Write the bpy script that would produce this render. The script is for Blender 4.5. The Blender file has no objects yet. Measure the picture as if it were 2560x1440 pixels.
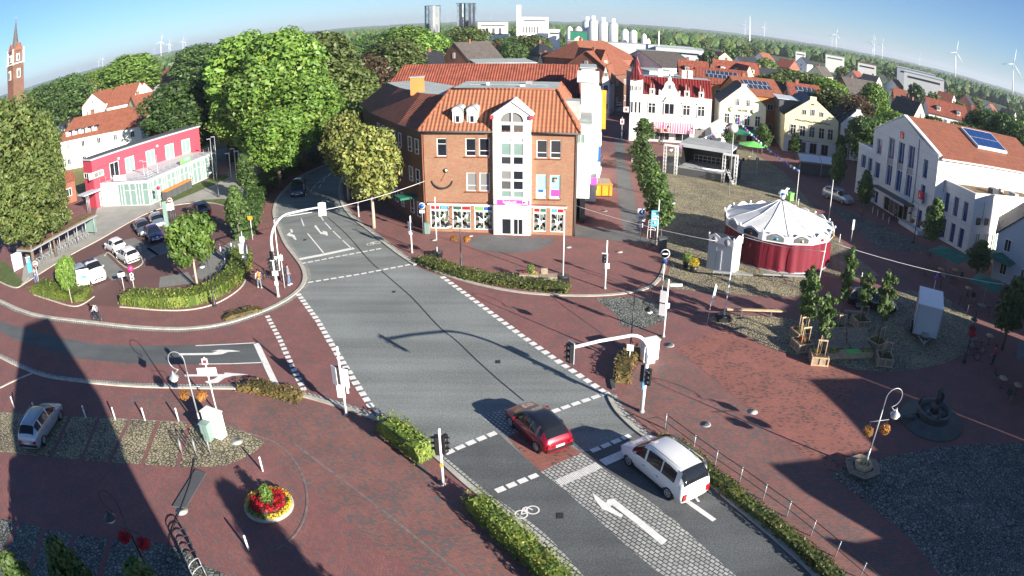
import bpy, bmesh, math, random
from mathutils import Matrix, Vector
sc = bpy.context.scene
COL = sc.collection
# ------------------------------------------------------------------ camera (wide webcam lens, barrel distortion)
K = (0.75185861, -0.00431524, 0.0549094); PIT = 0.39517376; ROL = 0.00202654; HC = 20.0
cd = bpy.data.cameras.new('camera'); cam = bpy.data.objects.new('camera', cd); COL.objects.link(cam); sc.camera = cam
cd.type = 'PANO'; cd.panorama_type = 'FISHEYE_LENS_POLYNOMIAL'
cd.sensor_width = 36; cd.sensor_fit = 'HORIZONTAL'; cd.fisheye_fov = math.radians(160); cd.clip_end = 60000
cd.fisheye_polynomial_k0 = 0; cd.fisheye_polynomial_k1 = -K[0]/18; cd.fisheye_polynomial_k2 = 0
cd.fisheye_polynomial_k3 = -K[1]/18**3; cd.fisheye_polynomial_k4 = -K[2]/18**4
_c, _s = math.cos(ROL), math.sin(ROL)
_u = Vector((-_s*math.cos(PIT), _c*math.cos(PIT), math.sin(PIT))); _f = Vector((0, 0, -1)); _y = (_f-_u*_f.dot(_u)).normalized(); _x = _y.cross(_u)
CM = Matrix((_x, _y, _u))
cam.matrix_world = Matrix.Translation((0, 0, HC)) @ CM.to_4x4()
def ray(px, py):
    X = (px-1280)/1280; Y = -(py-720)/1280; r = math.hypot(X, Y)+1e-12; t = K[0]*r+K[1]*r**3+K[2]*r**4
    return CM @ Vector((math.sin(t)*X/r, math.sin(t)*Y/r, -math.cos(t)))
def G(px, py, z=0.0):
    "surveyed position (metres) of a traced point lying at height z"
    v = ray(px, py); k = (z-HC)/v.z
    return Vector((v.x*k, v.y*k, z))
def D(px, dist):
    "ground position at a distance in the direction of an image column near the horizon"
    v = ray(px, 150); h = math.hypot(v.x, v.y); return Vector((v.x/h*dist, v.y/h*dist, 0))
# ------------------------------------------------------------------ world, sun, exposure
SUN_EL = 18.5; SUN_AZ = -45.7      # math degrees: direction towards the sun
world = bpy.data.worlds.new('World'); sc.world = world; world.use_nodes = True
nt = world.node_tree; bg = nt.nodes['Background']
sky = nt.nodes.new('ShaderNodeTexSky'); sky.sky_type = 'NISHITA'; sky.sun_disc = False
sky.sun_elevation = math.radians(SUN_EL); sky.sun_rotation = math.radians(90-SUN_AZ)
sky.air_density = 0.8; sky.dust_density = 0.15; sky.ozone_density = 6.0; sky.altitude = 50
nt.links.new(sky.outputs[0], bg.inputs[0]); bg.inputs[1].default_value = 0.056
sl = bpy.data.lights.new('sun', 'SUN'); sl.energy = 5.0; sl.angle = math.radians(0.5); sl.color = (1.0, 0.92, 0.80)
so = bpy.data.objects.new('sun', sl); COL.objects.link(so)
sd = Vector((math.cos(math.radians(SUN_AZ))*math.cos(math.radians(SUN_EL)), math.sin(math.radians(SUN_AZ))*math.cos(math.radians(SUN_EL)), math.sin(math.radians(SUN_EL))))
so.rotation_euler = sd.to_track_quat('Z', 'Y').to_euler(); so.location = sd*200
sc.view_settings.view_transform = 'Standard'; sc.view_settings.look = 'None'; sc.view_settings.gamma = 1.0
sc.view_settings.use_curve_mapping = False; sc.view_settings.exposure = 1.4
sc.cycles.max_bounces = 6; sc.cycles.transparent_max_bounces = 8; sc.cycles.use_denoising = True
RS = random.Random(7)
# ------------------------------------------------------------------ materials
def _n(nt, t, **kw):
    n = nt.nodes.new(t)
    for k, v in kw.items(): setattr(n, k, v)
    return n
def rgba(c): return (c[0], c[1], c[2], 1)
def mat(name, c, rough=0.8, var=0.12, scale=0.6, metal=0.0, bump=0.0, bscale=20.0, fine=0.0, fscale=30.0, coat=0.0, alpha=1.0, spec=None):
    m = bpy.data.materials.new(name); m.use_nodes = True; nt = m.node_tree; P = nt.nodes['Principled BSDF']
    P.inputs['Roughness'].default_value = rough; P.inputs['Metallic'].default_value = metal
    if coat: P.inputs['Coat Weight'].default_value = coat; P.inputs['Coat Roughness'].default_value = 0.05
    if spec is not None: P.inputs['Specular IOR Level'].default_value = spec
    tc = _n(nt, 'ShaderNodeTexCoord')
    if var or fine:
        no = _n(nt, 'ShaderNodeTexNoise'); no.inputs['Scale'].default_value = scale; no.inputs['Detail'].default_value = 6
        nt.links.new(tc.outputs['Object'], no.inputs['Vector'])
        mr = _n(nt, 'ShaderNodeMapRange'); mr.inputs[1].default_value = 0.3; mr.inputs[2].default_value = 0.7
        mr.inputs[3].default_value = 1-var; mr.inputs[4].default_value = 1+var
        nt.links.new(no.outputs['Fac'], mr.inputs[0]); last = mr.outputs[0]
        if fine:
            n2 = _n(nt, 'ShaderNodeTexNoise'); n2.inputs['Scale'].default_value = fscale; n2.inputs['Detail'].default_value = 3
            nt.links.new(tc.outputs['Object'], n2.inputs['Vector'])
            m2 = _n(nt, 'ShaderNodeMapRange'); m2.inputs[1].default_value = 0.3; m2.inputs[2].default_value = 0.7
            m2.inputs[3].default_value = 1-fine; m2.inputs[4].default_value = 1+fine
            nt.links.new(n2.outputs['Fac'], m2.inputs[0]); mm = _n(nt, 'ShaderNodeMath', operation='MULTIPLY')
            nt.links.new(last, mm.inputs[0]); nt.links.new(m2.outputs[0], mm.inputs[1]); last = mm.outputs[0]
        vm = _n(nt, 'ShaderNodeVectorMath', operation='SCALE'); vm.inputs[0].default_value = c[:3]
        nt.links.new(last, vm.inputs['Scale']); nt.links.new(vm.outputs[0], P.inputs['Base Color'])
    else: P.inputs['Base Color'].default_value = rgba(c)
    if bump:
        nb = _n(nt, 'ShaderNodeTexNoise'); nb.inputs['Scale'].default_value = bscale; nb.inputs['Detail'].default_value = 4
        nt.links.new(tc.outputs['Object'], nb.inputs['Vector']); bp = _n(nt, 'ShaderNodeBump'); bp.inputs['Strength'].default_value = bump
        bp.inputs['Distance'].default_value = 0.05
        nt.links.new(nb.outputs['Fac'], bp.inputs['Height']); nt.links.new(bp.outputs[0], P.inputs['Normal'])
    return m
def brick(name, c1, c2, mortar, bw=0.2, bh=0.1, rot=0.0, msize=0.012, patch=0.25, dark=None, darkamt=0.0, rough=0.85, bump=0.5, plane='xy', squash=1.0):
    m = bpy.data.materials.new(name); m.use_nodes = True; nt = m.node_tree; P = nt.nodes['Principled BSDF']; L = nt.links
    P.inputs['Roughness'].default_value = rough
    tc = _n(nt, 'ShaderNodeTexCoord'); mp = _n(nt, 'ShaderNodeMapping'); mp.inputs['Rotation'].default_value = (0, 0, rot)
    if plane == 'xy': L.new(tc.outputs['Object'], mp.inputs[0])
    else:                                             # walls: run along the wall, up in z
        sx = _n(nt, 'ShaderNodeSeparateXYZ'); L.new(tc.outputs['Object'], sx.inputs[0])
        ad = _n(nt, 'ShaderNodeMath', operation='ADD'); L.new(sx.outputs[0], ad.inputs[0]); L.new(sx.outputs[1], ad.inputs[1])
        cx = _n(nt, 'ShaderNodeCombineXYZ'); L.new(ad.outputs[0], cx.inputs[0]); L.new(sx.outputs[2], cx.inputs[1]); L.new(cx.outputs[0], mp.inputs[0])
    br = _n(nt, 'ShaderNodeTexBrick'); br.inputs['Scale'].default_value = 1.0
    br.inputs['Brick Width'].default_value = bw; br.inputs['Row Height'].default_value = bh; br.inputs['Mortar Size'].default_value = msize
    br.inputs['Color1'].default_value = rgba(c1); br.inputs['Color2'].default_value = rgba(c2); br.inputs['Mortar'].default_value = rgba(mortar)
    br.inputs['Mortar Smooth'].default_value = 0.3
    L.new(mp.outputs[0], br.inputs['Vector'])
    no = _n(nt, 'ShaderNodeTexNoise'); no.inputs['Scale'].default_value = 0.35; no.inputs['Detail'].default_value = 8; no.inputs['Roughness'].default_value = 0.65
    L.new(tc.outputs['Object'], no.inputs['Vector'])
    mr = _n(nt, 'ShaderNodeMapRange'); mr.inputs[1].default_value = 0.3; mr.inputs[2].default_value = 0.7; mr.inputs[3].default_value = 1-patch; mr.inputs[4].default_value = 1+patch
    L.new(no.outputs['Fac'], mr.inputs[0]); col = br.outputs['Color']
    if dark is not None:                              # single odd-coloured stones: voronoi cells stretched to the stone size
        b2 = _n(nt, 'ShaderNodeTexBrick'); b2.inputs['Scale'].default_value = 1.0; b2.inputs['Brick Width'].default_value = bw; b2.inputs['Row Height'].default_value = bh; b2.inputs['Mortar Size'].default_value = 0
        b2.inputs['Color1'].default_value = (0, 0, 0, 1); b2.inputs['Color2'].default_value = (1, 1, 1, 1); L.new(mp.outputs[0], b2.inputs['Vector'])
        n3 = _n(nt, 'ShaderNodeTexNoise'); n3.inputs['Scale'].default_value = 0.7; n3.inputs['Detail'].default_value = 4; L.new(tc.outputs['Object'], n3.inputs['Vector'])
        ad = _n(nt, 'ShaderNodeMath', operation='ADD'); L.new(b2.outputs['Color'], ad.inputs[0]); L.new(n3.outputs['Fac'], ad.inputs[1])
        gt = _n(nt, 'ShaderNodeMath', operation='LESS_THAN'); L.new(ad.outputs[0], gt.inputs[0]); gt.inputs[1].default_value = 0.55+darkamt
        mx = _n(nt, 'ShaderNodeMix', data_type='RGBA'); L.new(gt.outputs[0], mx.inputs[0]); L.new(col, mx.inputs[6]); mx.inputs[7].default_value = rgba(dark); col = mx.outputs[2]
    vm = _n(nt, 'ShaderNodeVectorMath', operation='SCALE'); L.new(col, vm.inputs[0]); L.new(mr.outputs[0], vm.inputs['Scale']); L.new(vm.outputs[0], P.inputs['Base Color'])
    if bump:
        bp = _n(nt, 'ShaderNodeBump'); bp.inputs['Strength'].default_value = bump; bp.inputs['Distance'].default_value = 0.02; bp.invert = True
        L.new(br.outputs['Fac'], bp.inputs['Height']); L.new(bp.outputs[0], P.inputs['Normal'])
    return m
def cobble(name, c1, c2, gap, size=0.22, rough=0.8, bump=1.0, grass=None):
    m = bpy.data.materials.new(name); m.use_nodes = True; nt = m.node_tree; P = nt.nodes['Principled BSDF']; L = nt.links
    P.inputs['Roughness'].default_value = rough; tc = _n(nt, 'ShaderNodeTexCoord')
    vo = _n(nt, 'ShaderNodeTexVoronoi'); vo.feature = 'DISTANCE_TO_EDGE'; vo.inputs['Scale'].default_value = 1/size; L.new(tc.outputs['Object'], vo.inputs['Vector'])
    v2 = _n(nt, 'ShaderNodeTexVoronoi'); v2.inputs['Scale'].default_value = 1/size; L.new(tc.outputs['Object'], v2.inputs['Vector'])
    sp = _n(nt, 'ShaderNodeSeparateColor'); L.new(v2.outputs['Color'], sp.inputs[0])
    mx = _n(nt, 'ShaderNodeMix', data_type='RGBA'); L.new(sp.outputs[0], mx.inputs[0]); mx.inputs[6].default_value = rgba(c1); mx.inputs[7].default_value = rgba(c2)
    gapc = _n(nt, 'ShaderNodeMix', data_type='RGBA'); gapc.inputs[6].default_value = rgba(gap); gapc.inputs[7].default_value = rgba(grass or gap)
    n0 = _n(nt, 'ShaderNodeTexNoise'); n0.inputs['Scale'].default_value = 0.4; n0.inputs['Detail'].default_value = 5; L.new(tc.outputs['Object'], n0.inputs['Vector'])
    r0 = _n(nt, 'ShaderNodeMapRange'); r0.inputs[1].default_value = 0.42; r0.inputs[2].default_value = 0.62; L.new(n0.outputs['Fac'], r0.inputs[0]); L.new(r0.outputs[0], gapc.inputs[0])
    mr = _n(nt, 'ShaderNodeMapRange'); mr.inputs[1].default_value = 0.03; mr.inputs[2].default_value = 0.16; L.new(vo.outputs['Distance'], mr.inputs[0])
    m2 = _n(nt, 'ShaderNodeMix', data_type='RGBA'); L.new(mr.outputs[0], m2.inputs[0]); L.new(gapc.outputs[2], m2.inputs[6]); L.new(mx.outputs[2], m2.inputs[7])
    r1 = _n(nt, 'ShaderNodeMapRange'); r1.inputs[1].default_value = 0.3; r1.inputs[2].default_value = 0.7; r1.inputs[3].default_value = 0.8; r1.inputs[4].default_value = 1.2; L.new(n0.outputs['Fac'], r1.inputs[0])
    vm = _n(nt, 'ShaderNodeVectorMath', operation='SCALE'); L.new(m2.outputs[2], vm.inputs[0]); L.new(r1.outputs[0], vm.inputs['Scale']); L.new(vm.outputs[0], P.inputs['Base Color'])
    bp = _n(nt, 'ShaderNodeBump'); bp.inputs['Strength'].default_value = bump; bp.inputs['Distance'].default_value = 0.04
    L.new(mr.outputs[0], bp.inputs['Height']); L.new(bp.outputs[0], P.inputs['Normal'])
    return m
def tiles(name, c, c2=None, axis='x', stripe=0.3, course=0.3, rough=0.75, contrast=0.35, moss=0.15):
    m = bpy.data.materials.new(name); m.use_nodes = True; nt = m.node_tree; P = nt.nodes['Principled BSDF']; L = nt.links
    P.inputs['Roughness'].default_value = rough; tc = _n(nt, 'ShaderNodeTexCoord'); sx = _n(nt, 'ShaderNodeSeparateXYZ'); L.new(tc.outputs['Object'], sx.inputs[0])
    nrm = _n(nt, 'ShaderNodeSeparateXYZ'); L.new(tc.outputs['Normal'], nrm.inputs[0])
    ab = _n(nt, 'ShaderNodeMath', operation='ABSOLUTE'); L.new(nrm.outputs[0], ab.inputs[0]); gt = _n(nt, 'ShaderNodeMath', operation='GREATER_THAN'); gt.inputs[1].default_value = 0.3; L.new(ab.outputs[0], gt.inputs[0])
    mxc = _n(nt, 'ShaderNodeMix'); L.new(gt.outputs[0], mxc.inputs[0]); L.new(sx.outputs[0], mxc.inputs[2]); L.new(sx.outputs[1], mxc.inputs[3])
    a = _n(nt, 'ShaderNodeMath', operation='MULTIPLY'); L.new(mxc.outputs[0], a.inputs[0]); a.inputs[1].default_value = 2*math.pi/stripe
    s1 = _n(nt, 'ShaderNodeMath', operation='SINE'); L.new(a.outputs[0], s1.inputs[0])
    b = _n(nt, 'ShaderNodeMath', operation='MULTIPLY'); L.new(sx.outputs[2], b.inputs[0]); b.inputs[1].default_value = 1/course
    fr = _n(nt, 'ShaderNodeMath', operation='FRACT'); L.new(b.outputs[0], fr.inputs[0])
    no = _n(nt, 'ShaderNodeTexNoise'); no.inputs['Scale'].default_value = 1.2; no.inputs['Detail'].default_value = 8; L.new(tc.outputs['Object'], no.inputs['Vector'])
    mr = _n(nt, 'ShaderNodeMapRange'); mr.inputs[1].default_value = 0.3; mr.inputs[2].default_value = 0.7; mr.inputs[3].default_value = 1-moss*1.6; mr.inputs[4].default_value = 1+moss; L.new(no.outputs['Fac'], mr.inputs[0])
    m1 = _n(nt, 'ShaderNodeMapRange'); m1.inputs[1].default_value = -1; m1.inputs[2].default_value = 1; m1.inputs[3].default_value = 1-contrast; m1.inputs[4].default_value = 1+contrast*0.6; L.new(s1.outputs[0], m1.inputs[0])
    m2 = _n(nt, 'ShaderNodeMapRange'); m2.inputs[1].default_value = 0.0; m2.inputs[2].default_value = 0.25; m2.inputs[3].default_value = 1-contrast*0.7; m2.inputs[4].default_value = 1; L.new(fr.outputs[0], m2.inputs[0])
    x1 = _n(nt, 'ShaderNodeMath', operation='MULTIPLY'); L.new(mr.outputs[0], x1.inputs[0]); L.new(m1.outputs[0], x1.inputs[1])
    x2 = _n(nt, 'ShaderNodeMath', operation='MULTIPLY'); L.new(x1.outputs[0], x2.inputs[0]); L.new(m2.outputs[0], x2.inputs[1])
    vm = _n(nt, 'ShaderNodeVectorMath', operation='SCALE'); vm.inputs[0].default_value = c; L.new(x2.outputs[0], vm.inputs['Scale']); L.new(vm.outputs[0], P.inputs['Base Color'])
    bp = _n(nt, 'ShaderNodeBump'); bp.inputs['Strength'].default_value = 0.7; bp.inputs['Distance'].default_value = 0.04; L.new(s1.outputs[0], bp.inputs['Height']); L.new(bp.outputs[0], P.inputs['Normal'])
    return m
def leafmat(name, c1, c2, c3=None):
    "leaf blades: colour differs from blade to blade and from tree to tree"
    m = bpy.data.materials.new(name); m.use_nodes = True; nt = m.node_tree; P = nt.nodes['Principled BSDF']; L = nt.links
    P.inputs['Roughness'].default_value = 0.55
    ge = _n(nt, 'ShaderNodeNewGeometry'); oi = _n(nt, 'ShaderNodeObjectInfo')
    rp = _n(nt, 'ShaderNodeValToRGB'); e = rp.color_ramp.elements; e[0].position = 0.0; e[0].color = rgba(c1); e[1].position = 1.0; e[1].color = rgba(c2)
    if c3: x = rp.color_ramp.elements.new(0.93); x.color = rgba(c2); e[-1].color = rgba(c3)
    L.new(ge.outputs['Random Per Island'], rp.inputs[0])
    tc = _n(nt, 'ShaderNodeTexCoord'); no = _n(nt, 'ShaderNodeTexNoise'); no.inputs['Scale'].default_value = 0.45; L.new(tc.outputs['Object'], no.inputs['Vector'])
    a = _n(nt, 'ShaderNodeMath', operation='MULTIPLY_ADD'); L.new(oi.outputs['Random'], a.inputs[0]); a.inputs[1].default_value = 0.5; a.inputs[2].default_value = 0.45
    b = _n(nt, 'ShaderNodeMath', operation='ADD'); L.new(a.outputs[0], b.inputs[0]); mr = _n(nt, 'ShaderNodeMapRange'); mr.inputs[1].default_value = .3; mr.inputs[2].default_value = .7; mr.inputs[3].default_value = 0.05; mr.inputs[4].default_value = 0.55
    L.new(no.outputs['Fac'], mr.inputs[0]); L.new(mr.outputs[0], b.inputs[1])
    vm = _n(nt, 'ShaderNodeVectorMath', operation='SCALE'); L.new(rp.outputs[0], vm.inputs[0]); L.new(b.outputs[0], vm.inputs['Scale']); L.new(vm.outputs[0], P.inputs['Base Color'])
    tr = _n(nt, 'ShaderNodeBsdfTranslucent'); v2 = _n(nt, 'ShaderNodeVectorMath', operation='SCALE'); L.new(vm.outputs[0], v2.inputs[0]); v2.inputs['Scale'].default_value = 1.3; L.new(v2.outputs[0], tr.inputs[0])
    ms = _n(nt, 'ShaderNodeMixShader'); ms.inputs[0].default_value = 0.25; L.new(P.outputs[0], ms.inputs[1]); L.new(tr.outputs[0], ms.inputs[2]); L.new(ms.outputs[0], nt.nodes['Material Output'].inputs[0])
    return m
def goods(name):
    "crowded shop window seen through glass: boxes and figures in random sizes and colours"
    m = bpy.data.materials.new(name); m.use_nodes = True; nt = m.node_tree; P = nt.nodes['Principled BSDF']; L = nt.links; P.inputs['Roughness'].default_value = 0.12
    tc = _n(nt, 'ShaderNodeTexCoord'); vo = _n(nt, 'ShaderNodeTexVoronoi', distance='CHEBYCHEV'); vo.inputs['Scale'].default_value = 3.6; L.new(tc.outputs['Object'], vo.inputs['Vector']); sp = _n(nt, 'ShaderNodeSeparateColor'); L.new(vo.outputs['Color'], sp.inputs[0])
    hs = _n(nt, 'ShaderNodeHueSaturation'); L.new(vo.outputs['Color'], hs.inputs['Color']); hs.inputs['Saturation'].default_value = 0.35
    pw = _n(nt, 'ShaderNodeMath', operation='POWER'); L.new(sp.outputs[1], pw.inputs[0]); pw.inputs[1].default_value = 3.0; vm = _n(nt, 'ShaderNodeVectorMath', operation='SCALE'); L.new(hs.outputs[0], vm.inputs[0]); L.new(pw.outputs[0], vm.inputs['Scale']); L.new(vm.outputs[0], P.inputs['Base Color']); return m
def paint(name, c, rough=0.35, coat=0.6, metal=0.0): return mat(name, c, rough, var=0.0, coat=coat, metal=metal)
M = {}
M['white'] = mat('white_plaster', (0.75, 0.74, 0.71), 0.85, 0.05, 0.7, fine=0.02)
M['cream'] = mat('cream_plaster', (0.72, 0.66, 0.42), 0.85, 0.04, 0.7)
M['ivory'] = mat('ivory_plaster', (0.74, 0.71, 0.53), 0.85, 0.04, 0.7)
M['ltgrey'] = mat('light_grey_cladding', (0.50, 0.53, 0.56), 0.7, 0.05, 0.5)
M['grey'] = mat('grey_concrete', (0.30, 0.31, 0.31), 0.85, 0.12, 0.8)
M['dkgrey'] = mat('dark_grey', (0.08, 0.085, 0.09), 0.7, 0.1)
M['flat'] = mat('flat_roof_felt', (0.33, 0.37, 0.36), 0.9, 0.18, 0.8, fine=0.1)
M['pink'] = mat('raspberry_render', (0.50, 0.050, 0.080), 0.8, 0.04, 0.5)
M['ochre'] = mat('ochre_render', (0.55, 0.22, 0.06), 0.8, 0.06)
M['black'] = mat('black_metal', (0.015, 0.015, 0.018), 0.4, 0.0)
M['iron'] = mat('dark_iron', (0.035, 0.04, 0.045), 0.45, 0.1, 6)
M['steel'] = mat('galvanised_steel', (0.36, 0.38, 0.40), 0.4, 0.06, 3, metal=0.3)
M['wpaint'] = mat('white_painted_metal', (0.78, 0.78, 0.78), 0.4, 0.03, 2)
M['frame'] = mat('white_window_frame', (0.78, 0.78, 0.76), 0.5, 0.0)
M['glass'] = mat('dark_window_glass', (0.02, 0.025, 0.035), 0.06, 0.0)
M['glassb'] = mat('sky_tinted_glass', (0.015, 0.05, 0.17), 0.08, 0.0)  # blue in the base colour stands in for reflected sky
M['glassg'] = mat('pale_green_glass', (0.20, 0.30, 0.27), 0.12, 0.1, 0.6)
M['mirror'] = mat('mirror_glass', (0.62, 0.70, 0.78), 0.03, 0.25, 0.5, metal=1.0)
M['wood'] = mat('weathered_wood', (0.30, 0.24, 0.18), 0.8, 0.25, 4)
M['lwood'] = mat('light_wood', (0.50, 0.36, 0.22), 0.75, 0.2, 4)
M['bark'] = mat('bark', (0.13, 0.10, 0.075), 0.9, 0.25, 5, bump=0.6)
M['lbark'] = mat('pale_bark', (0.42, 0.36, 0.28), 0.9, 0.2, 5)
M['soil'] = mat('soil', (0.07, 0.05, 0.035), 0.95, 0.3, 3)
M['stone'] = mat('pale_kerb_stone', (0.42, 0.40, 0.34), 0.85, 0.18, 2, fine=0.15)
M['dstone'] = mat('dark_stone', (0.065, 0.08, 0.08), 0.6, 0.2, 2)
M['goods'] = goods('shop_display'); M['mark'] = mat('road_paint', (0.74, 0.73, 0.70), 0.7, 0.1, 3, fine=0.06, fscale=25)
M['rubber'] = mat('tyre_rubber', (0.018, 0.018, 0.018), 0.8, 0.0)
M['rim'] = mat('alloy_rim', (0.55, 0.56, 0.58), 0.3, 0.0, metal=0.7)
M['lamp_glass'] = mat('milky_glass', (0.65, 0.66, 0.62), 0.25, 0.0)
M['red'] = mat('red_plastic', (0.55, 0.02, 0.03), 0.45, 0.0)
M['redlight'] = mat('red_lamp_lens', (0.35, 0.01, 0.01), 0.2, 0.0)
M['signred'] = mat('sign_red', (0.65, 0.015, 0.02), 0.4, 0.0)
M['signblue'] = mat('sign_blue', (0.015, 0.12, 0.5), 0.4, 0.0)
M['skyblue'] = mat('sign_light_blue', (0.10, 0.38, 0.68), 0.4, 0.0)
M['green'] = mat('green_canvas', (0.01, 0.14, 0.085), 0.8, 0.1)
M['lime'] = mat('lime_green', (0.18, 0.60, 0.12), 0.5, 0.1)
M['orange'] = mat('orange_plastic', (0.80, 0.20, 0.015), 0.5, 0.05)
M['amber'] = mat('amber_steel', (0.80, 0.30, 0.02), 0.5, 0.15)
M['magenta'] = mat('magenta_sign', (0.62, 0.07, 0.36), 0.5, 0.05)
M['canvas'] = mat('white_canvas', (0.72, 0.72, 0.70), 0.75, 0.05, 1.0)
M['redcloth'] = mat('crimson_cloth', (0.15, 0.0015, 0.016), 0.65, 0.12, 1.2)
M['cyan'] = mat('cyan_poster', (0.30, 0.68, 0.72), 0.4, 0.1, 2)
M['skin'] = mat('skin', (0.48, 0.27, 0.19), 0.6, 0.0)
M['hair'] = mat('dark_hair', (0.03, 0.02, 0.015), 0.7, 0.0)
M['jeans'] = mat('jeans', (0.10, 0.17, 0.30), 0.85, 0.1, 6)
M['navy'] = mat('navy_cloth', (0.02, 0.03, 0.07), 0.85, 0.1, 6)
M['wcloth'] = mat('white_cloth', (0.75, 0.74, 0.72), 0.85, 0.04, 6)
M['gcloth'] = mat('grey_cloth', (0.16, 0.18, 0.20), 0.85, 0.1, 6)
M['concrete'] = mat('light_paving', (0.33, 0.32, 0.29), 0.85, 0.14, 0.5, fine=0.10)
M['asphalt'] = mat('asphalt', (0.200, 0.218, 0.212), 0.85, 0.16, 0.16, fine=0.26, fscale=9, bump=0.5, bscale=30)
M['asphalt2'] = mat('dark_asphalt', (0.100, 0.108, 0.112), 0.85, 0.15, 0.4, fine=0.30, fscale=12, bump=0.5, bscale=30)
M['tar'] = mat('tar_seam', (0.025, 0.026, 0.028), 0.7, 0.2, 3)
M['paver'] = brick('red_brick_paving', (0.275, 0.112, 0.100), (0.210, 0.085, 0.080), (0.12, 0.07, 0.066), 0.21, 0.105, 0.78, 0.012, 0.12, dark=(0.145, 0.098, 0.098), darkamt=0.10)
M['paver2'] = brick('worn_brick_paving', (0.290, 0.125, 0.102), (0.210, 0.095, 0.084), (0.115, 0.072, 0.066), 0.21, 0.105, 0.35, 0.012, 0.14, dark=(0.125, 0.102, 0.100), darkamt=0.20)
M['paverw'] = brick('bright_brick_paving', (0.34, 0.125, 0.095), (0.25, 0.095, 0.078), (0.12, 0.07, 0.06), 0.21, 0.105, 0.2, 0.012, 0.13, dark=(0.11, 0.065, 0.062), darkamt=0.08)
M['lotbrick'] = mat('brown_smooth_paving', (0.135, 0.068, 0.062), 0.8, 0.08, 0.4, fine=0.08)
M['bay'] = brick('grey_parking_pavers', (0.24, 0.24, 0.22), (0.20, 0.20, 0.19), (0.12, 0.12, 0.11), 0.2, 0.1, 0.3, 0.012, 0.12)
M['greystrip'] = brick('grey_strip_pavers', (0.15, 0.155, 0.16), (0.115, 0.12, 0.125), (0.07, 0.07, 0.07), 0.2, 0.1, 0.3, 0.012, 0.2)
M['cob'] = cobble('beige_cobbles', (0.40, 0.35, 0.24), (0.25, 0.22, 0.15), (0.07, 0.06, 0.04), 0.21, grass=(0.11, 0.11, 0.04))
M['cobd'] = cobble('grey_cobbles', (0.24, 0.26, 0.24), (0.11, 0.12, 0.115), (0.035, 0.037, 0.033), 0.21, grass=(0.05, 0.055, 0.03))
M['sett'] = brick('granite_setts', (0.44, 0.45, 0.42), (0.30, 0.31, 0.30), (0.07, 0.07, 0.07), 0.26, 0.20, 0.90, 0.030, 0.2, bump=1.0)
M['grass'] = mat('grass', (0.085, 0.12, 0.025), 0.9, 0.3, 1.2, fine=0.25, fscale=9, bump=0.8, bscale=25)
M['dgrass'] = mat('dry_grass', (0.17, 0.16, 0.045), 0.9, 0.3, 1.0, fine=0.25, fscale=9, bump=0.8, bscale=25)
M['field'] = mat('fields', (0.05, 0.075, 0.03), 0.95, 0.45, 0.01, fine=0.4, fscale=0.05)
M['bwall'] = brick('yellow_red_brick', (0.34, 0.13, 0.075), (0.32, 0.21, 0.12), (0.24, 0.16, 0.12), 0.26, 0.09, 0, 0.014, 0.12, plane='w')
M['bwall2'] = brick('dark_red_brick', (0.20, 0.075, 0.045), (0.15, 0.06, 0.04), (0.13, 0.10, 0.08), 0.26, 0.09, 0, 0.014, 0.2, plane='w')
M['bwall3'] = brick('red_brick', (0.30, 0.09, 0.05), (0.24, 0.07, 0.04), (0.18, 0.12, 0.09), 0.26, 0.09, 0, 0.014, 0.2, plane='w')
M['ban'] = brick('pale_cladding_panels', (0.60, 0.62, 0.62), (0.58, 0.60, 0.60), (0.34, 0.36, 0.38), 3.2, 1.6, 0, 0.018, 0.04, plane='w', bump=0.2)
M['torange'] = tiles('orange_pantiles', (0.36, 0.135, 0.068), stripe=0.38, contrast=0.42, moss=0.08)
M['tred'] = tiles('red_tiles', (0.27, 0.072, 0.042), stripe=0.35, contrast=0.3, moss=0.22)
M['tbrown'] = tiles('brown_tiles', (0.25, 0.085, 0.050), stripe=0.33, contrast=0.3, moss=0.15)
M['tbrt'] = tiles('bright_orange_tiles', (0.27, 0.092, 0.050), stripe=0.4, contrast=0.3, moss=0.15)
M['twine'] = tiles('wine_red_tiles', (0.16, 0.016, 0.014), stripe=0.5, course=0.45, contrast=0.45, moss=0.1, rough=0.4)
M['tdark'] = tiles('anthracite_tiles', (0.035, 0.037, 0.042), stripe=0.35, contrast=0.3, moss=0.1, rough=0.5)
M['tgrey'] = tiles('grey_brown_tiles', (0.10, 0.085, 0.075), stripe=0.35, contrast=0.3, moss=0.2)
M['solar'] = brick('solar_panels', (0.02, 0.035, 0.07), (0.025, 0.045, 0.09), (0.45, 0.48, 0.5), 1.05, 1.7, 0, 0.05, 0.05, rough=0.15, bump=0)
for _k in ('glass',):                                            # panes differ: some dark, some with pale curtains behind
    _t = M[_k].node_tree; _o = _n(_t, 'ShaderNodeObjectInfo'); _r = _n(_t, 'ShaderNodeValToRGB'); _r.color_ramp.interpolation = 'CONSTANT'; _e = _r.color_ramp.elements; _e[0].color = (.015, .018, .026, 1); _e[1].position = .45; _e[1].color = (.04, .042, .05, 1)
    for _p, _v in ((.7, .10), (.85, .22)): _x = _e.new(_p); _x.color = (_v, _v, _v*.98, 1)
    _t.links.new(_o.outputs['Random'], _r.inputs[0]); _t.links.new(_r.outputs[0], _t.nodes['Principled BSDF'].inputs['Base Color'])
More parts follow.
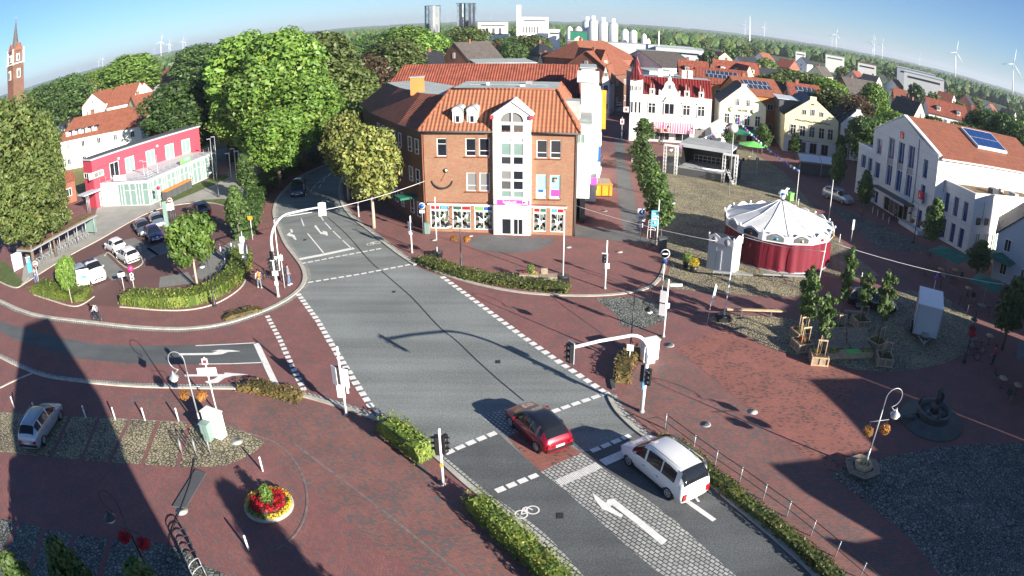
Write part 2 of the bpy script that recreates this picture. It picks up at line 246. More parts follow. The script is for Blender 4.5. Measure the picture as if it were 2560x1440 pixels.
for _k in ('asphalt', 'asphalt2'):                               # tyre tracks along the lanes
    _t = M[_k].node_tree; _P = _t.nodes['Principled BSDF']; _l = _P.inputs['Base Color'].links[0].from_socket; _c = _n(_t, 'ShaderNodeTexCoord'); _m = _n(_t, 'ShaderNodeMapping'); _m.inputs['Rotation'].default_value = (0, 0, math.radians(55)); _m.inputs['Scale'].default_value = (.05, .9, 1)
    _w = _n(_t, 'ShaderNodeTexNoise'); _w.inputs['Scale'].default_value = 1.0; _w.inputs['Detail'].default_value = 4; _q = _n(_t, 'ShaderNodeMapRange'); _q.inputs[1].default_value = .35; _q.inputs[2].default_value = .65; _q.inputs[3].default_value = .84; _q.inputs[4].default_value = 1.12; _v = _n(_t, 'ShaderNodeVectorMath', operation='SCALE')
    for a_, b_ in ((_c.outputs['Object'], _m.inputs[0]), (_m.outputs[0], _w.inputs['Vector']), (_w.outputs['Fac'], _q.inputs[0]), (_l, _v.inputs[0]), (_q.outputs[0], _v.inputs['Scale']), (_v.outputs[0], _P.inputs['Base Color'])): _t.links.new(a_, b_)
M['lf_green'] = leafmat('leaf_fresh_green', (0.080, 0.170, 0.026), (0.180, 0.290, 0.050), (0.25, 0.28, 0.06))
M['lf_dark'] = leafmat('leaf_dark_green', (0.042, 0.090, 0.026), (0.105, 0.180, 0.044))
M['lf_olive'] = leafmat('leaf_olive', (0.066, 0.104, 0.025), (0.150, 0.195, 0.052), (0.20, 0.17, 0.05))
M['lf_yellow'] = leafmat('leaf_yellow_green', (0.12, 0.15, 0.032), (0.28, 0.30, 0.080), (0.34, 0.24, 0.06))
M['lf_mid'] = leafmat('leaf_mid_green', (0.042, 0.090, 0.022), (0.105, 0.175, 0.040), (0.17, 0.20, 0.05))
M['ring'] = mat('worn_channel_stone', (0.17, 0.14, 0.13), 0.9, 0.3, 3, fine=0.2)
M['lf_brown'] = leafmat('leaf_reddish', (0.055, 0.040, 0.022), (0.11, 0.07, 0.035))
M['lf_hedge'] = leafmat('leaf_hedge', (0.075, 0.125, 0.022), (0.200, 0.250, 0.045), (0.34, 0.28, 0.06))
M['lf_hdark'] = leafmat('leaf_hedge_dark', (0.045, 0.065, 0.018), (0.12, 0.14, 0.035), (0.24, 0.18, 0.05))
M['lf_rust'] = leafmat('leaf_rusty', (0.10, 0.09, 0.030), (0.20, 0.15, 0.05), (0.32, 0.10, 0.05))
M['fl_red'] = leafmat('petal_red', (0.22, 0.004, 0.010), (0.62, 0.012, 0.03))
M['fl_yellow'] = leafmat('petal_yellow', (0.30, 0.26, 0.010), (0.85, 0.62, 0.02))
M['fl_orange'] = leafmat('petal_orange', (0.16, 0.16, 0.03), (0.60, 0.18, 0.04), (0.7, 0.1, 0.05))
M['moss'] = mat('sedum_roof', (0.16, 0.10, 0.045), 0.95, 0.35, 1.5, fine=0.3)
# ------------------------------------------------------------------ mesh builder
class B:
    def __init__(s): s.v = []; s.f = []; s.m = []; s.mats = []; s.sm = []
    def mi(s, m):
        if m not in s.mats: s.mats.append(m)
        return s.mats.index(m)
    def face(s, pts, m, smooth=False):
        n = len(s.v); s.v += [tuple(p) for p in pts]; s.f.append(tuple(range(n, n+len(pts)))); s.m.append(s.mi(m)); s.sm.append(smooth)
    def add(s, vs, fs, m, smooth=False):
        n = len(s.v); s.v += [tuple(p) for p in vs]
        k = s.mi(m)
        for f in fs: s.f.append(tuple(i+n for i in f)); s.m.append(k); s.sm.append(smooth)
    def box(s, c, d, m, rz=0.0, R=None):
        x, y, z = d[0]/2, d[1]/2, d[2]/2
        vs = [Vector((a*x, b*y, e*z)) for e in (-1, 1) for b in (-1, 1) for a in (-1, 1)]
        if R is None and rz: R = Matrix.Rotation(rz, 3, 'Z')
        c = Vector(c); vs = [(R @ v if R is not None else v)+c for v in vs]
        s.add(vs, [(0, 2, 3, 1), (4, 5, 7, 6), (0, 1, 5, 4), (2, 6, 7, 3), (0, 4, 6, 2), (1, 3, 7, 5)], m); return s
    def tube(s, pts, r, m, n=8, closed=False, smooth=True, caps=True):
        pts = [Vector(p) for p in pts]; N = len(pts); rr = r if isinstance(r, (list, tuple)) else [r]*N; rings = []
        up = None
        for i, p in enumerate(pts):
            a = pts[(i-1) % N] if (closed or i > 0) else p; b = pts[(i+1) % N] if (closed or i < N-1) else p
            t = (b-a); t = t.normalized() if t.length > 1e-9 else Vector((0, 0, 1))
            if up is None: up = t.orthogonal().normalized()
            up = (up-t*up.dot(t)); up = up.normalized() if up.length > 1e-6 else t.orthogonal().normalized(); w = t.cross(up)
            rings.append([p+(up*math.cos(2*math.pi*k/n)+w*math.sin(2*math.pi*k/n))*rr[i] for k in range(n)])
        vs = [q for rg in rings for q in rg]; fs = []
        for i in range(N if closed else N-1):
            j = (i+1) % N
            for k in range(n): fs.append((i*n+k, i*n+(k+1) % n, j*n+(k+1) % n, j*n+k))
        if not closed and caps: fs.append(tuple(range(n-1, -1, -1))); fs.append(tuple((N-1)*n+k for k in range(n)))
        s.add(vs, fs, m, smooth); return s
    def cyl(s, c, r, h, m, n=16, r2=None, smooth=True):
        s.tube([Vector(c), Vector(c)+Vector((0, 0, h))], [r, r if r2 is None else r2], m, n, smooth=smooth); return s
    def lathe(s, prof, m, n=20, c=(0, 0, 0), smooth=True):
        vs = []; fs = []; c = Vector(c)
        for (r, z) in prof:
            for k in range(n): a = 2*math.pi*k/n; vs.append(c+Vector((r*math.cos(a), r*math.sin(a), z)))
        for i in range(len(prof)-1):
            for k in range(n): fs.append((i*n+k, i*n+(k+1) % n, (i+1)*n+(k+1) % n, (i+1)*n+k))
        fs.append(tuple(range(n-1, -1, -1))); fs.append(tuple((len(prof)-1)*n+k for k in range(n)))
        s.add(vs, fs, m, smooth); return s
    def prism(s, poly, z0, z1, m, side=None):
        n = len(poly); vs = [(p[0], p[1], z0) for p in poly]+[(p[0], p[1], z1) for p in poly]
        a = sum(poly[i][0]*poly[(i+1) % n][1]-poly[(i+1) % n][0]*poly[i][1] for i in range(n))
        o = list(range(n)) if a > 0 else list(range(n-1, -1, -1))
        s.add(vs, [tuple(i+n for i in o)], m); s.add(vs, [tuple(reversed(o))], m)
        fs = [(o[i], o[(i+1) % n], o[(i+1) % n]+n, o[i]+n) for i in range(n)]
        s.add(vs, fs, side or m); return s
    def ext(s, poly3, d, m):
        "extrude a flat polygon by the vector d"
        n = len(poly3); P = [Vector(p) for p in poly3]; d = Vector(d); Q = [p+d for p in P]
        nn = (P[1]-P[0]).cross(P[2]-P[0]); o = list(range(n)) if nn.dot(d) > 0 else list(range(n-1, -1, -1))
        s.add(P+Q, [tuple(reversed(o)), tuple(i+n for i in o)]+[(o[i], o[(i+1) % n], o[(i+1) % n]+n, o[i]+n) for i in range(n)], m); return s
    def ball(s, c, r, m, n=10, sz=1.0):
        prof = [(max(1e-3, r*math.sin(math.pi*i/(n//2+1))), -r*sz*math.cos(math.pi*i/(n//2+1))) for i in range(1, n//2+1)]
        s.lathe([(1e-3, -r*sz)]+prof+[(1e-3, r*sz)], m, n, c); return s
    def obj(s, name, parent=None, loc=None, rz=0.0, sharp=None):
        me = bpy.data.meshes.new(name); me.from_pydata(s.v, [], s.f)
        for m in s.mats: me.materials.append(M[m] if isinstance(m, str) else m)
        me.polygons.foreach_set('material_index', s.m); me.polygons.foreach_set('use_smooth', s.sm)
        if sharp: me.set_sharp_from_angle(angle=math.radians(sharp))
        me.update(); o = bpy.data.objects.new(name, me); COL.objects.link(o)
        if parent is not None: o.parent = parent
        if loc is not None: o.location = loc
        if rz: o.rotation_euler = (0, 0, rz)
        return o
def tag(o, label=None, cat=None, group=None, kind=None):
    if label: o['label'] = label
    if cat: o['category'] = cat
    if group: o['group'] = group
    if kind: o['kind'] = kind
    return o
def thing(name, label, cat, loc=(0, 0, 0), rz=0.0, group=None, scale=None):
    o = bpy.data.objects.new(name, None); COL.objects.link(o); o.empty_display_size = 0.3
    o.location = loc; o.rotation_euler = (0, 0, rz)
    if scale: o.scale = scale
    return tag(o, label, cat, group)
KIDS = {}
def dup(root, loc, rz=0.0, label=None, group=None, scale=None, cat=None):
    kids = KIDS.get(root.name)
    if kids is None: kids = KIDS[root.name] = [(c, [g for g in bpy.data.objects if g.parent == c]) for c in bpy.data.objects if c.parent == root]
    r = root.copy(); COL.objects.link(r); r.location = loc; r.rotation_euler = (0, 0, rz)
    if scale: r.scale = scale
    if label: r['label'] = label
    if group: r['group'] = group
    if cat: r['category'] = cat
    for c, gs in kids:
        k = c.copy(); COL.objects.link(k); k.parent = r
        for g in gs: q = g.copy(); COL.objects.link(q); q.parent = k
    return r
def place(o, loc, rz=0.0, label=None, scale=None):
    o.location = loc; o.rotation_euler = (0, 0, rz)
    if label: o['label'] = label
    if scale: o.scale = scale
    return o
def struct(name, b, label=None): o = b.obj(name); o['kind'] = 'structure'; return o
def frame2(a, b):
    d = Vector((b[0]-a[0], b[1]-a[1], 0)); return math.atan2(d.y, d.x), d.xy.length
def rotv(x, y, a): return Vector((x*math.cos(a)-y*math.sin(a), x*math.sin(a)+y*math.cos(a)))
def text(body, size, m, parent, loc, rz=0.0, rx=90, ext=0.02, name='lettering', align='CENTER', sx=1.0):
    cu = bpy.data.curves.new(name, 'FONT'); cu.body = body; cu.size = size; cu.extrude = ext; cu.align_x = align; cu.align_y = 'CENTER'
    cu.resolution_u = 2; tmp = bpy.data.objects.new(name, cu); COL.objects.link(tmp)
    dg = bpy.context.evaluated_depsgraph_get(); me = bpy.data.meshes.new_from_object(tmp.evaluated_get(dg)); bpy.data.objects.remove(tmp)
    me.materials.clear(); me.materials.append(M[m]); o = bpy.data.objects.new(name, me); COL.objects.link(o)
    o.parent = parent; o.location = loc; o.rotation_euler = (math.radians(rx), 0, rz); o.scale = (sx, 1, 1); return o
# ------------------------------------------------------------------ buildings
WCACHE = {}
def window(parent, x, y, z, w, h, rz=0.0, style='cross', fm='frame', pm='glass', inset=0.10, ft=0.07, name='window', sill=None, pane=True, fd=0.09):
    "origin lower left corner on the wall plane, wall runs along rz, outside is to the right of travel (-y)"
    key = (round(w, 2), round(h, 2), style, fm, pm, round(inset, 3), sill, name, ft)
    if key not in WCACHE:
        b = B(); yc = inset-fd/2
        for (cx, cz, dx, dz) in ((ft/2, h/2, ft, h-2*ft-.004), (w-ft/2, h/2, ft, h-2*ft-.004), (w/2, ft/2, w, ft), (w/2, h-ft/2, w, ft)): b.box((cx, yc, cz), (dx, fd, dz), fm)
        if 'v' in style or style == 'cross': b.box((w/2, yc+.002, h/2), (ft*.8, fd-.02, h-2*ft-.006), fm)
        if style in ('cross', 'tee'): b.box((w/2, yc+.003, h*.68), (w-2*ft-.006, fd-.03, ft*.7), fm)
        if style == 'h2': b.box((w/2, yc+.003, h*.3), (w-2*ft-.006, fd-.03, ft*.9), fm)
        if style == 'grid':
            n = max(2, int(round(w/0.8)))
            for i in range(1, n): b.box((w*i/n, yc+.002, h/2), (ft*.6, fd-.02, h-2*ft-.006), fm)
            k = max(1, int(round(h/1.4)))
            for i in range(1, k): b.box((w/2, yc+.003, h*i/k), (w-2*ft-.006, fd-.03, ft*.6), fm)
        if sill: b.box((w/2, -0.05, -0.05), (w+.16, .22+2*inset*0, .07), sill)
        o = b.obj(name); q = B(); q.box((w/2, yc+.015, h/2), (w-2*ft-.01, .02, h-2*ft-.01), pm).obj
        p = q.obj('pane', o) if pane else None; WCACHE[key] = (o.data, p.data if p else None)
        if p: bpy.data.objects.remove(p)
        bpy.data.objects.remove(o)
    d, pd = WCACHE[key]; o = bpy.data.objects.new(name, d); COL.objects.link(o); o.parent = parent; o.location = (x, y, z); o.rotation_euler = (0, 0, rz)
    if pd: p = bpy.data.objects.new('pane', pd); COL.objects.link(p); p.parent = o
    return o
def facade(b, o, rz, W, z0, z1, holes, m, depth=0.22):
    "a wall sheet with real openings and reveals; holes (u, z, w, h)"
    us = sorted({0, W} | {h[0] for h in holes} | {h[0]+h[2] for h in holes}); zs = sorted({z0, z1} | {h[1] for h in holes} | {h[1]+h[3] for h in holes})
    ux = Vector((math.cos(rz), math.sin(rz), 0)); nn = Vector((-math.sin(rz), math.cos(rz), 0)); o = Vector((o[0], o[1], 0))
    P = lambda u, z, d=0: o+ux*u+nn*d+Vector((0, 0, z))
    for i in range(len(us)-1):
        for j in range(len(zs)-1):
            cu, cz = (us[i]+us[i+1])/2, (zs[j]+zs[j+1])/2
            if us[i+1]-us[i] < 1e-4 or zs[j+1]-zs[j] < 1e-4: continue
            if any(h[0] < cu < h[0]+h[2] and h[1] < cz < h[1]+h[3] for h in holes): continue
            b.face([P(us[i], zs[j]), P(us[i+1], zs[j]), P(us[i+1], zs[j+1]), P(us[i], zs[j+1])], m)
    for (u, z, w, h) in holes:
        b.face([P(u, z), P(u, z, depth), P(u, z+h, depth), P(u, z+h)], m); b.face([P(u+w, z, depth), P(u+w, z), P(u+w, z+h), P(u+w, z+h, depth)], m)
        b.face([P(u, z+h), P(u, z+h, depth), P(u+w, z+h, depth), P(u+w, z+h)], m); b.face([P(u, z, depth), P(u, z), P(u+w, z), P(u+w, z, depth)], m)
def slab(b, quad, t, m):
    P = [Vector(p) for p in quad]; n = (P[1]-P[0]).cross(P[2]-P[0]).normalized()
    if n.z < 0: n = -n
    b.ext(P, n*t, m)
def gable_roof(b, x0, x1, y0, y1, ze, zr, m, axis='x', oh=0.35, hip=(0, 0), t=0.16, rpos=0.5, z=0):
    "axis: direction of the ridge; hip: ridge pulled in at each end (closed wedge)"
    if hip[0] or hip[1]:
        a0, a1, c0, c1 = (x0, x1, y0, y1) if axis == 'x' else (y0, y1, x0, x1)
        cm = c0+(c1-c0)*rpos; k = (zr-ze)/max(.01, (cm-c0)); zo = ze-oh*k*0.6
        E = [(a0-oh, c0-oh, zo), (a1+oh, c0-oh, zo), (a1+oh, c1+oh, zo), (a0-oh, c1+oh, zo)]; R = [(a0+hip[0], cm, zr), (a1-hip[1], cm, zr)]
        vs = E+R+[(e[0], e[1], e[2]-.14) for e in E]
        if axis == 'y': vs = [(v[1], v[0], v[2]) for v in vs]
        fs = [(0, 1, 5, 4), (1, 2, 5), (2, 3, 4, 5), (3, 0, 4), (6, 9, 8, 7), (0, 6, 7, 1), (1, 7, 8, 2), (2, 8, 9, 3), (3, 9, 6, 0)]
        if axis == 'y': fs = [tuple(reversed(f)) for f in fs]
        b.add(vs, fs, m)
    elif axis == 'x':
        ym = y0+(y1-y0)*rpos; k = (zr-ze)/(ym-y0); k2 = (zr-ze)/(y1-ym); o2 = oh*.8
        slab(b, [(x0-o2, y0-oh, ze-k*oh), (x1+o2, y0-oh, ze-k*oh), (x1+o2, ym, zr), (x0-o2, ym, zr)], t, m)
        slab(b, [(x0-o2, ym, zr), (x1+o2, ym, zr), (x1+o2, y1+oh, ze-k2*oh), (x0-o2, y1+oh, ze-k2*oh)], t, m)
    else:
        xm = x0+(x1-x0)*rpos; k = (zr-ze)/(xm-x0); k2 = (zr-ze)/(x1-xm); o2 = oh*.3
        slab(b, [(x0-oh, y0-o2, ze-k*oh), (xm, y0-o2, zr), (xm, y1+o2, zr), (x0-oh, y1+o2, ze-k*oh)], t, m)
        slab(b, [(xm, y0-o2, zr), (x1+oh, y0-o2, ze-k2*oh), (x1+oh, y1+o2, ze-k2*oh), (xm, y1+o2, zr)], t, m)
def gable_walls(b, x0, x1, y0, y1, ze, zr, m, axis='x', rpos=0.5):
    b.prism([(x0, y0), (x1, y0), (x1, y1), (x0, y1)], 0, ze, m)
    if zr > ze+.05:
        if axis == 'x':
            ym = y0+(y1-y0)*rpos; b.ext([(x0, y0, ze), (x0, y1, ze), (x0, ym, zr-.02)], (x1-x0, 0, 0), m)
        else:
            xm = x0+(x1-x0)*rpos; b.ext([(x0, y0, ze), (x1, y0, ze), (xm, y0, zr-.02)], (0, y1-y0, 0), m)
def house(label, A, Bp, depth, ze, zr, wall='white', roof='tred', axis='x', hip=(0, 0), floors=2, nwin=4, side=2, ww=1.0, wh=1.25, wm='glass', chim=1, name='house', cat='house', style='v', dormer=0, oh=0.35, group=None, sky=0, gablewin=0, solar=False, door=True, fm='frame'):
    "A, Bp: front edge, left to right seen from the camera side"
    A = Vector((A[0], A[1], 0)); rz, W = frame2(A, Bp); t = thing(name, label, cat, A, rz, group)
    b = B(); gable_walls(b, 0, W, 0, depth, ze, ze if (hip[0] or hip[1]) else zr, wall, axis); b.obj('wall', t)
    r = B(); rm = roof
    if zr > ze+.05: gable_roof(r, 0, W, 0, depth, ze, zr, rm, axis, oh, hip)
    else:
        r.box((W/2, depth/2, ze+.1), (W+.3, depth+.3, .2), 'flat')
    ro = r.obj('roof', t)
    fh = ze/max(1, floors)
    for f in range(floors):
        for i in range(nwin):
            x = W*(i+.5)/nwin-ww/2; z = f*fh+fh*.32
            if f == 0 and door and i == nwin//2:
                window(t, x, 0, .05, ww*1.05, 2.15, 0, 'v', 'wood', 'glass', -0.005, name='door'); continue
            window(t, x, 0, z, ww, min(wh, fh*.55), 0, style, fm, wm, -0.005)
        for i in range(side):
            y = depth*(i+.5)/side-ww/2; z = f*fh+fh*.32
            window(t, W, y, z, ww, min(wh, fh*.55), math.pi/2, style, fm, wm, -0.005)
            window(t, 0, y+ww, z, ww, min(wh, fh*.55), -math.pi/2, style, fm, wm, -0.005)
    if axis == 'y' and gablewin:
        for i in range(gablewin): window(t, W/2+(i-(gablewin-1)/2)*W*.25-ww*.4, 0, ze+(zr-ze)*.12, ww*.8, (zr-ze)*.32, 0, style, fm, wm, -0.005)
    if axis == 'x' and gablewin:
        window(t, W, depth/2-.4, ze+(zr-ze)*.2, .8, (zr-ze)*.35, math.pi/2, style, fm, wm, -0.005); window(t, 0, depth/2+.4, ze+(zr-ze)*.2, .8, (zr-ze)*.35, -math.pi/2, style, fm, wm, -0.005)
    for i in range(chim):
        cx = W*(.3+.4*i); q = B(); 
        if axis == 'x': q.box((cx, depth*.5, zr), (.7, .6, 1.7), 'bwall3'); q.box((cx, depth*.5, zr+.87), (.8, .7, .1), 'dkgrey')
        else: q.box((W*.5+.4, depth*(.4+.3*i), zr), (.6, .7, 1.7), 'bwall3'); q.box((W*.5+.4, depth*(.4+.3*i), zr+.87), (.7, .8, .1), 'dkgrey')
        q.obj('chimney', t)
    for i in range(dormer):
        x = W*(i+.5)/dormer; zz = ze+(zr-ze)*.25; y0 = depth*.5*.2
        q = B(); q.box((x, y0+1.1, zz+.65), (1.3, 2.2, 1.3), wall); q.box((x, y0+1.1, zz+1.36), (1.6, 2.5, .12), 'dkgrey'); q.obj('dormer', t)
        window(t, x-.45, y0, zz+.25, .9, .9, 0, 'v', fm, wm, -0.005)
    for i in range(sky):
        x = W*(i+1)/(sky+1); k = (zr-ze)/(depth*.5); y = depth*.28; q = B(); R = Matrix.Rotation(math.atan(k), 3, 'X')
        q.box((x, y, ze+k*y+.22), (.8, 1.1, .08), 'glass', R=R); q.obj('skylight', t)
    if solar:
        k = (zr-ze)/(depth*.5) if axis == 'x' else 0; R = Matrix.Rotation(math.atan(k), 3, 'X'); q = B()
        q.box((0, 0, 0), (W*.62, 2.9, .06), 'solar', R=None); so_ = q.obj('solar_panels', t, (W*.5, depth*.27, ze+k*depth*.27+.24)); so_.rotation_euler = (math.atan(k), 0, 0)
    return t
# ------------------------------------------------------------------ foliage
def leaves(b, c, rad, n, size, m, rng, flat=0.0, shell=0.65):
    cx, cy, cz = c
    for _ in range(n):
        while True:
            d = Vector((rng.gauss(0, 1), rng.gauss(0, 1), rng.gauss(0, 1)))
            if d.length > .1: break
        d.normalize(); q = rng.uniform(shell, 1.0)
        p = Vector((cx+d.x*rad[0]*q, cy+d.y*rad[1]*q, cz+d.z*rad[2]*q))
        nn = (d*1.0+Vector((rng.gauss(0, .55), rng.gauss(0, .55), rng.gauss(.25, .55)))).normalized()
        t = nn.orthogonal().normalized(); t = Matrix.Rotation(rng.uniform(0, 6.28), 3, nn) @ t; w = nn.cross(t); s = size*rng.uniform(.6, 1.25)
        b.face([p-t*s*.6, p-w*s*.34+t*s*.05, p+t*s*.6, p+w*s*.34-t*s*.05], m)
def tree_proto(name, label, R, H, trunk, nl, nleaf, ls, lm, seed, tm='bark', shape='dome', tr=0.25, group=None, cat='tree'):
    rng = random.Random(seed); t = thing(name, label, cat, (0, 0, 0), 0, group)
    b = B(); b.tube([(0, 0, -.1), (0.03, 0, trunk*.6), (-.02, .04, trunk+(H-trunk)*.35), (.05, 0, trunk+(H-trunk)*.75)], [tr, tr*.8, tr*.55, tr*.15], tm, 8)
    for i in range(6):
        a = rng.uniform(0, 6.28); z = trunk+(H-trunk)*rng.uniform(.05, .45); L = R*rng.uniform(.5, .8)
        b.tube([(0, 0, z), (math.cos(a)*L*.5, math.sin(a)*L*.5, z+L*.35), (math.cos(a)*L, math.sin(a)*L, z+L*.8)], [tr*.42, tr*.28, tr*.08], tm, 5)
    b.obj('trunk', t)
    c = B(); ch = H-trunk; cz = trunk+ch*.5
    for i in range(nl):
        u = (i+.5)/nl; a = i*2.39996+rng.uniform(-.3, .3)
        if shape == 'dome':
            zz = -0.85+1.75*u; rr = math.sqrt(max(0.02, 1-zz*zz)); rr = rr*rng.uniform(.55, .85) if zz < .8 else rr*.5
            if zz < -.3: rr *= .9
            p = (math.cos(a)*rr*R, math.sin(a)*rr*R, cz+zz*ch*.5*.82); lr = R*rng.uniform(.26, .42)
        elif shape == 'col':
            zz = -0.95+1.85*u; rr = rng.uniform(.15, .5)*(1-.6*max(0, zz)); p = (math.cos(a)*rr*R, math.sin(a)*rr*R, cz+zz*ch*.5*.9); lr = R*rng.uniform(.4, .62)*(1-.35*max(0, zz))
        elif shape == 'cone':
            zz = -0.95+1.85*u; q = 1-(zz+1)/2*.85; rr = q*rng.uniform(.5, .8); p = (math.cos(a)*rr*R, math.sin(a)*rr*R, cz+zz*ch*.5*.92); lr = R*rng.uniform(.3, .42)*(.35+.65*q)
        rz_ = lr*rng.uniform(.7, .95)
        leaves(c, p, (lr, lr, rz_), int(nleaf/nl), ls, lm, rng, shell=.55)
    leaves(c, (0, 0, cz), (R*.6, R*.6, ch*.38), int(nleaf*.12), ls*1.5, lm, rng, shell=.2)
    c.obj('crown', t); return t
def resample(pts, step):
    out = []
    for i in range(len(pts)-1):
        a, b = Vector(pts[i]).to_3d(), Vector(pts[i+1]).to_3d(); n = max(1, int(math.ceil((b-a).length/step)))
        out += [a.lerp(b, k/n) for k in range(n)]
    out.append(Vector(pts[-1]).to_3d()); return out
def hedge(label, pts, w, h, lm='lf_hedge', dens=60, ls=0.16, name='hedge', cat='hedge', seed=1, z0=0.0, taper=False, rough=0.10):
    rng = random.Random(seed); P = [Vector((p[0], p[1], 0)) for p in pts]; P = resample(P, 0.5); b = B(); o0 = P[0].copy()
    t = thing(name, label, cat, o0)
    core = B(); N = len(P); L = []; Rr = []
    for i, p in enumerate(P):
        d = (P[min(N-1, i+1)]-P[max(0, i-1)]).normalized(); n = Vector((-d.y, d.x, 0)); k = 1.0
        if taper: k = min(1, .35+min(i, N-1-i)*.35)
        L.append((p-o0+n*w*.36*k, p-o0-n*w*.36*k, k if 0 < i < N-1 else .55*k))
    for i in range(N-1):
        a, c, k = L[i]; e, f, k2 = L[i+1]; hh = Vector((0, 0, h*.86*k)); h2 = Vector((0, 0, h*.86*k2))
        core.face([a, e, e+h2, a+hh], lm); core.face([c+hh, f+h2, f, c], lm); core.face([a+hh, e+h2, f+h2, c+hh], lm)
    a, c, k = L[0]; hh = Vector((0, 0, h*.86*k)); core.face([c, a, a+hh, c+hh], lm); a, c, k = L[-1]; hh = Vector((0, 0, h*.86*k)); core.face([a, c, c+hh, a+hh], lm)
    core.obj('branches', t)
    tot = sum((P[i+1]-P[i]).length for i in range(N-1)); n = int(tot*(w+2*h)*dens)
    for _ in range(n):
        i = rng.randrange(N-1); f = rng.random(); p = P[i].lerp(P[i+1], f)-o0; d = (P[i+1]-P[i]).normalized(); nn = Vector((-d.y, d.x, 0)); k = L[i][2]
        q = rng.random()*(w+2*h); ww = w*.5*k; hh = h*k
        wob = 1+rough*math.sin(i*.9+seed)+rng.uniform(-.08, .10)
        if q < w: pt = p+nn*(q/w*2-1)*ww+Vector((0, 0, hh*wob)); nm = Vector((0, 0, 1))
        else:
            s = 1 if q < w+h else -1; zz = rng.random()*hh; pt = p+nn*ww*s*wob+Vector((0, 0, zz)); nm = nn*s
        if (i < 2 or i > N-4) and rng.random() < .5: e_ = -1 if i < 2 else 1; pt = (P[0] if e_ < 0 else P[-1])-o0+d*e_*rng.uniform(-.1, .12)+nn*rng.uniform(-ww, ww)+Vector((0, 0, rng.random()*hh)); nm = d*e_
        nm = (nm+Vector((rng.gauss(0, .5), rng.gauss(0, .5), rng.gauss(.2, .5)))).normalized(); tt = Matrix.Rotation(rng.uniform(0, 6.28), 3, nm) @ nm.orthogonal().normalized(); w_ = nm.cross(tt); s = ls*rng.uniform(.6, 1.3)
        b.face([pt-tt*s*.6, pt-w_*s*.36, pt+tt*s*.6, pt+w_*s*.36], lm)
    b.obj('foliage', t); return t
# ------------------------------------------------------------------ ground and paving
def gp(pts, z): return [G(p[0], p[1], 0)+Vector((0, 0, z)) for p in pts]
def sheet(name, pts, z, m, world=False):
    b = B(); P = [Vector((p[0], p[1], z)) for p in pts] if world else gp(pts, z)
    n = Vector((0, 0, 0))
    for i in range(len(P)): a, c = P[i], P[(i+1) % len(P)]; n += a.cross(c)
    if n.z < 0: P.reverse()
    b.face(P, m); return struct(name, b)
def strip_pts(P, w, z, off=0.0):
    L, R = [], []
    for i, p in enumerate(P):
        d = (P[min(len(P)-1, i+1)]-P[max(0, i-1)]); d.z = 0; d.normalize(); n = Vector((-d.y, d.x, 0))
        c = Vector((p.x, p.y, z))+n*off; L.append(c+n*w/2); R.append(c-n*w/2)
    return L, R
def smooth(P, it=2):
    for _ in range(it):
        Q = [P[0]]
        for i in range(len(P)-1): Q += [P[i].lerp(P[i+1], .25), P[i].lerp(P[i+1], .75)]
        Q.append(P[-1]); P = Q
    return P
def ribbon(b, P, w, z, m, off=0.0):
    L, R = strip_pts(P, w, z, off)
    for i in range(len(P)-1): b.face([R[i], R[i+1], L[i+1], L[i]], m)
def kerb(name, pts, w=0.28, h=0.09, m='stone', gut=None, side=1, world=False):
    P = smooth([Vector((p[0], p[1], 0)) for p in pts] if world else gp(pts, 0)); b = B()
    L, R = strip_pts(P, w, 0)
    for i in range(len(P)-1):
        a, c, d, e = R[i], R[i+1], L[i+1], L[i]; H = Vector((0, 0, h)); b.face([a+H, c+H, d+H, e+H], m); b.face([a, c, c+H, a+H], m); b.face([d, e, e+H, d+H], m)
    for i, s in ((0, 1), (-1, -1)):
        a, e = R[i], L[i]; H = Vector((0, 0, h)); b.face([a, e, e+H, a+H] if s < 0 else [e, a, a+H, e+H], m)
    if gut: ribbon(b, P, gut, 0.024, 'sett', side*(w/2+gut/2))
    return struct(name, b)
MK = B(); MZ = 0.028
def mline(pts, w, z=MZ): ribbon(MK, gp(pts, 0), w, z, 'mark')
def mdash(pts, n, w, fill=.66, z=MZ):
    P = gp(pts, 0); seg = [(P[i+1]-P[i]).length for i in range(len(P)-1)]; T = sum(seg)
    def at(s):
        i = 0
        while i < len(seg)-1 and s > seg[i]: s -= seg[i]; i += 1
        return P[i].lerp(P[i+1], s/seg[i])
    for k in range(n):
        a = at(T*k/n); c = at(T*(k+fill)/n); ribbon(MK, [a, c], w*RS.uniform(.9, 1.06), z, 'mark')
def mpoly(pts, z=MZ):
    P = gp(pts, z); n = sum((P[i].cross(P[(i+1) % len(P)]) for i in range(len(P))), Vector())
    MK.face(P if n.z > 0 else P[::-1], 'mark')
b = B(); b.face([(-30000, -3000, -.02), (30000, -3000, -.02), (30000, 40000, -.02), (-30000, 40000, -.02)], 'field'); struct('ground', b)
sheet('town_paving', [(-110, -40), (110, -40), (110, 95), (80, 150), (-5, 150), (-12, 95), (-60, 105), (-110, 95)], 0.0, 'paver', True)
sheet('town_ground', [(-30, 96), (100, 96), (200, 420), (-60, 420)], -0.01, 'grey', True)
road_L = [(1530, 1560), (1430, 1440), (1390, 1392), (1342, 1340), (1280, 1293), (1190, 1230), (1077, 1127), (1010, 1080), (957, 1052), (932, 1024), (845, 885), (795, 800), (745, 735), (757, 716), (764, 695), (757, 672), (740, 647), (712, 610), (697, 572), (686, 545), (684, 525), (690, 500), (715, 472), (740, 447), (780, 427), (825, 405), (850, 385), (870, 360)]
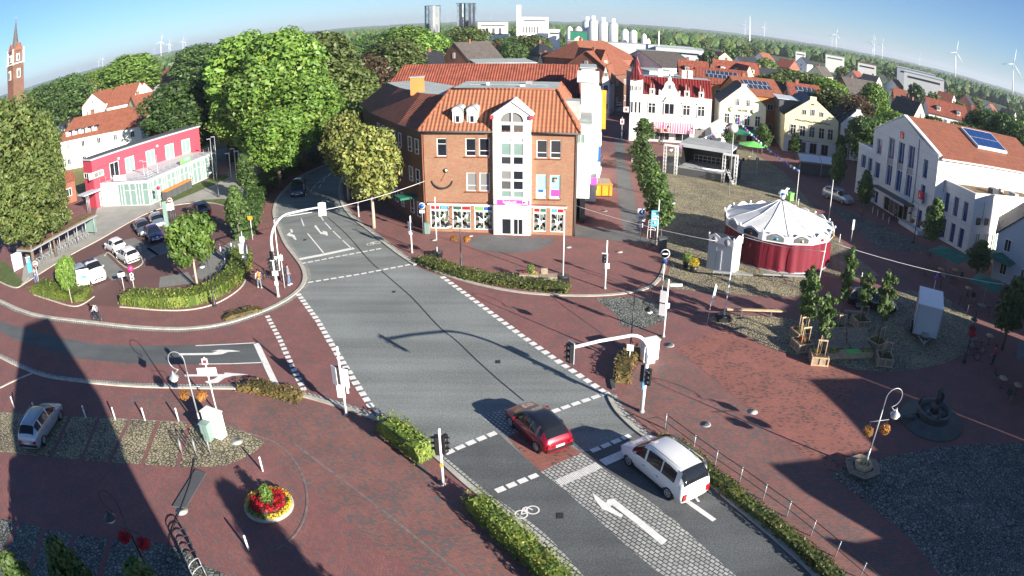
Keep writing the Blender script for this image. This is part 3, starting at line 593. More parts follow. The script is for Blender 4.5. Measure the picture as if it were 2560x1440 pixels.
road_R = [(960, 360), (900, 385), (862, 430), (847, 470), (855, 510), (870, 532), (890, 552), (927, 579), (952, 600), (990, 630), (1015, 647), (1038, 665), (1065, 677), (1105, 690), (1200, 760), (1300, 835), (1400, 905), (1460, 945), (1520, 985), (1530, 1007), (1545, 1032), (1575, 1062), (1590, 1080), (1650, 1120), (1710, 1165), (1762, 1200), (1805, 1240), (1855, 1282), (1920, 1335), (1982, 1390), (2027, 1430), (2100, 1520)]
sheet('road', road_L+road_R, 0.006, 'asphalt')
sheet('far_road', [(-28.8, 100), (-24, 88), (-21.5, 92), (-23, 104), (-30, 125), (-52, 160), (-58, 158), (-37, 122)], 0.010, 'asphalt2', True)
sheet('near_lanes', [(1530, 1560), (1430, 1440), (1390, 1392), (1342, 1340), (1280, 1293), (1190, 1230), (1077, 1127), (1115, 1134), (1245, 1083), (1352, 1180), (1405, 1220), (1495, 1300), (1580, 1377), (1657, 1440), (1760, 1540)], 0.010, 'asphalt2')
sheet('near_lane_right', [(1455, 1132), (1497, 1165), (1580, 1220), (1680, 1295), (1840, 1440), (1920, 1520), (2100, 1520), (2027, 1430), (1982, 1390), (1920, 1335), (1855, 1282), (1805, 1240), (1762, 1200), (1710, 1165), (1650, 1120), (1590, 1080), (1574, 1088), (1480, 1124)], 0.010, 'asphalt2')
sheet('sett_median', [(1352, 1180), (1405, 1220), (1495, 1300), (1580, 1377), (1657, 1440), (1780, 1560), (1980, 1560), (1840, 1440), (1680, 1295), (1580, 1220), (1497, 1165), (1455, 1132), (1400, 1156)], 0.014, 'sett')
sheet('sett_nose', [(1207, 1046), (1235, 1030), (1268, 1020), (1305, 1042), (1330, 1065), (1268, 1092), (1240, 1072)], 0.014, 'sett')
sheet('median_brick', [(1268, 1092), (1330, 1065), (1400, 1100), (1455, 1132), (1400, 1156), (1352, 1180), (1310, 1140)], 0.014, 'paverw')
# left street with its asphalt centre band
sheet('left_street_band', [(0, 803), (50, 818), (140, 842), (240, 860), (340, 865), (500, 862), (640, 859), (662, 910), (500, 912), (320, 908), (200, 897), (100, 868), (40, 850), (0, 828), (-120, 780), (-120, 750)], 0.006, 'asphalt2')
sheet('worn_paving', [(330, 985), (560, 985), (757, 1000), (935, 1058), (1060, 1150), (1100, 1220), (1180, 1280), (1290, 1380), (1420, 1560), (1180, 1560), (1060, 1440), (900, 1330), (760, 1210), (640, 1090), (500, 1050), (300, 1035)], 0.006, 'paver2')
sheet('right_paving', [(1545, 1010), (1560, 975), (1610, 880), (1680, 870), (1800, 960), (1920, 1080), (2080, 1200), (2280, 1380), (2380, 1500), (2200, 1560), (2050, 1440), (1900, 1310), (1760, 1180), (1640, 1090), (1580, 1060)], 0.006, 'paver2')
sheet('plaza_paving', [(1690, 870), (1720, 860), (1810, 815), (1930, 875), (2060, 910), (2160, 930), (2100, 1040), (2200, 1130), (2080, 1185), (1990, 1120), (1850, 1000)], 0.007, 'paverw')
# cobbled surfaces
sheet('cobbled_square', [(1648, 470), (1655, 430), (1665, 385), (1700, 355), (1850, 362), (1960, 430), (2020, 500), (2075, 575), (2120, 625), (2200, 690), (2120, 700), (2060, 690), (2000, 742), (1900, 742), (1780, 730), (1700, 724), (1648, 716), (1668, 690), (1678, 655), (1665, 612), (1640, 560)], 0.008, 'cob')
sheet('cobbled_patch', [(2072, 512), (2140, 532), (2200, 562), (2270, 590), (2335, 632), (2300, 634), (2190, 622), (2155, 580), (2100, 545)], 0.008, 'cobd')
sheet('cobbled_corner', [(2075, 1190), (2120, 1160), (2230, 1140), (2340, 1118), (2440, 1110), (2560, 1106), (2900, 1110), (2900, 1600), (2450, 1600), (2350, 1440), (2275, 1345), (2200, 1285), (2120, 1220)], 0.008, 'cobd')
sheet('cobbled_planter_area', [(1765, 795), (1830, 786), (1920, 792), (2000, 797), (2090, 800), (2190, 760), (2270, 725), (2360, 740), (2430, 790), (2440, 840), (2410, 885), (2360, 908), (2290, 924), (2220, 930), (2140, 924), (2060, 906), (1990, 888), (1920, 868), (1860, 835), (1810, 815)], 0.008, 'cob')
sheet('parking_cobbles', [(-60, 1025), (0, 1029), (280, 1043), (447, 1053), (520, 1056), (580, 1066), (625, 1085), (662, 1106), (640, 1128), (600, 1150), (560, 1165), (460, 1168), (335, 1160), (160, 1146), (0, 1130), (-60, 1124)], 0.008, 'cob')
sheet('front_parking_cobbles', [(-60, 1290), (0, 1296), (110, 1320), (185, 1335), (270, 1347), (385, 1357), (455, 1370), (495, 1405), (570, 1440), (650, 1500), (620, 1560), (-60, 1560)], 0.008, 'cobd')
b = B()
for q in ([(325, 1047), (272, 1160)], [(398, 1052), (355, 1163)], [(474, 1056), (443, 1168)], [(248, 1043), (203, 1152)], [(176, 1040), (128, 1144)]): ribbon(b, gp(q, 0), .26, .013, 'paver')
for q in ([(48, 1305), (-20, 1450)], [(112, 1320), (60, 1470)], [(188, 1336), (130, 1500)], [(277, 1348), (225, 1530)]): ribbon(b, gp(q, 0), .34, .013, 'paver')
struct('bay_strips', b)
# grey paving areas
sheet('shop_forecourt', [(1170, 604), (1200, 588), (1290, 594), (1388, 596), (1378, 612), (1340, 626), (1280, 634), (1225, 630), (1190, 622)], 0.006, 'greystrip')
sheet('street_grey_strip', [(1537, 330), (1560, 330), (1562, 400), (1574, 435), (1588, 500), (1600, 560), (1606, 590), (1560, 590), (1545, 500), (1538, 400)], 0.006, 'greystrip')
sheet('corner_grey_strip', [(1436, 592), (1440, 562), (1530, 572), (1660, 605), (1660, 614), (1560, 604)], 0.007, 'greystrip')
sheet('asphalt_triangle', [(1487, 745), (1600, 742), (1650, 760), (1675, 795), (1610, 822), (1557, 817), (1540, 787)], 0.006, 'cobd')
# car park
sheet('car_park', [(50, 722), (175, 640), (250, 602), (325, 557), (375, 532), (425, 517), (500, 507), (550, 512), (587, 532), (615, 570), (620, 620), (600, 655), (560, 690), (480, 728), (350, 738), (300, 742), (300, 768), (215, 762), (120, 715), (82, 712)], 0.006, 'lotbrick')
sheet('light_walk', [(52, 716), (60, 665), (140, 615), (236, 545), (243, 518), (380, 512), (400, 497), (500, 470), (548, 448), (600, 420), (660, 410), (690, 430), (640, 470), (600, 492), (560, 500), (500, 503), (425, 513), (375, 528), (325, 553), (250, 598), (175, 636)], 0.009, 'concrete')
sheet('light_walk_edge', [(480, 692), (520, 640), (575, 605), (606, 600), (616, 618), (600, 648), (560, 672), (510, 700)], 0.011, 'bay'); sheet('park_path', [(-46, 92), (-36, 92), (-34, 104), (-44, 118), (-60, 112)], 0.010, 'concrete', True)
for i, q in enumerate(([(222, 650), (262, 633), (322, 690), (280, 702)], [(305, 602), (337, 594), (398, 637), (360, 652)], [(366, 622), (408, 606), (425, 630), (395, 640)], [(400, 693), (470, 680), (486, 708), (397, 720)], [(575, 573), (600, 566), (612, 590), (590, 600)])): sheet('parking_bay' if i == 0 else 'parking_bay.%03d' % i, q, 0.012, 'bay')
sheet('lawn', [(405, 528), (440, 514), (500, 500), (560, 497), (597, 512), (590, 524), (550, 508), (500, 503), (440, 512), (420, 528)], 0.014, 'grass')
sheet('wall_lawn', [(395, 500), (470, 468), (520, 448), (560, 438), (575, 442), (540, 460), (480, 485), (412, 513)], 0.014, 'grass')
sheet('bed_lawn', [(360, 735), (420, 724), (500, 715), (560, 690), (588, 672), (572, 705), (520, 738), (440, 752), (370, 748)], 0.014, 'dgrass')
sheet('left_lawn', [(-90, 640), (0, 652), (20, 660), (58, 705), (40, 722), (0, 706), (-90, 690)], 0.012, 'grass')
sheet('park_ground', [(-130, 60), (-72, 74), (-60, 112), (-48, 104), (-36, 92), (-30, 100), (-40, 122), (-58, 152), (-120, 190), (-260, 260), (-260, 60)], 0.004, 'dgrass', True)
# kerbs
kerb('kerb', [(-60, 728), (0, 752), (55, 778), (110, 793), (230, 806), (330, 818), (420, 823), (480, 822), (560, 812), (640, 786), (690, 765), (730, 741), (757, 716), (764, 692), (757, 668), (740, 645), (712, 610), (697, 572), (686, 545), (684, 525), (692, 498), (715, 472), (740, 447), (780, 427), (825, 407), (850, 392)], .34, .09, 'stone', .35, -1)
kerb('kerb.001', [(-60, 862), (0, 893), (50, 918), (110, 942), (170, 951), (235, 958), (330, 966), (430, 969), (600, 971), (680, 976), (757, 990), (800, 1002), (860, 1020), (935, 1046), (957, 1055), (1010, 1084), (1077, 1130), (1190, 1233), (1280, 1296), (1342, 1343), (1390, 1395), (1430, 1443), (1530, 1563)], .24, .09, 'stone', .3, 1)
kerb('kerb.002', [(0, 970), (40, 950), (85, 932)], .2, .05, 'stone')
kerb('kerb.003', [(905, 385), (862, 430), (846, 470), (854, 510), (869, 533), (890, 553), (927, 580), (952, 601), (990, 631), (1015, 648), (1038, 663)], .3, .09, 'stone', .3, 1)
kerb('kerb.004', [(1040, 652), (1060, 668), (1105, 684), (1150, 700), (1230, 720), (1310, 733), (1400, 739), (1500, 740), (1580, 732), (1630, 718), (1655, 690), (1664, 655), (1662, 615)], .3, .06, 'stone')
kerb('kerb.005', [(1522, 988), (1530, 1008), (1546, 1034), (1577, 1064), (1595, 1080), (1650, 1118), (1712, 1163), (1764, 1198), (1807, 1238), (1857, 1280), (1922, 1333), (1984, 1388), (2029, 1428), (2100, 1518)], .26, .10, 'stone', .32, 1)
kerb('kerb.006', [(1534, 975), (1528, 950), (1530, 920), (1540, 890), (1560, 862)], .22, .12, 'dstone')
kerb('kerb.007', [(0, 705), (20, 715), (45, 722), (60, 708), (72, 695)], .15, .08, 'stone')
kerb('kerb.008', [(86, 738), (130, 752), (180, 768), (205, 764), (236, 742)], .12, .08, 'stone')
kerb('kerb.009', [(300, 768), (330, 770), (400, 777), (470, 777), (530, 765), (575, 742), (605, 718), (614, 700)], .12, .08, 'stone')
kerb('kerb.010', [(52, 716), (175, 638), (250, 600), (325, 555), (375, 530), (425, 515), (500, 505), (550, 510), (587, 531)], .12, .08, 'stone')
kerb('kerb.011', [(0, 1030), (280, 1044), (447, 1054), (520, 1057), (560, 1063), (640, 1088), (700, 1110), (745, 1160), (768, 1220), (768, 1280), (740, 1340), (690, 1375)], .10, .02, 'ring')
kerb('kerb.012', [(262, 640), (270, 627), (320, 680), (362, 660), (350, 640)], .15, .06, 'stone')
kerb('kerb.013', [(740, 1113), (830, 1180), (950, 1270), (1060, 1360), (1160, 1440), (1230, 1500)], .12, .018, 'ring')
b = B(); ribbon(b, smooth(gp([(820, 545), (850, 570), (880, 600), (925, 655), (960, 683), (1005, 722), (1035, 748), (1100, 822), (1140, 850), (1180, 890), (1240, 945), (1280, 978), (1310, 1003)], 0)), .07, .0275, 'tar'); ribbon(b, smooth(gp([(1330, 700), (1400, 760), (1500, 830), (1560, 880)], 0)), .03, .0275, 'tar'); struct('road_seam', b)
# painted markings
mdash([(745, 735), (795, 803), (845, 888), (932, 1024)], 27, .42, .68); mdash([(1105, 692), (1200, 762), (1300, 837), (1400, 907), (1520, 987)], 30, .42, .68); mdash([(668, 790), (700, 850), (730, 915), (763, 982)], 19, .36, .62)
mdash([(752, 660), (850, 641), (957, 621)], 12, .26, .76); mdash([(770, 707), (900, 686), (1030, 661)], 14, .28, .72); mline([(742, 650), (800, 639), (885, 621)], .55)
mline([(809, 633), (769, 584)], .14); mline([(760, 566), (753, 547)], .14); mdash([(879, 622), (853, 598), (829, 575), (808, 552), (797, 532)], 4, .14, .8); mdash([(776, 482), (778, 475), (792, 460), (815, 441), (835, 428)], 5, .14, .7); mdash([(798, 470), (808, 452), (832, 430)], 3, .14, .6)
mpoly([(785, 566), (790, 563), (802, 580), (808, 582), (806, 577), (818, 580), (820, 590), (815, 589), (812, 587), (801, 585)])
mpoly([(716, 588), (724, 581), (727, 585), (736, 588), (742, 600), (737, 600), (730, 592), (723, 591)]); mpoly([(725, 574), (730, 573), (733, 581), (728, 583)])
mline([(489, 865), (560, 862), (637, 858)], .12); mline([(498, 911), (580, 910), (658, 907)], .12); mpoly([(634, 861), (648, 857), (698, 962), (682, 965)])
mpoly([(447, 889), (448, 884), (530, 883), (545, 878), (528, 879), (548, 875), (580, 876), (602, 879), (570, 881), (557, 886), (540, 888)])
mpoly([(462, 942), (462, 937), (530, 936), (560, 936), (562, 932), (600, 935), (622, 937), (580, 941), (562, 946), (545, 958), (520, 960), (512, 955), (535, 948), (545, 942)])
mdash([(1113, 1135), (1180, 1106), (1246, 1080)], 5, .34, .78); mdash([(1240, 1229), (1300, 1205), (1350, 1185)], 4, .34, .78); mdash([(1378, 1031), (1450, 1006), (1528, 980)], 6, .34, .80); mdash([(1478, 1129), (1530, 1108), (1580, 1087)], 4, .34, .8)
mline([(1506, 1158), (1568, 1131)], .55); mdash([(1395, 1208), (1445, 1187), (1498, 1163)], 26, .55, .72); mline([(1708, 1247), (1786, 1302)], .26); mpoly([(1732, 1241), (1740, 1240), (1750, 1255), (1744, 1256)])
mpoly([(1518, 1250), (1533, 1247), (1600, 1298), (1668, 1352), (1655, 1364), (1590, 1310), (1530, 1263), (1526, 1268), (1558, 1290), (1553, 1295), (1505, 1273), (1487, 1250), (1481, 1233), (1515, 1258)])
def bike_mark(w1, w2, r):
    a, c = G(*w1), G(*w2); d = (c-a).normalized(); n = Vector((-d.y, d.x, 0)); z = MZ
    if n.y < 0: n = -n
    for q in (a, c): ribbon(MK, [q+Vector((math.cos(k*math.pi/10), math.sin(k*math.pi/10), 0))*r for k in range(21)], .075, z, 'mark')
    m = a.lerp(c, .5); s = m+n*r*1.2; h = c.lerp(a, .25)+n*r*1.2; e = m-n*.05
    for p, q in ((a, s), (s, e), (e, h), (s, h), (a, e), (h, c)): ribbon(MK, [p, q], .07, z+.0007, 'mark'); z += .0008
bike_mark((1303, 1287), (1332, 1276), .27); bike_mark((926, 611), (942, 607), .33)
struct('road_markings', MK)
b = B()
for q, w in (([(862, 655), (930, 643)], .10), ([(880, 660), (1150, 612)], .07), ): ribbon(b, gp(q, 0), w, .0265, 'ring')
for px, py, s in ((762, 600, .3), (985, 730, .25), (1245, 905, .3), (1400, 1290, .3)): p = G(px, py); b.box((p.x, p.y, .014), (s, s*1.3, .024), 'tar')
struct('road_repairs', b)
# ------------------------------------------------------------------ main buildings
pi = math.pi
def loft(b, base, top, z0, z1, m, mtop, drop=.15):
    n = len(base); A = [Vector((p[0], p[1], z0)) for p in base]; T = [Vector((p[0], p[1], z1)) for p in top]
    a = sum(base[i][0]*base[(i+1) % n][1]-base[(i+1) % n][0]*base[i][1] for i in range(n))
    for i in range(n):
        j = (i+1) % n; q = [A[i], A[j], T[j], T[i]]; b.face(q if a > 0 else q[::-1], m)
        q = [A[i]-Vector((0, 0, drop)), A[j]-Vector((0, 0, drop)), A[j], A[i]]; b.face(q if a > 0 else q[::-1], 'dkgrey')
    b.face(T if a > 0 else T[::-1], mtop); q = [p-Vector((0, 0, drop)) for p in A]; b.face(q[::-1] if a > 0 else q, 'dkgrey')
# --- brick corner building with the white glazed bay
BA, BB = Vector((-8.2, 62.25, 0)), Vector((5.8, 60.65, 0)); brz, BW = frame2(BA, BB)
t = thing('corner_building', 'yellow and red brick corner building with orange pantile roof and white glazed bay facing junction', 'building', BA, brz)
b = B(); wins = [(1.26, 7.38, .95, 1.72, 'tee'), (3.97, 7.41, .98, 1.7, 'h2'), (5.23, 7.43, .98, 1.7, 'h2'), (10.52, 7.36, .98, 1.7, 'h2'), (11.77, 7.37, .98, 1.7, 'h2'), (4.0, 4.07, .95, 1.78, 'h2'), (5.23, 4.08, .97, 1.78, 'h2'), (10.5, 3.52, .98, 2.3, ''), (11.78, 3.53, .98, 2.28, '')]
shops = [(.42, .3, 1.82, 2.3), (2.58, .3, 1.78, 2.3), (4.70, .3, 1.74, 2.3), (10.26, .3, 1.25, 2.3), (11.88, .3, 1.25, 2.3)]
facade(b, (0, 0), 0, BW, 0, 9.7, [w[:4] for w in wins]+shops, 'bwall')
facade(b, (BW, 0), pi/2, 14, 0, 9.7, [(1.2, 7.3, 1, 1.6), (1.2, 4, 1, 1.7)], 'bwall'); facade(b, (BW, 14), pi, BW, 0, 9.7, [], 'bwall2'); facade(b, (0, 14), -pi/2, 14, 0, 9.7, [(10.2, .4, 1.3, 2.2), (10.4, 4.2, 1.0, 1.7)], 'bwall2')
for y0, y1, mm in ((9.72, 9.8, 'bwall3'),): b.box((BW/2, 6.9, 9.74), (BW+.12, 14.1, .10), mm)
b.obj('wall', t)
for w in wins:
    window(t, w[0], 0, w[1], w[2], w[3], 0, w[4], 'frame', 'cyan' if w[1] < 3.6 else 'glass', .14, name='window', sill='bwall3')
window(t, BW, 1.2, 7.3, 1, 1.6, pi/2, 'h2', inset=.14); window(t, BW, 1.2, 4, 1, 1.7, pi/2, 'h2', inset=.14); window(t, 0, 3.8, .4, 1.3, 2.2, -pi/2, 'v', 'frame', 'glass', .14); window(t, 0, 3.6, 4.2, 1.0, 1.7, -pi/2, 'h2', inset=.14)
rs = random.Random(3)
for i, s in enumerate(shops):
    w = window(t, s[0], 0, s[1], s[2], s[3]-.48, 0, 'v', 'frame', 'goods', .12, name='shop_window'); window(t, s[0], 0, s[1]+s[3]-.46, s[2], .46, 0, 'v', 'frame', 'glass', .12, name='shop_window')
    for k in range(2): q = B(); q.box((s[0]+s[2]*(.27+.47*k), .055, s[1]+s[3]-.24), (s[2]*.36, .03, .26), [('signred', 'skyblue'), ('green', 'signred'), ('lime', 'signblue'), ('signred', 'green'), ('skyblue', 'signred')][i][k]); q.obj('banner', t)
for u, wd in ((.2, 6.4), (10.1, 3.3)): q = B(); q.box((u+wd/2, -.07, 2.74), (wd, .16, .16), 'frame'); q.box((u+wd/2, -.06, 2.90), (wd-.1, .13, .12), 'bwall3'); q.obj('cornice', t)
for u, wd in ((3.9, 2.4), (10.4, 2.45), (3.9, 2.4)): pass
# posters of the two tall first-floor windows
for k, u in enumerate((10.5, 11.78)):
    q = B(); q.box((u+.49, .075, 4.08), (.78, .012, .62), 'magenta' if k else 'white'); o = q.obj('poster', t); q = B()
    if k: q.ball((u+.45, .062, 5.28), .18, 'skin', 8); q.box((u+.45, .055, 5.47), (.40, .03, .2), 'hair')
    else: q.box((u+.45, .06, 4.25), (.5, .012, .26), 'signblue')
    q.obj('picture', o)
r = B(); loft(r, [(-.42, -.42), (BW+.4, -.42), (BW+.4, 14.4), (-.42, 14.4)], [(1.85, 3.9), (BW-2.0, 3.9), (BW-2.0, 12.6), (1.85, 12.6)], 9.86, 13.3, 'torange', 'flat'); 
for a, c in (((-.42, -.42, 9.9), (1.85, 3.9, 13.34)), ((BW+.4, -.42, 9.9), (BW-2, 3.9, 13.34)), ((BW+.4, 14.4, 9.9), (BW-2, 12.6, 13.34))): r.tube([a, c], .13, 'tbrt', 6)
r.tube([(1.85, 3.9, 13.34), (BW-2, 3.9, 13.34)], .1, 'tbrt', 6); ro = r.obj('roof', t)
g = B(); g.tube([(-.45, -.5, 9.78), (6.4, -.5, 9.78)], .08, 'dkgrey', 6); g.tube([(10.2, -.5, 9.78), (BW+.45, -.5, 9.78)], .08, 'dkgrey', 6); g.obj('downpipe', t); g = B(); g.tube([(-.1, -.12, 9.7), (-.1, -.12, 0)], .06, 'bwall3', 6); g.obj('downpipe', t); g = B(); g.tube([(BW+.1, -.1, 9.7), (BW+.1, -.1, 0)], .07, 'dkgrey', 6); g.obj('downpipe', t)
for u in (3.2, 4.55):                                               # two round-headed dormers
    q = B(); pr = [(-.48, 0), (.48, 0), (.48, 1.25)]+[(.48*math.cos(a*pi/8), 1.25+.45*math.sin(a*pi/8)) for a in range(1, 8)]+[(-.48, 1.25)]
    q.ext([(u+p[0], .45, 10.3+p[1]) for p in pr], (0, 2.1, 0), 'frame'); pr2 = [(p[0]*1.16, p[1]+(.07 if p[1] > 1.2 else .0)) for p in pr if p[1] >= 1.2]
    for i in range(len(pr2)-1): a, c = pr2[i], pr2[i+1]; q.ext([(u+a[0], .38, 10.3+a[1]), (u+c[0], .38, 10.3+c[1]), (u+c[0]*.92, .38, 10.3+c[1]-.05), (u+a[0]*.92, .38, 10.3+a[1]-.05)], (0, 2.3, 0), 'flat')
    q.obj('dormer', t); window(t, u-.24, .45, 10.5, .48, .72, 0, '', 'frame', 'glass', -.005, name='dormer_window')
# bay
q = B(); x0, x1, yf = 6.56, 10.06, -.45
def bayface(q, y):
    W_ = x1-x0; xs = [7.27, 8.22, 8.36, 9.33]
    q.box((x0+.2, y+1, 5.7), (.4, 2, 11.4), 'white')
holes = [(.75, .02, .95, 1.62), (1.85, .02, .95, 1.62)]+[(c, z, .93, h) for c in (.74, 1.86) for z, h in ((3.66, 1.0-.35), (4.4, .85), (5.35, .85), (6.78, .75), (7.62, 1.15), (8.86, .42), (9.75, .75))]
facade(q, (x0, yf), 0, x1-x0, 0, 10.75, holes, 'white', .18)
arc = [(.74, 10.85)]+[(1.765-1.025*math.cos(a*pi/14), 10.85+.78*math.sin(a*pi/14)) for a in range(1, 7)]
cx_ = 1.765; outl = [(0, 10.75), (0, 11.35), (cx_-.02, 12.55), (x1-x0, 11.35), (x1-x0, 10.75)]
half = [(0, 10.75), (0, 11.35), (cx_-.07, 12.5), (cx_-.07, 11.62)]+[(cx_-.07-.95*math.sin(a*pi/16), 10.85+.77*math.cos(a*pi/16)) for a in range(1, 9)]+[(.745, 10.75)]
for s in (0, 1):
    P_ = [((x0+(p[0] if not s else 2*cx_-p[0])), yf, p[1]) for p in half]
    if not s: P_.reverse()
    q.face(P_, 'white')
q.face([(x0+cx_-.07, yf, 10.75), (x0+cx_+.07, yf, 10.75), (x0+cx_+.07, yf, 12.5), (x0+cx_-.07, yf, 12.5)], 'white')
for xx, s in ((x0, 1), (x1, -1)): 
    q.box((xx+s*.06, yf+1.6, 5.7), (.12, 3.2, 11.35), 'white')
q.box((x0+cx_, yf+.16, 11.2), (2.2, .05, 1.0), 'glass')
slab(q, [(x0-.15, yf-.12, 11.25), (x0+cx_, yf-.12, 12.6), (x0+cx_, 4.0, 12.6), (x0-.15, 4.0, 11.25)], .08, 'white'); slab(q, [(x0+cx_, yf-.12, 12.6), (x1+.15, yf-.12, 11.25), (x1+.15, 4.0, 11.25), (x0+cx_, 4.0, 12.6)], .08, 'white')
for xx in (x0-.02, x1+.02): q.box((xx, yf-.08, 11.2), (.3, .3, .35), 'pink')
q.obj('bay', t)
for c in (.74, 1.86):
    for z, h, gm in ((3.66, .65, 'glassg'), (4.4, .85, 'glass'), (5.35, .85, 'glass'), (6.78, .75, 'glass'), (7.62, 1.15, 'glassg'), (8.86, .42, 'ltgrey'), (9.75, .75, 'glass')): window(t, x0+c, yf, z, .93, h, 0, '', 'frame', gm, .12, ft=.05, name='bay_window')
for c in (.75, 1.85): window(t, x0+c, yf, .02, .95, 1.6, 0, 'v' if c > 1 else '', 'frame', 'glass', .12, name='entrance_door')
q = B(); q.box((x0+1.78, yf-.12, 3.22), (3.2, .12, .46), 'magenta'); q.box((x0+1.9, yf-.19, 3.07), (1.5, .02, .10), 'wpaint'); q.box((x0+3.0, yf-.19, 3.27), (.5, .02, .40), 'wpaint'); q.cyl((x0+2.95, yf-.21, 3.2), .1, .16, 'magenta', 8); q.box((x0+.22, yf-.19, 3.22), (.3, .02, .36), 'wpaint'); sg = q.obj('shop_sign', t)
text('Spielwelt', .36, 'wpaint', t, (x0+1.55, yf-.19, 3.28), name='lettering')
q = B(); q.lathe([(.20, -.03), (.20, .03)], 'black', 20, (0, 0, 0)); q.lathe([(.14, -.05), (.14, .05)], 'cream', 20, (0, 0, 0)); o = q.obj('ornament_disc', t, (2.1, -.09, 6.05)); o.rotation_euler = (pi/2, 0, 0)
q = B(); q.tube([(1.72+1.03*math.sin(a), -.1, 5.28-1.0*math.cos(a)*.97) for a in [(-1.35+2.7*i/14) for i in range(15)]], [.03+.075*math.sin(pi*i/14) for i in range(15)], 'iron', 6); q.tube([(2.08, -.08, 5.85), (1.6, -.08, 5.0)], .015, 'black', 4); q.obj('ornament_arc', t)
q = B(); q.box((BW*.5, 8, 13.36), (8, .12, .05), 'flat'); q.box((5, 7.5, 13.5), (.3, .3, .3), 'wpaint'); q.box((8.6, 6.5, 13.45), (.5, .3, .2), 'wpaint'); q.box((9.0, 9.2, 13.5), (.6, .6, .3), 'grey'); q.obj('roof_vent', t)
q = B(); q.box((BW-.5, 6, 11.2), (1.4, 2.2, 1.9), 'flat'); q.box((BW+.24, 6, 11.0), (.06, 1.6, 1.2), 'frame'); q.obj('side_dormer', t)
# left wing in shade
t = thing('brick_wing', 'dark brick wing with brown hipped roof and yellow chimney beside the shaded street', 'building', (-8.3, 62.6, 0))
fp = [(-.05, .1), (-2.6, 4.4), (-7.2, 13.7), (-10.6, 22.5), (-3, 26), (4, 14), (3, 3)]
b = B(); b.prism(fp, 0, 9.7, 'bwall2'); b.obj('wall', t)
r = B(); loft(r, [(-.1, -.3), (-3.0, 4.3), (-7.65, 13.6), (-11.1, 22.7), (-3, 26.4), (4.3, 14), (3, 2.5)], [(2.0, 4.4), (-1.0, 7.2), (-4.5, 14.4), (-7.2, 21.5), (-3.2, 23), (2, 14), (2.4, 5)], 9.8, 12.6, 'tbrown', 'flat'); r.obj('roof', t)
q = B(); q.box((-1.6, 8.9, 13.2), (1.35, 1.1, 1.9), 'ochre'); q.box((-1.6, 8.9, 14.2), (1.5, 1.25, .1), 'flat'); q.obj('chimney', t)
q = B(); q.box((3, 12.2, 12.75), (.9, 1.4, .25), 'glassg'); q.obj('rooflight', t)
a1 = math.atan2(-9.3, 4.6)
for f, z in enumerate((1.0, 4.3, 7.3)):
    for k in range(5):
        s = (k+.4)/5.0; x = -7.2+4.6*s; y = 13.7-9.3*s; window(t, x-.02, y, z, .9, 1.5, a1, 'h2', inset=-.005)
    for k in range(2): s = .3+.35*k; window(t, -2.6+2.55*s, 4.4-4.3*s, z, .9, 1.5, math.atan2(-4.3, 2.55), 'h2', inset=-.005)
q = B(); q.box((-1.9, 2.0, 2.9), (1.7, 2.4, .2), 'green', R=Matrix.Rotation(math.atan2(-4.3, 2.55), 3, 'Z')); q.obj('canopy', t)
# big red roof behind
t = house('long block with weathered red tiled roof just behind the brick corner building', (-16.6, 84.5), (7.6, 81.0), 11.5, 10.6, 14.4, 'bwall2', 'tred', 'x', (1.6, 0), 3, 6, 2, chim=0, name='red_roofed_block', cat='building', door=False)
# white modern front on the shopping street
t = thing('white_shop_building', 'tall white shop front with stepped parapets right of the brick corner building', 'building', (5.85, 64.5, 0), -.11)
b = B(); b.box((1.0, 4.3, 6.3), (1.5, 8.2, 7.4), 'white'); b.box((1.1, 4.3, 1.3), (.5, 8.0, 2.6), 'glass'); b.box((1.6, 14.2, 6.6), (1.9, 11, 13.2), 'white'); b.box((1.4, 14.0, 13.9), (1.5, 6.0, 1.6), 'white'); b.box((2.2, 25, 5.5), (1.9, 10, 11), 'white'); b.box((1.2, 33, 5.5), (3.5, 6, 11), 'cream'); b.box((-.6, 14, 5), (2.6, 9, 10), 'white'); b.obj('wall', t)
for y in (1.2, 3.6, 6): window(t, 1.75, y, 6.9, 1.1, 1.5, pi/2, 'v', inset=-.005); window(t, 1.75, y, 3.9, 1.1, 1.6, pi/2, 'v', inset=-.005)
for y in (10, 13, 16.5):
    for z in (1, 4.5, 8): window(t, 2.56, y, z, 1.5, 2, pi/2, 'v', inset=-.005)
window(t, .3, .2, 8.1, .9, 1.0, 0, 'v', pm='glassg', inset=-.005)
q = B(); q.box((1.4, 14, 14.8), (1.9, 6.5, .12), 'flat'); slab(q, [(.2, 9, 13.3), (2.6, 9, 13.3), (2.6, 10.8, 14.4), (.2, 10.8, 14.4)], .1, 'ltgrey'); q.box((1.0, 4.3, 10.06), (1.7, 8.4, .1), 'flat'); q.obj('roof', t)
for c_, d_, m_ in (((2.7, 20, 3.2), (.9, .1, 2.0), 'signblue'), ((2.9, 25.5, 4.2), (.9, .1, 1.8), 'wpaint'), ((3.6, 31, 7.5), (.8, .12, 5.6), 'amber'), ((2.2, 6, 3.0), (.7, .7, .7), 'magenta')): q = B(); q.box(c_, d_, m_); q.obj('shop_banner', t)
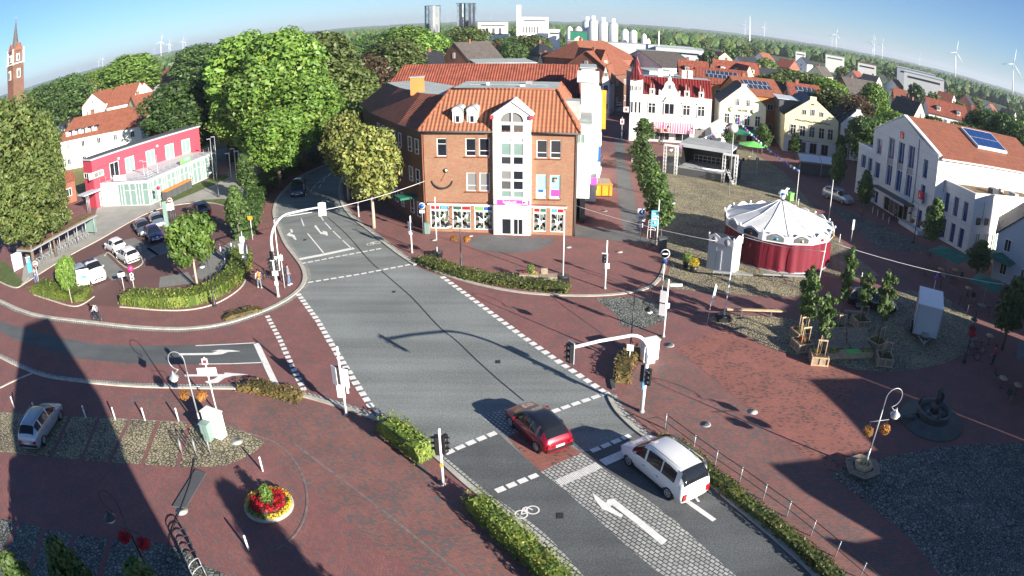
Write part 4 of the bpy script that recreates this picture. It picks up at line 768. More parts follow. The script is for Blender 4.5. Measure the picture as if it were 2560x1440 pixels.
# --- bank
KA, KB = Vector((47.7, 82.5, 0)), Vector((48.3, 62.8, 0)); krz, KW = frame2(KA, KB)
t = thing('bank_building', 'large pale bank building with three tall window strips, orange roof and blue roof glazing', 'building', KA, krz)
b = B(); hol = [(1.0, 3.85, 1.3, 1.85), (3.0, 3.9, 1.1, 1.8), (4.95, 3.45, 1.35, 2.15), (4.97, 6.65, 1.3, 2.15), (8.0, 3.3, 1.45, 6.3), (10.5, 3.2, 1.45, 6.4), (12.95, 3.25, 1.45, 6.45), (16.6, 6.5, 1.0, 2.3), (16.6, 3.4, 1.0, 2.3), (16.6, .3, 1.0, 2.3), (8.3, .05, 6.0, 2.3), (5.6, .1, 1.0, 2.1)]
facade(b, (0, 0), 0, KW, 0, 9.4 if False else 7.0, [h if h[1]+h[3] <= 7 else (h[0], h[1], h[2], 7.0-h[1]) for h in hol if h[1] < 7], 'ban', .3)
facade(b, (3.9, 0), 0, KW-3.9, 7.0, 9.72, [(4.97-3.9, 7.0, 1.3, 1.8), (8.0-3.9, 7.0, 1.45, 2.6), (10.5-3.9, 7.0, 1.45, 2.6), (12.95-3.9, 7.0, 1.45, 2.65), (16.6-3.9, 7.0, 1.0, 1.8)], 'ban', .3)
b.ext([(3.9, 0, 9.72), (KW, 0, 9.72), (KW, 0, 9.85), (15.4, 0, 11.1), (11.2, 0, 12.9), (7.2, 0, 11.3)], (0, .4, 0), 'ban')
b.face([(KW, 0, 0), (KW, 24, 0), (KW, 24, 9.8), (KW, 0, 9.8)], 'white'); b.face([(0, 24, 0), (0, 0, 0), (0, 0, 7), (0, 24, 7)], 'ban'); b.face([(3.9, 24, 7), (3.9, 0, 7), (3.9, 0, 9.8), (3.9, 24, 9.8)], 'ban'); b.face([(KW, 24, 0), (0, 24, 0), (0, 24, 9.8), (KW, 24, 9.8)], 'ban'); b.face([(0, 0, 6.7), (3.9, 0, 6.7), (3.9, 24, 6.7), (0, 24, 6.7)], 'flat')
for k in range(5): b.box((KW+.004, 1.5+k*4.6, 7.5), (.02, .07, 3.6-.4*k), 'dkgrey')
b.obj('wall', t)
r = B()
slab(r, [(11.2, .45, 12.95), (KW+.4, .45, 9.72), (KW+.4, 24.2, 9.72), (11.2, 24.2, 12.95)], .16, 'tbrt'); slab(r, [(3.4, .45, 9.4), (11.2, .45, 12.95), (11.2, 24.2, 12.95), (3.4, 24.2, 9.4)], .16, 'tbrt'); r.obj('roof', t)
q = B(); slab(q, [(11.2, -.1, 12.98), (KW+.1, -.1, 9.86), (KW+.1, .5, 9.86), (11.2, .5, 12.98)], .2, 'wpaint'); slab(q, [(3.8, -.1, 9.75), (7.2, -.1, 11.35), (7.2, .5, 11.35), (3.8, .5, 9.75)], .1, 'wpaint'); slab(q, [(7.2, -.1, 11.35), (11.2, -.1, 12.98), (11.2, .5, 12.98), (7.2, .5, 11.35)], .1, 'wpaint'); q.box((1.9, .15, 7.05), (4.0, .35, .14), 'wpaint'); q.box((KW+.42, 12.3, 9.62), (.18, 24, .16), 'wpaint'); q.obj('coping', t)
k_ = (12.95-9.72)/(KW+.4-11.2); 
q = B(); q.box((0, 0, 0), (4.6, 6.6, .35), 'wpaint'); gl = q.obj('roof_glazing', t, (14.6, 13.2, 12.95-k_*3.4+.40)); gl.rotation_euler = (0, math.atan(k_), 0)
for iy in range(5):
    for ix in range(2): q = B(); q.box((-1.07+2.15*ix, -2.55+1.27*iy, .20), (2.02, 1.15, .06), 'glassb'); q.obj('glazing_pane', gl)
for h in hol[:7]:
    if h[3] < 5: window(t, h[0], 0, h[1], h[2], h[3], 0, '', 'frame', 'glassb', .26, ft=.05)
for h in (hol[4], hol[5], hol[6]):
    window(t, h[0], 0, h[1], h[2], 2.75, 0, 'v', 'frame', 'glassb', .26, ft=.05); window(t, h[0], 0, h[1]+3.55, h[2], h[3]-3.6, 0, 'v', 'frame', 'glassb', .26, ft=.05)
    q = B(); q.box((h[0]+h[2]/2, .22, h[1]+3.15), (h[2], .08, .78), 'grey'); q.obj('spandrel', t)
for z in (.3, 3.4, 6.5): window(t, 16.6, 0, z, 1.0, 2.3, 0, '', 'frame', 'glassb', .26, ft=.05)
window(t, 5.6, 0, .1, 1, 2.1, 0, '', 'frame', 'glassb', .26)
for k in range(5): window(t, 8.3+1.2*k, 0, .05, 1.19, 2.28, 0, '', 'wood', 'glass', .24, name='entrance_door')
q = B(); q.box((11.0, -.9, 2.62), (9.4, 1.9, .22), 'iron'); q.box((11.0, -1.86, 2.62), (9.5, .05, .28), 'ltgrey'); q.obj('canopy', t)
def bank_logo(x, y, z, s, rz=0):
    q = B(); q.box((0, 0, 0), (s, .08, s), 'signred'); q.cyl((0, -.06, 0), .001, .001, 'wpaint', 4)
    q.box((0, -.05, -s*.05), (s*.34, .03, s*.08), 'wpaint'); q.box((0, -.05, -s*.33), (s*.34, .03, s*.08), 'wpaint'); q.box((0, -.05, -s*.19), (s*.34, .028, s*.08), 'wpaint'); q.box((-s*.13, -.048, -s*.12), (s*.08, .03, s*.14), 'wpaint'); q.box((s*.13, -.048, -s*.26), (s*.08, .03, s*.14), 'wpaint'); q.ball((0, -.03, s*.22), s*.11, 'wpaint', 8)
    return q.obj('logo_sign', t, (x, y, z), rz)
bank_logo(11.15, -.06, 10.5, .85); q = B(); q.box((0, 0, .55), (.95, .18, .95), 'signred'); q.box((0, 0, -.2), (.95, .18, .5), 'ltgrey'); q.box((0, .1, .1), (.05, .05, 1.6), 'steel'); o = q.obj('hanging_sign', t, (17.6, -.65, 4.0)); bank_logo(17.6, -.78, 4.55, .7)
q = B(); q.tube([(15.3, -.08, 10.9), (15.3, -.08, .2)], .06, 'steel', 6); q.box((16.6, -.7, .25), (4.6, 1.2, .5), 'ltgrey'); q.obj('downpipe', t)
# lower bank wing
P1, P2 = Vector((50.0, 63.1, 0)), Vector((51.05, 57.5, 0)); lrz, LW = frame2(P1, P2)
t = thing('bank_annex', 'lower two-storey pale annex with a planted flat roof in front of the bank', 'building', P1, lrz)
b = B(); hol = [(.4, 3.45, .85, 2.35), (2.15, 3.45, .85, 2.35), (3.9, 3.4, .85, 2.35), (.45, .3, .85, 2.38), (2.2, .3, .85, 2.35), (3.85, .25, .85, 2.35)]
facade(b, (0, 0), 0, LW, 0, 7.1, hol, 'ban', .25)
b.face([(LW, 0, 0), (LW+1.0, 16, 0), (LW+1, 16, 7.1), (LW, 0, 7.1)], 'white'); b.face([(0, 3, 0), (0, 0, 0), (0, 0, 7.1), (0, 3, 7.1)], 'ban'); b.face([(-1.2, 2.2, 0), (0, 0, 0), (0, 0, 7.1), (-1.2, 2.2, 7.1)], 'ban'); b.face([(0, 0, 6.85), (LW, 0, 6.85), (LW+1, 16, 6.85), (0, 16, 6.85)], 'moss')
for k in range(5): b.box((LW+.25+.1*k, 2.0+2.2*k, 5.0), (.04, .05, 2.4), 'dkgrey')
b.obj('wall', t)
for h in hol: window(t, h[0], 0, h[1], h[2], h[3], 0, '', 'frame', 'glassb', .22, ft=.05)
q = B(); q.box((LW/2, .05, 7.14), (LW+.3, .35, .14), 'wpaint'); q.ext([(LW+.1, 0, 7.07), (LW+1.1, 16, 7.07), (LW+.8, 16, 7.07), (LW-.2, 0, 7.07)], (0, 0, .15), 'wpaint'); q.obj('coping', t)
for c_, d_, m_ in (((4.2, 6, 7.2), (.9, 1.4, .7), 'iron'), ((5.6, 9.5, 7.2), (1.2, 1.0, .6), 'steel'), ((3.5, 9, 7.1), (.5, .8, .5), 'grey')): q = B(); q.box(c_, d_, m_); q.obj('roof_unit', t)
for k in range(2): window(t, LW+.10+.12*k, .9+1.7*k, 3.55, .8, .8, pi/2-.06, '', 'black', 'glass', -.02)
for k in range(4): window(t, LW+.09+.13*k, 1.2+1.9*k, .15, .9, 2.4, pi/2-.06, 'v', 'frame', 'glassg', -.02)
# right hand blue-white house
t = house('pale blue-white two-storey house at the right edge with dark numerals on its wall', (49.6, 50.4), (57.5, 42.5), 9, 5.0, 9.6, 'ltgrey', 'tdark', 'y', (0, 0), 2, 4, 2, .9, 1.35, chim=0, gablewin=2, name='corner_house', cat='house', door=False)
text('18', 1.3, 'iron', t, (5.0, -.04, 3.2))
# --- raspberry building with the glazed ground floor
PA, PB = Vector((-58.1, 77.2, 0)), Vector((-48.8, 96.6, 0)); prz, PW = frame2(PA, PB)
t = thing('raspberry_hall', 'long raspberry-red rendered hall with a roof terrace above its glazed ground floor', 'building', PA, prz)
b = B(); b.box((PW/2, 1.6, 3.5), (PW, 3.2, 7.0), 'pink'); b.box((.5, -.02, 4.8), (2.6, .08, .9), 'white'); b.obj('wall', t)
r = B(); r.box((PW/2, 1.6, 7.08), (PW+.4, 3.5, .16), 'ltgrey'); r.box((PW/2, 1.8, 7.19), (PW-.2, 2.8, .06), 'dkgrey'); r.obj('roof', t)
for u in (3.2, 6.2, 10.3, 14.2, 17.6): window(t, u, 0, 3.5, 1.7, 2.2, 0, 'v', 'frame', 'glassg' if u > 4 else 'glass', -.01)
window(t, .1, 0, 4.35, 1.9, .8, 0, 'grid', inset=-.02); window(t, 0, 3.0, 4.35, 2.6, .8, -pi/2, 'grid', inset=-.02); window(t, .7, 0, .1, 1.4, 2.6, 0, 'v', 'frame', 'glassg', -.02)
for k in range(7): q = B(); q.box((1.0+k*.33, -.04, 5.62), (.2, .04, .12), 'iron'); q.obj('lettering', t)
for k in (5.0, 12.6): q = B(); q.box((k, -.12, 6.0), (.3, .2, .3), 'wpaint'); q.obj('wall_lamp', t)
# glazed volume in front, its own frame: front corner (-57.2,77.6) -> (-47.6,76.5) -> (-44.3,92.9)
iv = lambda x, y: tuple(rotv(x-PA.x, y-PA.y, -prz))
f0, f1, f2, f3 = iv(-57.4, 77.9), iv(-47.6, 76.5), iv(-44.3, 93.0), iv(-50, 94.3)
b = B(); b.prism([f0, f1, f2, f3], 3.18, 3.45, 'ltgrey'); b.prism([f0, (f0[0]*.62+f1[0]*.38, f0[1]*.62+f1[1]*.38), (f0[0]*.62+f1[0]*.38+.5, f0[1]*.62+f1[1]*.38+2.5), (f0[0]+.6, -.05)], .01, 3.18, 'ltgrey'); b.prism([(f1[0]*.9+f0[0]*.1, f1[1]*.9+f0[1]*.1), (f1[0]*.99, f1[1]*.985), (f2[0]-.3, f2[1]+.3), (f2[0]-.5, -.2)], .01, .12, 'grey'); b.obj('terrace', t)
def glasswall(a, c, n, h, z0=0.05):
    rz = math.atan2(c[1]-a[1], c[0]-a[0]); L = math.hypot(c[0]-a[0], c[1]-a[1])
    for i in range(n): window(t, a[0]+(c[0]-a[0])*i/n, a[1]+(c[1]-a[1])*i/n, z0, L/n-.02, h, rz, 'tee' if i % 3 else 'v', 'wpaint', 'glassg', .05, ft=.06, name='glazing')
m0 = (f0[0]*.62+f1[0]*.38, f0[1]*.62+f1[1]*.38); glasswall(m0, f1, 5, 3.1); glasswall(f1, f2, 16, 3.1)
q = B()
for a, c, n in ((f0, f1, 7), (f1, f2, 12)):
    for i in range(n+1): x, y = a[0]+(c[0]-a[0])*i/n, a[1]+(c[1]-a[1])*i/n; q.tube([(x*.99, y*.97, 3.45), (x*.99, y*.97, 4.45)], .025, 'steel', 5)
    for z in (3.8, 4.1, 4.43): q.tube([(a[0]*.99, a[1]*.97, z), (c[0]*.99, c[1]*.97, z)], .02, 'steel', 5)
q.obj('railing', t)
q = B(); q.box((0, 0, .45), (2.6, .05, .8), 'lime'); q.box((.3, -.03, .5), (1.4, .03, .4), 'cyan'); q.obj('green_banner', t, (f1[0]*.45+f2[0]*.55, (f1[1]*.45+f2[1]*.55)*.96, 3.5), math.atan2(f2[1]-f1[1], f2[0]-f1[0])); q = B(); q.box((0, 0, .45), (2.6, .05, .8), 'canvas'); q.box((0, -.03, .48), (2.2, .02, .4), 'ltgrey'); q.obj('white_banner', t, (f0[0]*.55+f1[0]*.45, f0[1]*.55+f1[1]*.45+.1, 3.55), math.atan2(f1[1]-f0[1], f1[0]-f0[0]))
q = B()
for x in (.7, 1.5, 2.3): q.tube([(-2.4+x*.3, -.9, 0), (-2.4+x*.3, -.9, 2.6)], .05, 'steel', 6)
q.box((-1.2, -.2, 2.7), (3.2, 2.4, .14), 'ltgrey'); q.obj('porch', t)
# --- white Art Nouveau house
JA, JB = Vector((20.1, 112.9, 0)), Vector((33.7, 111.1, 0)); jrz, JW = frame2(JA, JB)
t = thing('white_gabled_house', 'ornate white town house with a wine-red roof, a curved gable and a pointed corner turret', 'building', JA, jrz)
b = B(); b.box((JW/2, 4.5, 4.0), (JW, 9, 8.0), 'white'); b.box((.75, .6, 5.3), (2.1, 2.1, 10.6), 'white'); b.box((JW/2, -.07, 3.85), (JW+.1, .2, .22), 'ltgrey'); b.box((JW/2+1, -.1, 7.9), (JW-2, .24, .2), 'white'); b.box((JW/2+1, -.04, 7.65), (JW-2.1, .1, .14), 'ltgrey')
gx = 6.35; gpz = [(1.55, 7.9), (1.6, 8.5), (1.25, 9.0), (.95, 9.5), (.8, 10.1), (.5, 10.5), (.28, 10.6), (.28, 11.1), (.0, 11.5)]
b.ext([(gx-a, -.18, z) for a, z in gpz]+[(gx+a, -.18, z) for a, z in gpz[-2::-1]], (0, .45, 0), 'white'); b.ball((gx, .05, 11.7), .25, 'flat', 8)
for s in (-1, 1): b.box((gx+s*1.7, 0, 8.3), (.22, .4, .9), 'white'); b.ball((gx+s*1.7, 0, 8.85), .18, 'white', 6)
b.obj('wall', t)
r = B(); r.add([(2.0, .2, 8.0), (JW+.1, .2, 8.0), (JW+.1, 2.6, 11.0), (2.0, 2.6, 11.0), (2.0, 7, 11.0), (JW+.1, 7, 11.0), (2, 7, 8), (JW+.1, 7, 8)], [(0, 1, 2, 3), (0, 3, 4, 6), (1, 7, 5, 2), (6, 4, 5, 7)], 'twine'); r.face([(2.0, 2.6, 11.0), (JW+.1, 2.6, 11.0), (JW+.1, 7, 11.0), (2, 7, 11.0)], 'flat'); r.obj('roof', t)
r = B(); r.tube([(.75, .6, 10.6), (.75, .6, 11.4), (.75, .6, 14.6)], [1.75, 1.05, .03], 'twine', 6, smooth=False); r.tube([(.75, .6, 14.5), (.75, .6, 15.3)], .04, 'iron', 4); r.obj('turret_roof', t)
for u in (2.75, 8.7, 11.25): window(t, u, 0, 4.8, 1.35, 1.9, 0, 'cross', inset=-.03, ft=.11); q = B(); q.box((u+.68, -.1, 6.95), (1.5, .2, .2), 'white'); q.box((u+.68, -.1, 4.7), (1.5, .2, .12), 'ltgrey'); q.obj('moulding', t)
window(t, 5.5, 0, 4.8, 1.8, 2.0, 0, 'grid', inset=-.12, ft=.12); q = B(); q.ext([(5.4, -.3, 7.0), (7.4, -.3, 7.0), (7.0, -.3, 7.6), (6.7, -.3, 8.1), (6.1, -.3, 8.1), (5.8, -.3, 7.6)], (0, .3, 0), 'white'); q.obj('moulding', t)
for u in (-.2, .45, 1.1): window(t, u, -.46, 4.8, .45, 2.0, 0, '', inset=-.01); window(t, u, -.46, 8.6, .4, .9, 0, '', inset=-.01)
window(t, 6.15, -.2, 9.2, .45, .8, 0, '', inset=-.01)
for u in (3.0, 8.95, 11.45):
    q = B(); q.box((u+.45, .75, 8.55), (.9, 1.2, 1.1), 'white'); q.tube([(u+.45, .75, 9.1), (u+.45, .75, 10.5)], [.78, .03], 'twine', 4, smooth=False); q.obj('dormer', t); window(t, u+.2, .15, 8.15, .5, .8, 0, '', inset=-.01, name='dormer_window')
q = B(); slab(q, [(3.7, -1.9, 1.9), (10.7, -1.9, 1.9), (10.7, -.1, 3.4), (3.7, -.1, 3.4)], .05, 'canvas')
for k in range(24): slab(q, [(3.72+k*.29, -1.93, 1.98), (3.86+k*.29, -1.93, 1.98), (3.86+k*.29, -.1, 3.46), (3.72+k*.29, -.1, 3.46)], .02, 'magenta' if k % 2 else 'red')
q.obj('awning', t)
window(t, 3.2, 0, .3, 3.4, 1.9, 0, 'grid', inset=-.02, name='shop_window'); window(t, 7.6, 0, .3, 2.6, 1.9, 0, 'v', inset=-.02, name='shop_window'); window(t, 11.1, 0, .1, 1.7, 2.6, 0, 'grid', 'wood', inset=-.02, name='entrance_door')
q = B(); q.box((-.9, -.3, 5.3), (.9, .12, .9), 'wpaint'); q.box((-.9, -.38, 5.3), (.35, .02, .45), 'signred'); q.obj('pharmacy_sign', t)
for i, x in enumerate((5.0, 9.2, 10.4)): q = B(); q.box((x, 3.4+.5*i, 11.6), (.8, .7, 1.6), 'white'); q.obj('chimney', t)
# --- hotel, yellow house, white gable house
HA, HB = Vector((37.2, 117.2, 0)), Vector((45.6, 115.3, 0)); hrz, HW = frame2(HA, HB)
t = thing('hotel', 'ivory gabled hotel with HOTEL lettering between two green oval signs', 'building', HA, hrz)
b = B(); b.prism([(0, 0), (HW, 0), (HW, 13), (0, 13)], 0, 6.9, 'ivory'); b.ext([(0, 0, 6.9), (HW, 0, 6.9), (HW/2+.5, 0, 10.2), (HW/2+.5, 0, 10.7), (HW/2-.5, 0, 10.7), (HW/2-.5, 0, 10.2)], (0, .4, 0), 'ivory'); b.obj('wall', t)
r = B(); slab(r, [(-.2, .42, 6.75), (HW/2, .42, 10.3), (HW/2, 13, 10.3), (-.2, 13, 6.75)], .15, 'tgrey'); slab(r, [(HW/2, .42, 10.3), (HW+.2, .42, 6.75), (HW+.2, 13, 6.75), (HW/2, 13, 10.3)], .15, 'tgrey'); r.obj('roof', t)
for u in (.85, 2.8, 4.65, 6.6): window(t, u, 0, 3.05, 1.02, 2.0, 0, 'cross', 'white', 'glass', -.01)
for u in (2.9, 4.85): window(t, u, 0, 6.6, .68, 1.28, 0, 'cross', inset=-.01)
for u in (1, 3, 5.2, 7): window(t, u, 0, .2, 1.1, 2.1, 0, 'v', 'wood', inset=-.01, name='door')
text('HOTEL', .62, 'iron', t, (HW/2, -.06, 5.75)); text('Jever', .42, 'wpaint', t, (HW/2+.4, -.36, 2.75))
q = B(); q.box((HW/2+.3, -.28, 2.75), (3.6, .1, .55), 'black'); q.obj('shop_sign', t)
for u in (2.0, 6.2): q = B(); q.lathe([(.42, -.04), (.42, .04)], 'green', 16); q.lathe([(.3, -.06), (.3, .06)], 'cream', 16); o = q.obj('oval_sign', t, (u, -.12, 5.8)); o.rotation_euler = (pi/2, 0, 0)
q = B(); slab(q, [(2, -2.6, 1.6), (HW-.3, -2.6, 1.6), (HW-.3, -.1, 2.4), (2, -.1, 2.4)], .06, 'green'); q.obj('awning', t)
YA, YB = Vector((47.2, 109.8, 0)), Vector((57.1, 107.2, 0)); yrz, YW = frame2(YA, YB)
t = thing('yellow_gabled_house', 'yellow gabled restaurant house with five upper windows and a stepped gable top', 'building', YA, yrz)
b = B(); b.prism([(0, 0), (YW, 0), (YW, 14), (0, 14)], 0, 6.6, 'cream'); b.ext([(0, 0, 6.6), (YW, 0, 6.6), (YW/2+.6, 0, 9.8), (YW/2+.6, 0, 10.4), (YW/2-.6, 0, 10.4), (YW/2-.6, 0, 9.8)], (0, .4, 0), 'cream'); b.box((YW/2, -.05, 1.25), (YW-.1, .08, 2.4), 'white'); b.box((YW/2, -.06, 5.25), (YW-1, .1, .12), 'ivory'); b.box((YW/2, -.06, 2.6), (YW, .12, .14), 'ivory'); b.obj('wall', t)
r = B(); slab(r, [(-.25, .42, 6.45), (YW/2, .42, 9.95), (YW/2, 14, 9.95), (-.25, 14, 6.45)], .15, 'tdark'); slab(r, [(YW/2, .42, 9.95), (YW+.25, .42, 6.45), (YW+.25, 14, 6.45), (YW/2, 14, 9.95)], .15, 'tdark'); r.obj('roof', t)
q = B(); q.box((-1.6+2.6, 6.5, 7.9), (3.6, 7.6, 2.2), 'dkgrey'); q.box((-1.6+2.5, 6.5, 9.05), (4.2, 8.2, .14), 'ltgrey'); q.obj('dormer', t)
for u in (1.1, 2.85, 4.65, 6.5, 8.2): window(t, u, 0, 3.05, 1.1, 1.95, 0, 'cross', 'white', 'glass', -.01)
for u, h in ((3.2, .95), (4.8, 1.2), (6.5, .95)): window(t, u, 0, 6.95, .75, h, 0, 'v', 'white', inset=-.01)
for u in (.9, 2.9, 5.0, 7.2): window(t, u, -.09, .15, 1.3, 1.9, 0, 'v', 'wood', inset=-.01, name='door')
q = B()
for k in range(20): q.box((2.0+k*.34, -.04, 5.85+.06*math.sin(k*1.3)), (.18+.06*(k % 3), .04, .2), 'iron')
q.obj('wall_lettering', t); q = B()
for k in range(12): q.box((3.2+k*.28, -.1, 2.3), (.16, .03, .14), 'iron')
q.obj('sign_lettering', t)
q = B(); q.tube([(YW/2-.25, -.05, 9.0), (YW/2+.25, -.05, 9.0)], .1, 'iron', 6); q.obj('gable_vent', t)
t = thing('white_gabled_shop', 'narrow white gabled house with round window between the yellow house and the bank', 'building', YB+Vector((.5, -.1, 0)), yrz)
b = B(); b.prism([(0, 0), (6.6, 0), (6.6, 12), (0, 12)], 0, 6.3, 'white'); b.ext([(0, 0, 6.3), (6.6, 0, 6.3), (3.75, 0, 9.0), (3.75, 0, 9.35), (2.85, 0, 9.35), (2.85, 0, 9.0)], (0, .4, 0), 'white')
for u in (1.9, 4.9, 6.2): b.box((u, -.06, 3.1), (.12, .14, 6.0), 'dkgrey')
b.obj('wall', t); r = B(); slab(r, [(-.25, .42, 6.2), (3.3, .42, 9.2), (3.3, 12, 9.2), (-.25, 12, 6.2)], .15, 'tdark'); slab(r, [(3.3, .42, 9.2), (6.9, .42, 6.2), (6.9, 12, 6.2), (3.3, 12, 9.2)], .15, 'tdark'); r.obj('roof', t)
for u, z, w, h in ((.6, 4.8, .8, .85), (2.5, 4.8, .8, 1.3), (3.7, 4.8, .8, 1.3), (5.2, 4.8, .7, .85), (.5, 2.9, 1.2, 1.1), (2.4, 2.2, 1.0, 1.6), (3.7, .3, 1.0, 2.0), (.5, .2, 1.2, 2.0)): window(t, u, 0, z, w, h, 0, 'v', inset=-.01)
q = B(); q.lathe([(.5, -.04), (.5, .04)], 'white', 16); q.lathe([(.34, -.06), (.34, .06)], 'glass', 16); o = q.obj('round_window', t, (3.3, -.1, 7.2)); o.rotation_euler = (pi/2, 0, 0)
for i in range(2): q = B(); q.box((1.5, 4+i*1.6, 7.95), (.7, 1.1, .08), 'ltgrey', R=Matrix.Rotation(-.70, 3, 'Y')); q.obj('skylight', t)
# --- church far left
cz = lambda px, py, dist: (lambda v: HC+v.z/math.hypot(v.x, v.y)*dist)(ray(px, py))
cp = ray(39, 200); ch = math.hypot(cp.x, cp.y); CP = Vector((cp.x/ch*330, cp.y/ch*330, 0))
t = thing('church_tower', 'red brick church tower with pale gables and a slender dark spire above the trees', 'church', CP, math.atan2(CP.y, CP.x)-pi/2+.5)
z1, z2, z3 = cz(39, 160, 330), cz(39, 112, 330), cz(41, 38, 330)
b = B(); b.box((0, 0, z1/2), (7.2, 7.2, z1), 'bwall2'); b.box((0, 0, z1+.1), (8.1, 8.1, .5), 'white')
b.box((0, 0, (z1+z2)/2-1), (5.8, 5.8, z2-z1-1), 'bwall2')
for a in range(4):
    R = Matrix.Rotation(a*pi/2, 3, 'Z'); 
    for zc, w_, h_ in ((z1-5, 2.2, 4.5), (z1+3, 2.2, 3.6)): b.box(R @ Vector((0, -3.9+(.6 if zc > z1 else 0), zc)), (w_, .5, h_), 'white', R=R); b.box(R @ Vector((0, -4.05+(.6 if zc > z1 else 0), zc-.2)), (w_*.6, .5, h_*.7), 'dkgrey', R=R)
    b.add([R @ Vector(p) for p in ((-3.2, -3.4, z1+6.5), (3.2, -3.4, z1+6.5), (0, -3.4, z2+1.0), (-3.2, -2.9, z1+6.5), (3.2, -2.9, z1+6.5), (0, -2.9, z2+1.0))], [(0, 1, 2), (3, 5, 4), (0, 2, 5, 3), (1, 4, 5, 2)], 'bwall3')
    for s in (-1, 1): b.box(R @ Vector((s*3.5, -3.5, z1+3.5)), (.9, .9, 8), 'white', R=R)
b.obj('wall', t); r = B(); r.tube([(0, 0, z2-3), (0, 0, z2+1.5), (0, 0, z3-3), (0, 0, z3)], [3.0, 1.7, .18, .03], 'tgrey', 8, smooth=False); r.ball((0, 0, z3-1.2), .35, 'amber', 6); r.obj('spire', t)
# ------------------------------------------------------------------ background houses
def HS(label, l, r, ze, zr, depth, **kw):
    "l, r: traced ends of the front eave, lying at height ze"
    A, Bq = G(l[0], l[1], ze), G(r[0], r[1], ze); return house(label, A, Bq, depth, ze, zr, **kw)
HS('white house with orange hipped roof and a row of white-framed skylight dormers behind the raspberry hall', (150, 352), (352, 312), 6.5, 10.2, 12, wall='white', roof='tbrt', hip=(1, 5), nwin=5, dormer=0, door=False)['label'] = 'white house with orange hipped roof and white skylight dormers behind the raspberry hall'
hw = bpy.data.objects['house']
_L = (G(352, 312, 6.5)-G(150, 352, 6.5)).length
for i in range(5):
    q = B(); x = _L*(.10+.085*i); q.box((x, 1.6, 7.75), (1.25, 1.6, .12), 'glass', R=Matrix.Rotation(.25, 3, 'X')); q.box((x-.66, 1.6, 7.45), (.1, 1.8, .9), 'frame'); q.box((x, .75, 7.3), (1.3, .1, .85), 'frame'); q.obj('skylight_dormer', hw)
HS('brown-roofed house half hidden by the olive tree at the far left', (92, 300), (150, 290), 6, 9.5, 9, wall='white', roof='tbrown', nwin=2, door=False)
HS('small white gabled house with a roof terrace behind the orange hipped roof', (205, 268), (262, 258), 8.5, 12.2, 8, wall='white', roof='tbrt', axis='y', nwin=2, gablewin=1, door=False)
HS('orange-roofed house with solar panels and a white gable left of the dark tree', (268, 256), (335, 246), 8, 12, 9, wall='white', roof='tbrt', nwin=3, solar=True, door=False)
HS('white gable house standing between two orange roofs', (330, 255), (372, 238), 7.5, 12.5, 9, wall='white', roof='tbrt', axis='y', nwin=1, gablewin=0, chim=0, door=False)
HS('brown-orange roofed house right of the white gable', (345, 275), (398, 262), 7, 10.5, 9, wall='cream', roof='tbrown', nwin=2, sky=1, door=False)
HS('farthest orange hipped roof on the left, below the dark round tree', (378, 208), (482, 197), 9, 14, 12, wall='white', roof='tbrt', hip=(4, 4), nwin=4, door=False)
HS('low brick shed with an orange lean-to roof beside the raspberry hall', (118, 470), (186, 446), 3.6, 4.6, 4, wall='bwall3', roof='tbrt', floors=1, nwin=2, chim=0, door=False)
HS('grey-brown gabled house with a dark low wing behind the red roof', (1100, 150), (1172, 152), 9, 14, 14, wall='bwall2', roof='tgrey', axis='y', nwin=3, gablewin=1, door=False)
HS('low dark-roofed house with white end walls behind the long red roof', (1066, 160), (1110, 158), 9, 12, 9, wall='white', roof='tdark', nwin=3, door=False)
HS('long flat-roofed brick block with planted parapet behind the red roof', (1190, 160), (1342, 158), 10.5, 10.55, 16, wall='bwall3', roof='flat', nwin=9, door=False, chim=0)
HS('house with a dark blue-grey hipped roof left of the brick warehouse', (1348, 140), (1402, 140), 9, 13, 12, wall='white', roof='tdark', hip=(2, 4), nwin=3, door=False)
HS('white-gabled house with anthracite roof below the green sign', (1404, 142), (1458, 146), 9, 12.5, 12, wall='white', roof='tdark', nwin=3, door=False)
HS('brown house with pale gable end left of the climbing creeper', (1360, 160), (1400, 160), 7, 10, 8, wall='ivory', roof='tbrown', nwin=2, door=False)
HS('large house with a bright orange hipped roof in front of the warehouse', (1462, 148), (1592, 146), 9.5, 14.5, 16, wall='bwall3', roof='tbrt', hip=(5, 6), nwin=6, door=False)
HS('narrow red brick gable house at the head of the shopping street', (1497, 172), (1530, 172), 9, 13.5, 12, wall='bwall3', roof='tbrt', axis='y', nwin=2, gablewin=1, door=False, chim=0)
HS('brick house with steep rust-orange roof and dark gable beside the shopping street', (1534, 186), (1588, 180), 8, 13, 14, wall='bwall2', roof='tbrt', axis='x', nwin=3, gablewin=1, door=False)
HS('small white half-timbered gable in the shopping street', (1506, 195), (1524, 196), 8, 10.8, 8, wall='white', roof='tbrt', axis='y', nwin=1, gablewin=1, chim=0, door=False)
HS('flat grey-roofed block directly behind the white gabled house', (1600, 190), (1712, 196), 9.3, 9.35, 14, wall='grey', roof='flat', nwin=6, chim=0, door=False)
HS('white attic storey with arched dormers on a flat roof', (1624, 178), (1684, 180), 10.5, 10.6, 8, wall='white', roof='flat', nwin=4, ww=.8, chim=0, door=False)
HS('large hall with a patchy brown curved roof below the woods', (1655, 168), (1750, 172), 8, 12, 26, wall='white', roof='tgrey', nwin=4, chim=0, door=False)
HS('maroon-roofed house with two small white dormers', (1700, 186), (1772, 192), 8, 11.5, 9, wall='bwall3', roof='tred', nwin=3, dormer=2, door=False)
HS('red-roofed terrace with a big field of solar panels', (1742, 205), (1870, 218), 7.5, 10.8, 12, wall='ochre', roof='tred', nwin=6, solar=True, door=False)
HS('dark red-roofed house with several small dormers', (1790, 185), (1900, 196), 7.5, 11.5, 10, wall='ivory', roof='tred', nwin=5, dormer=3, door=False)
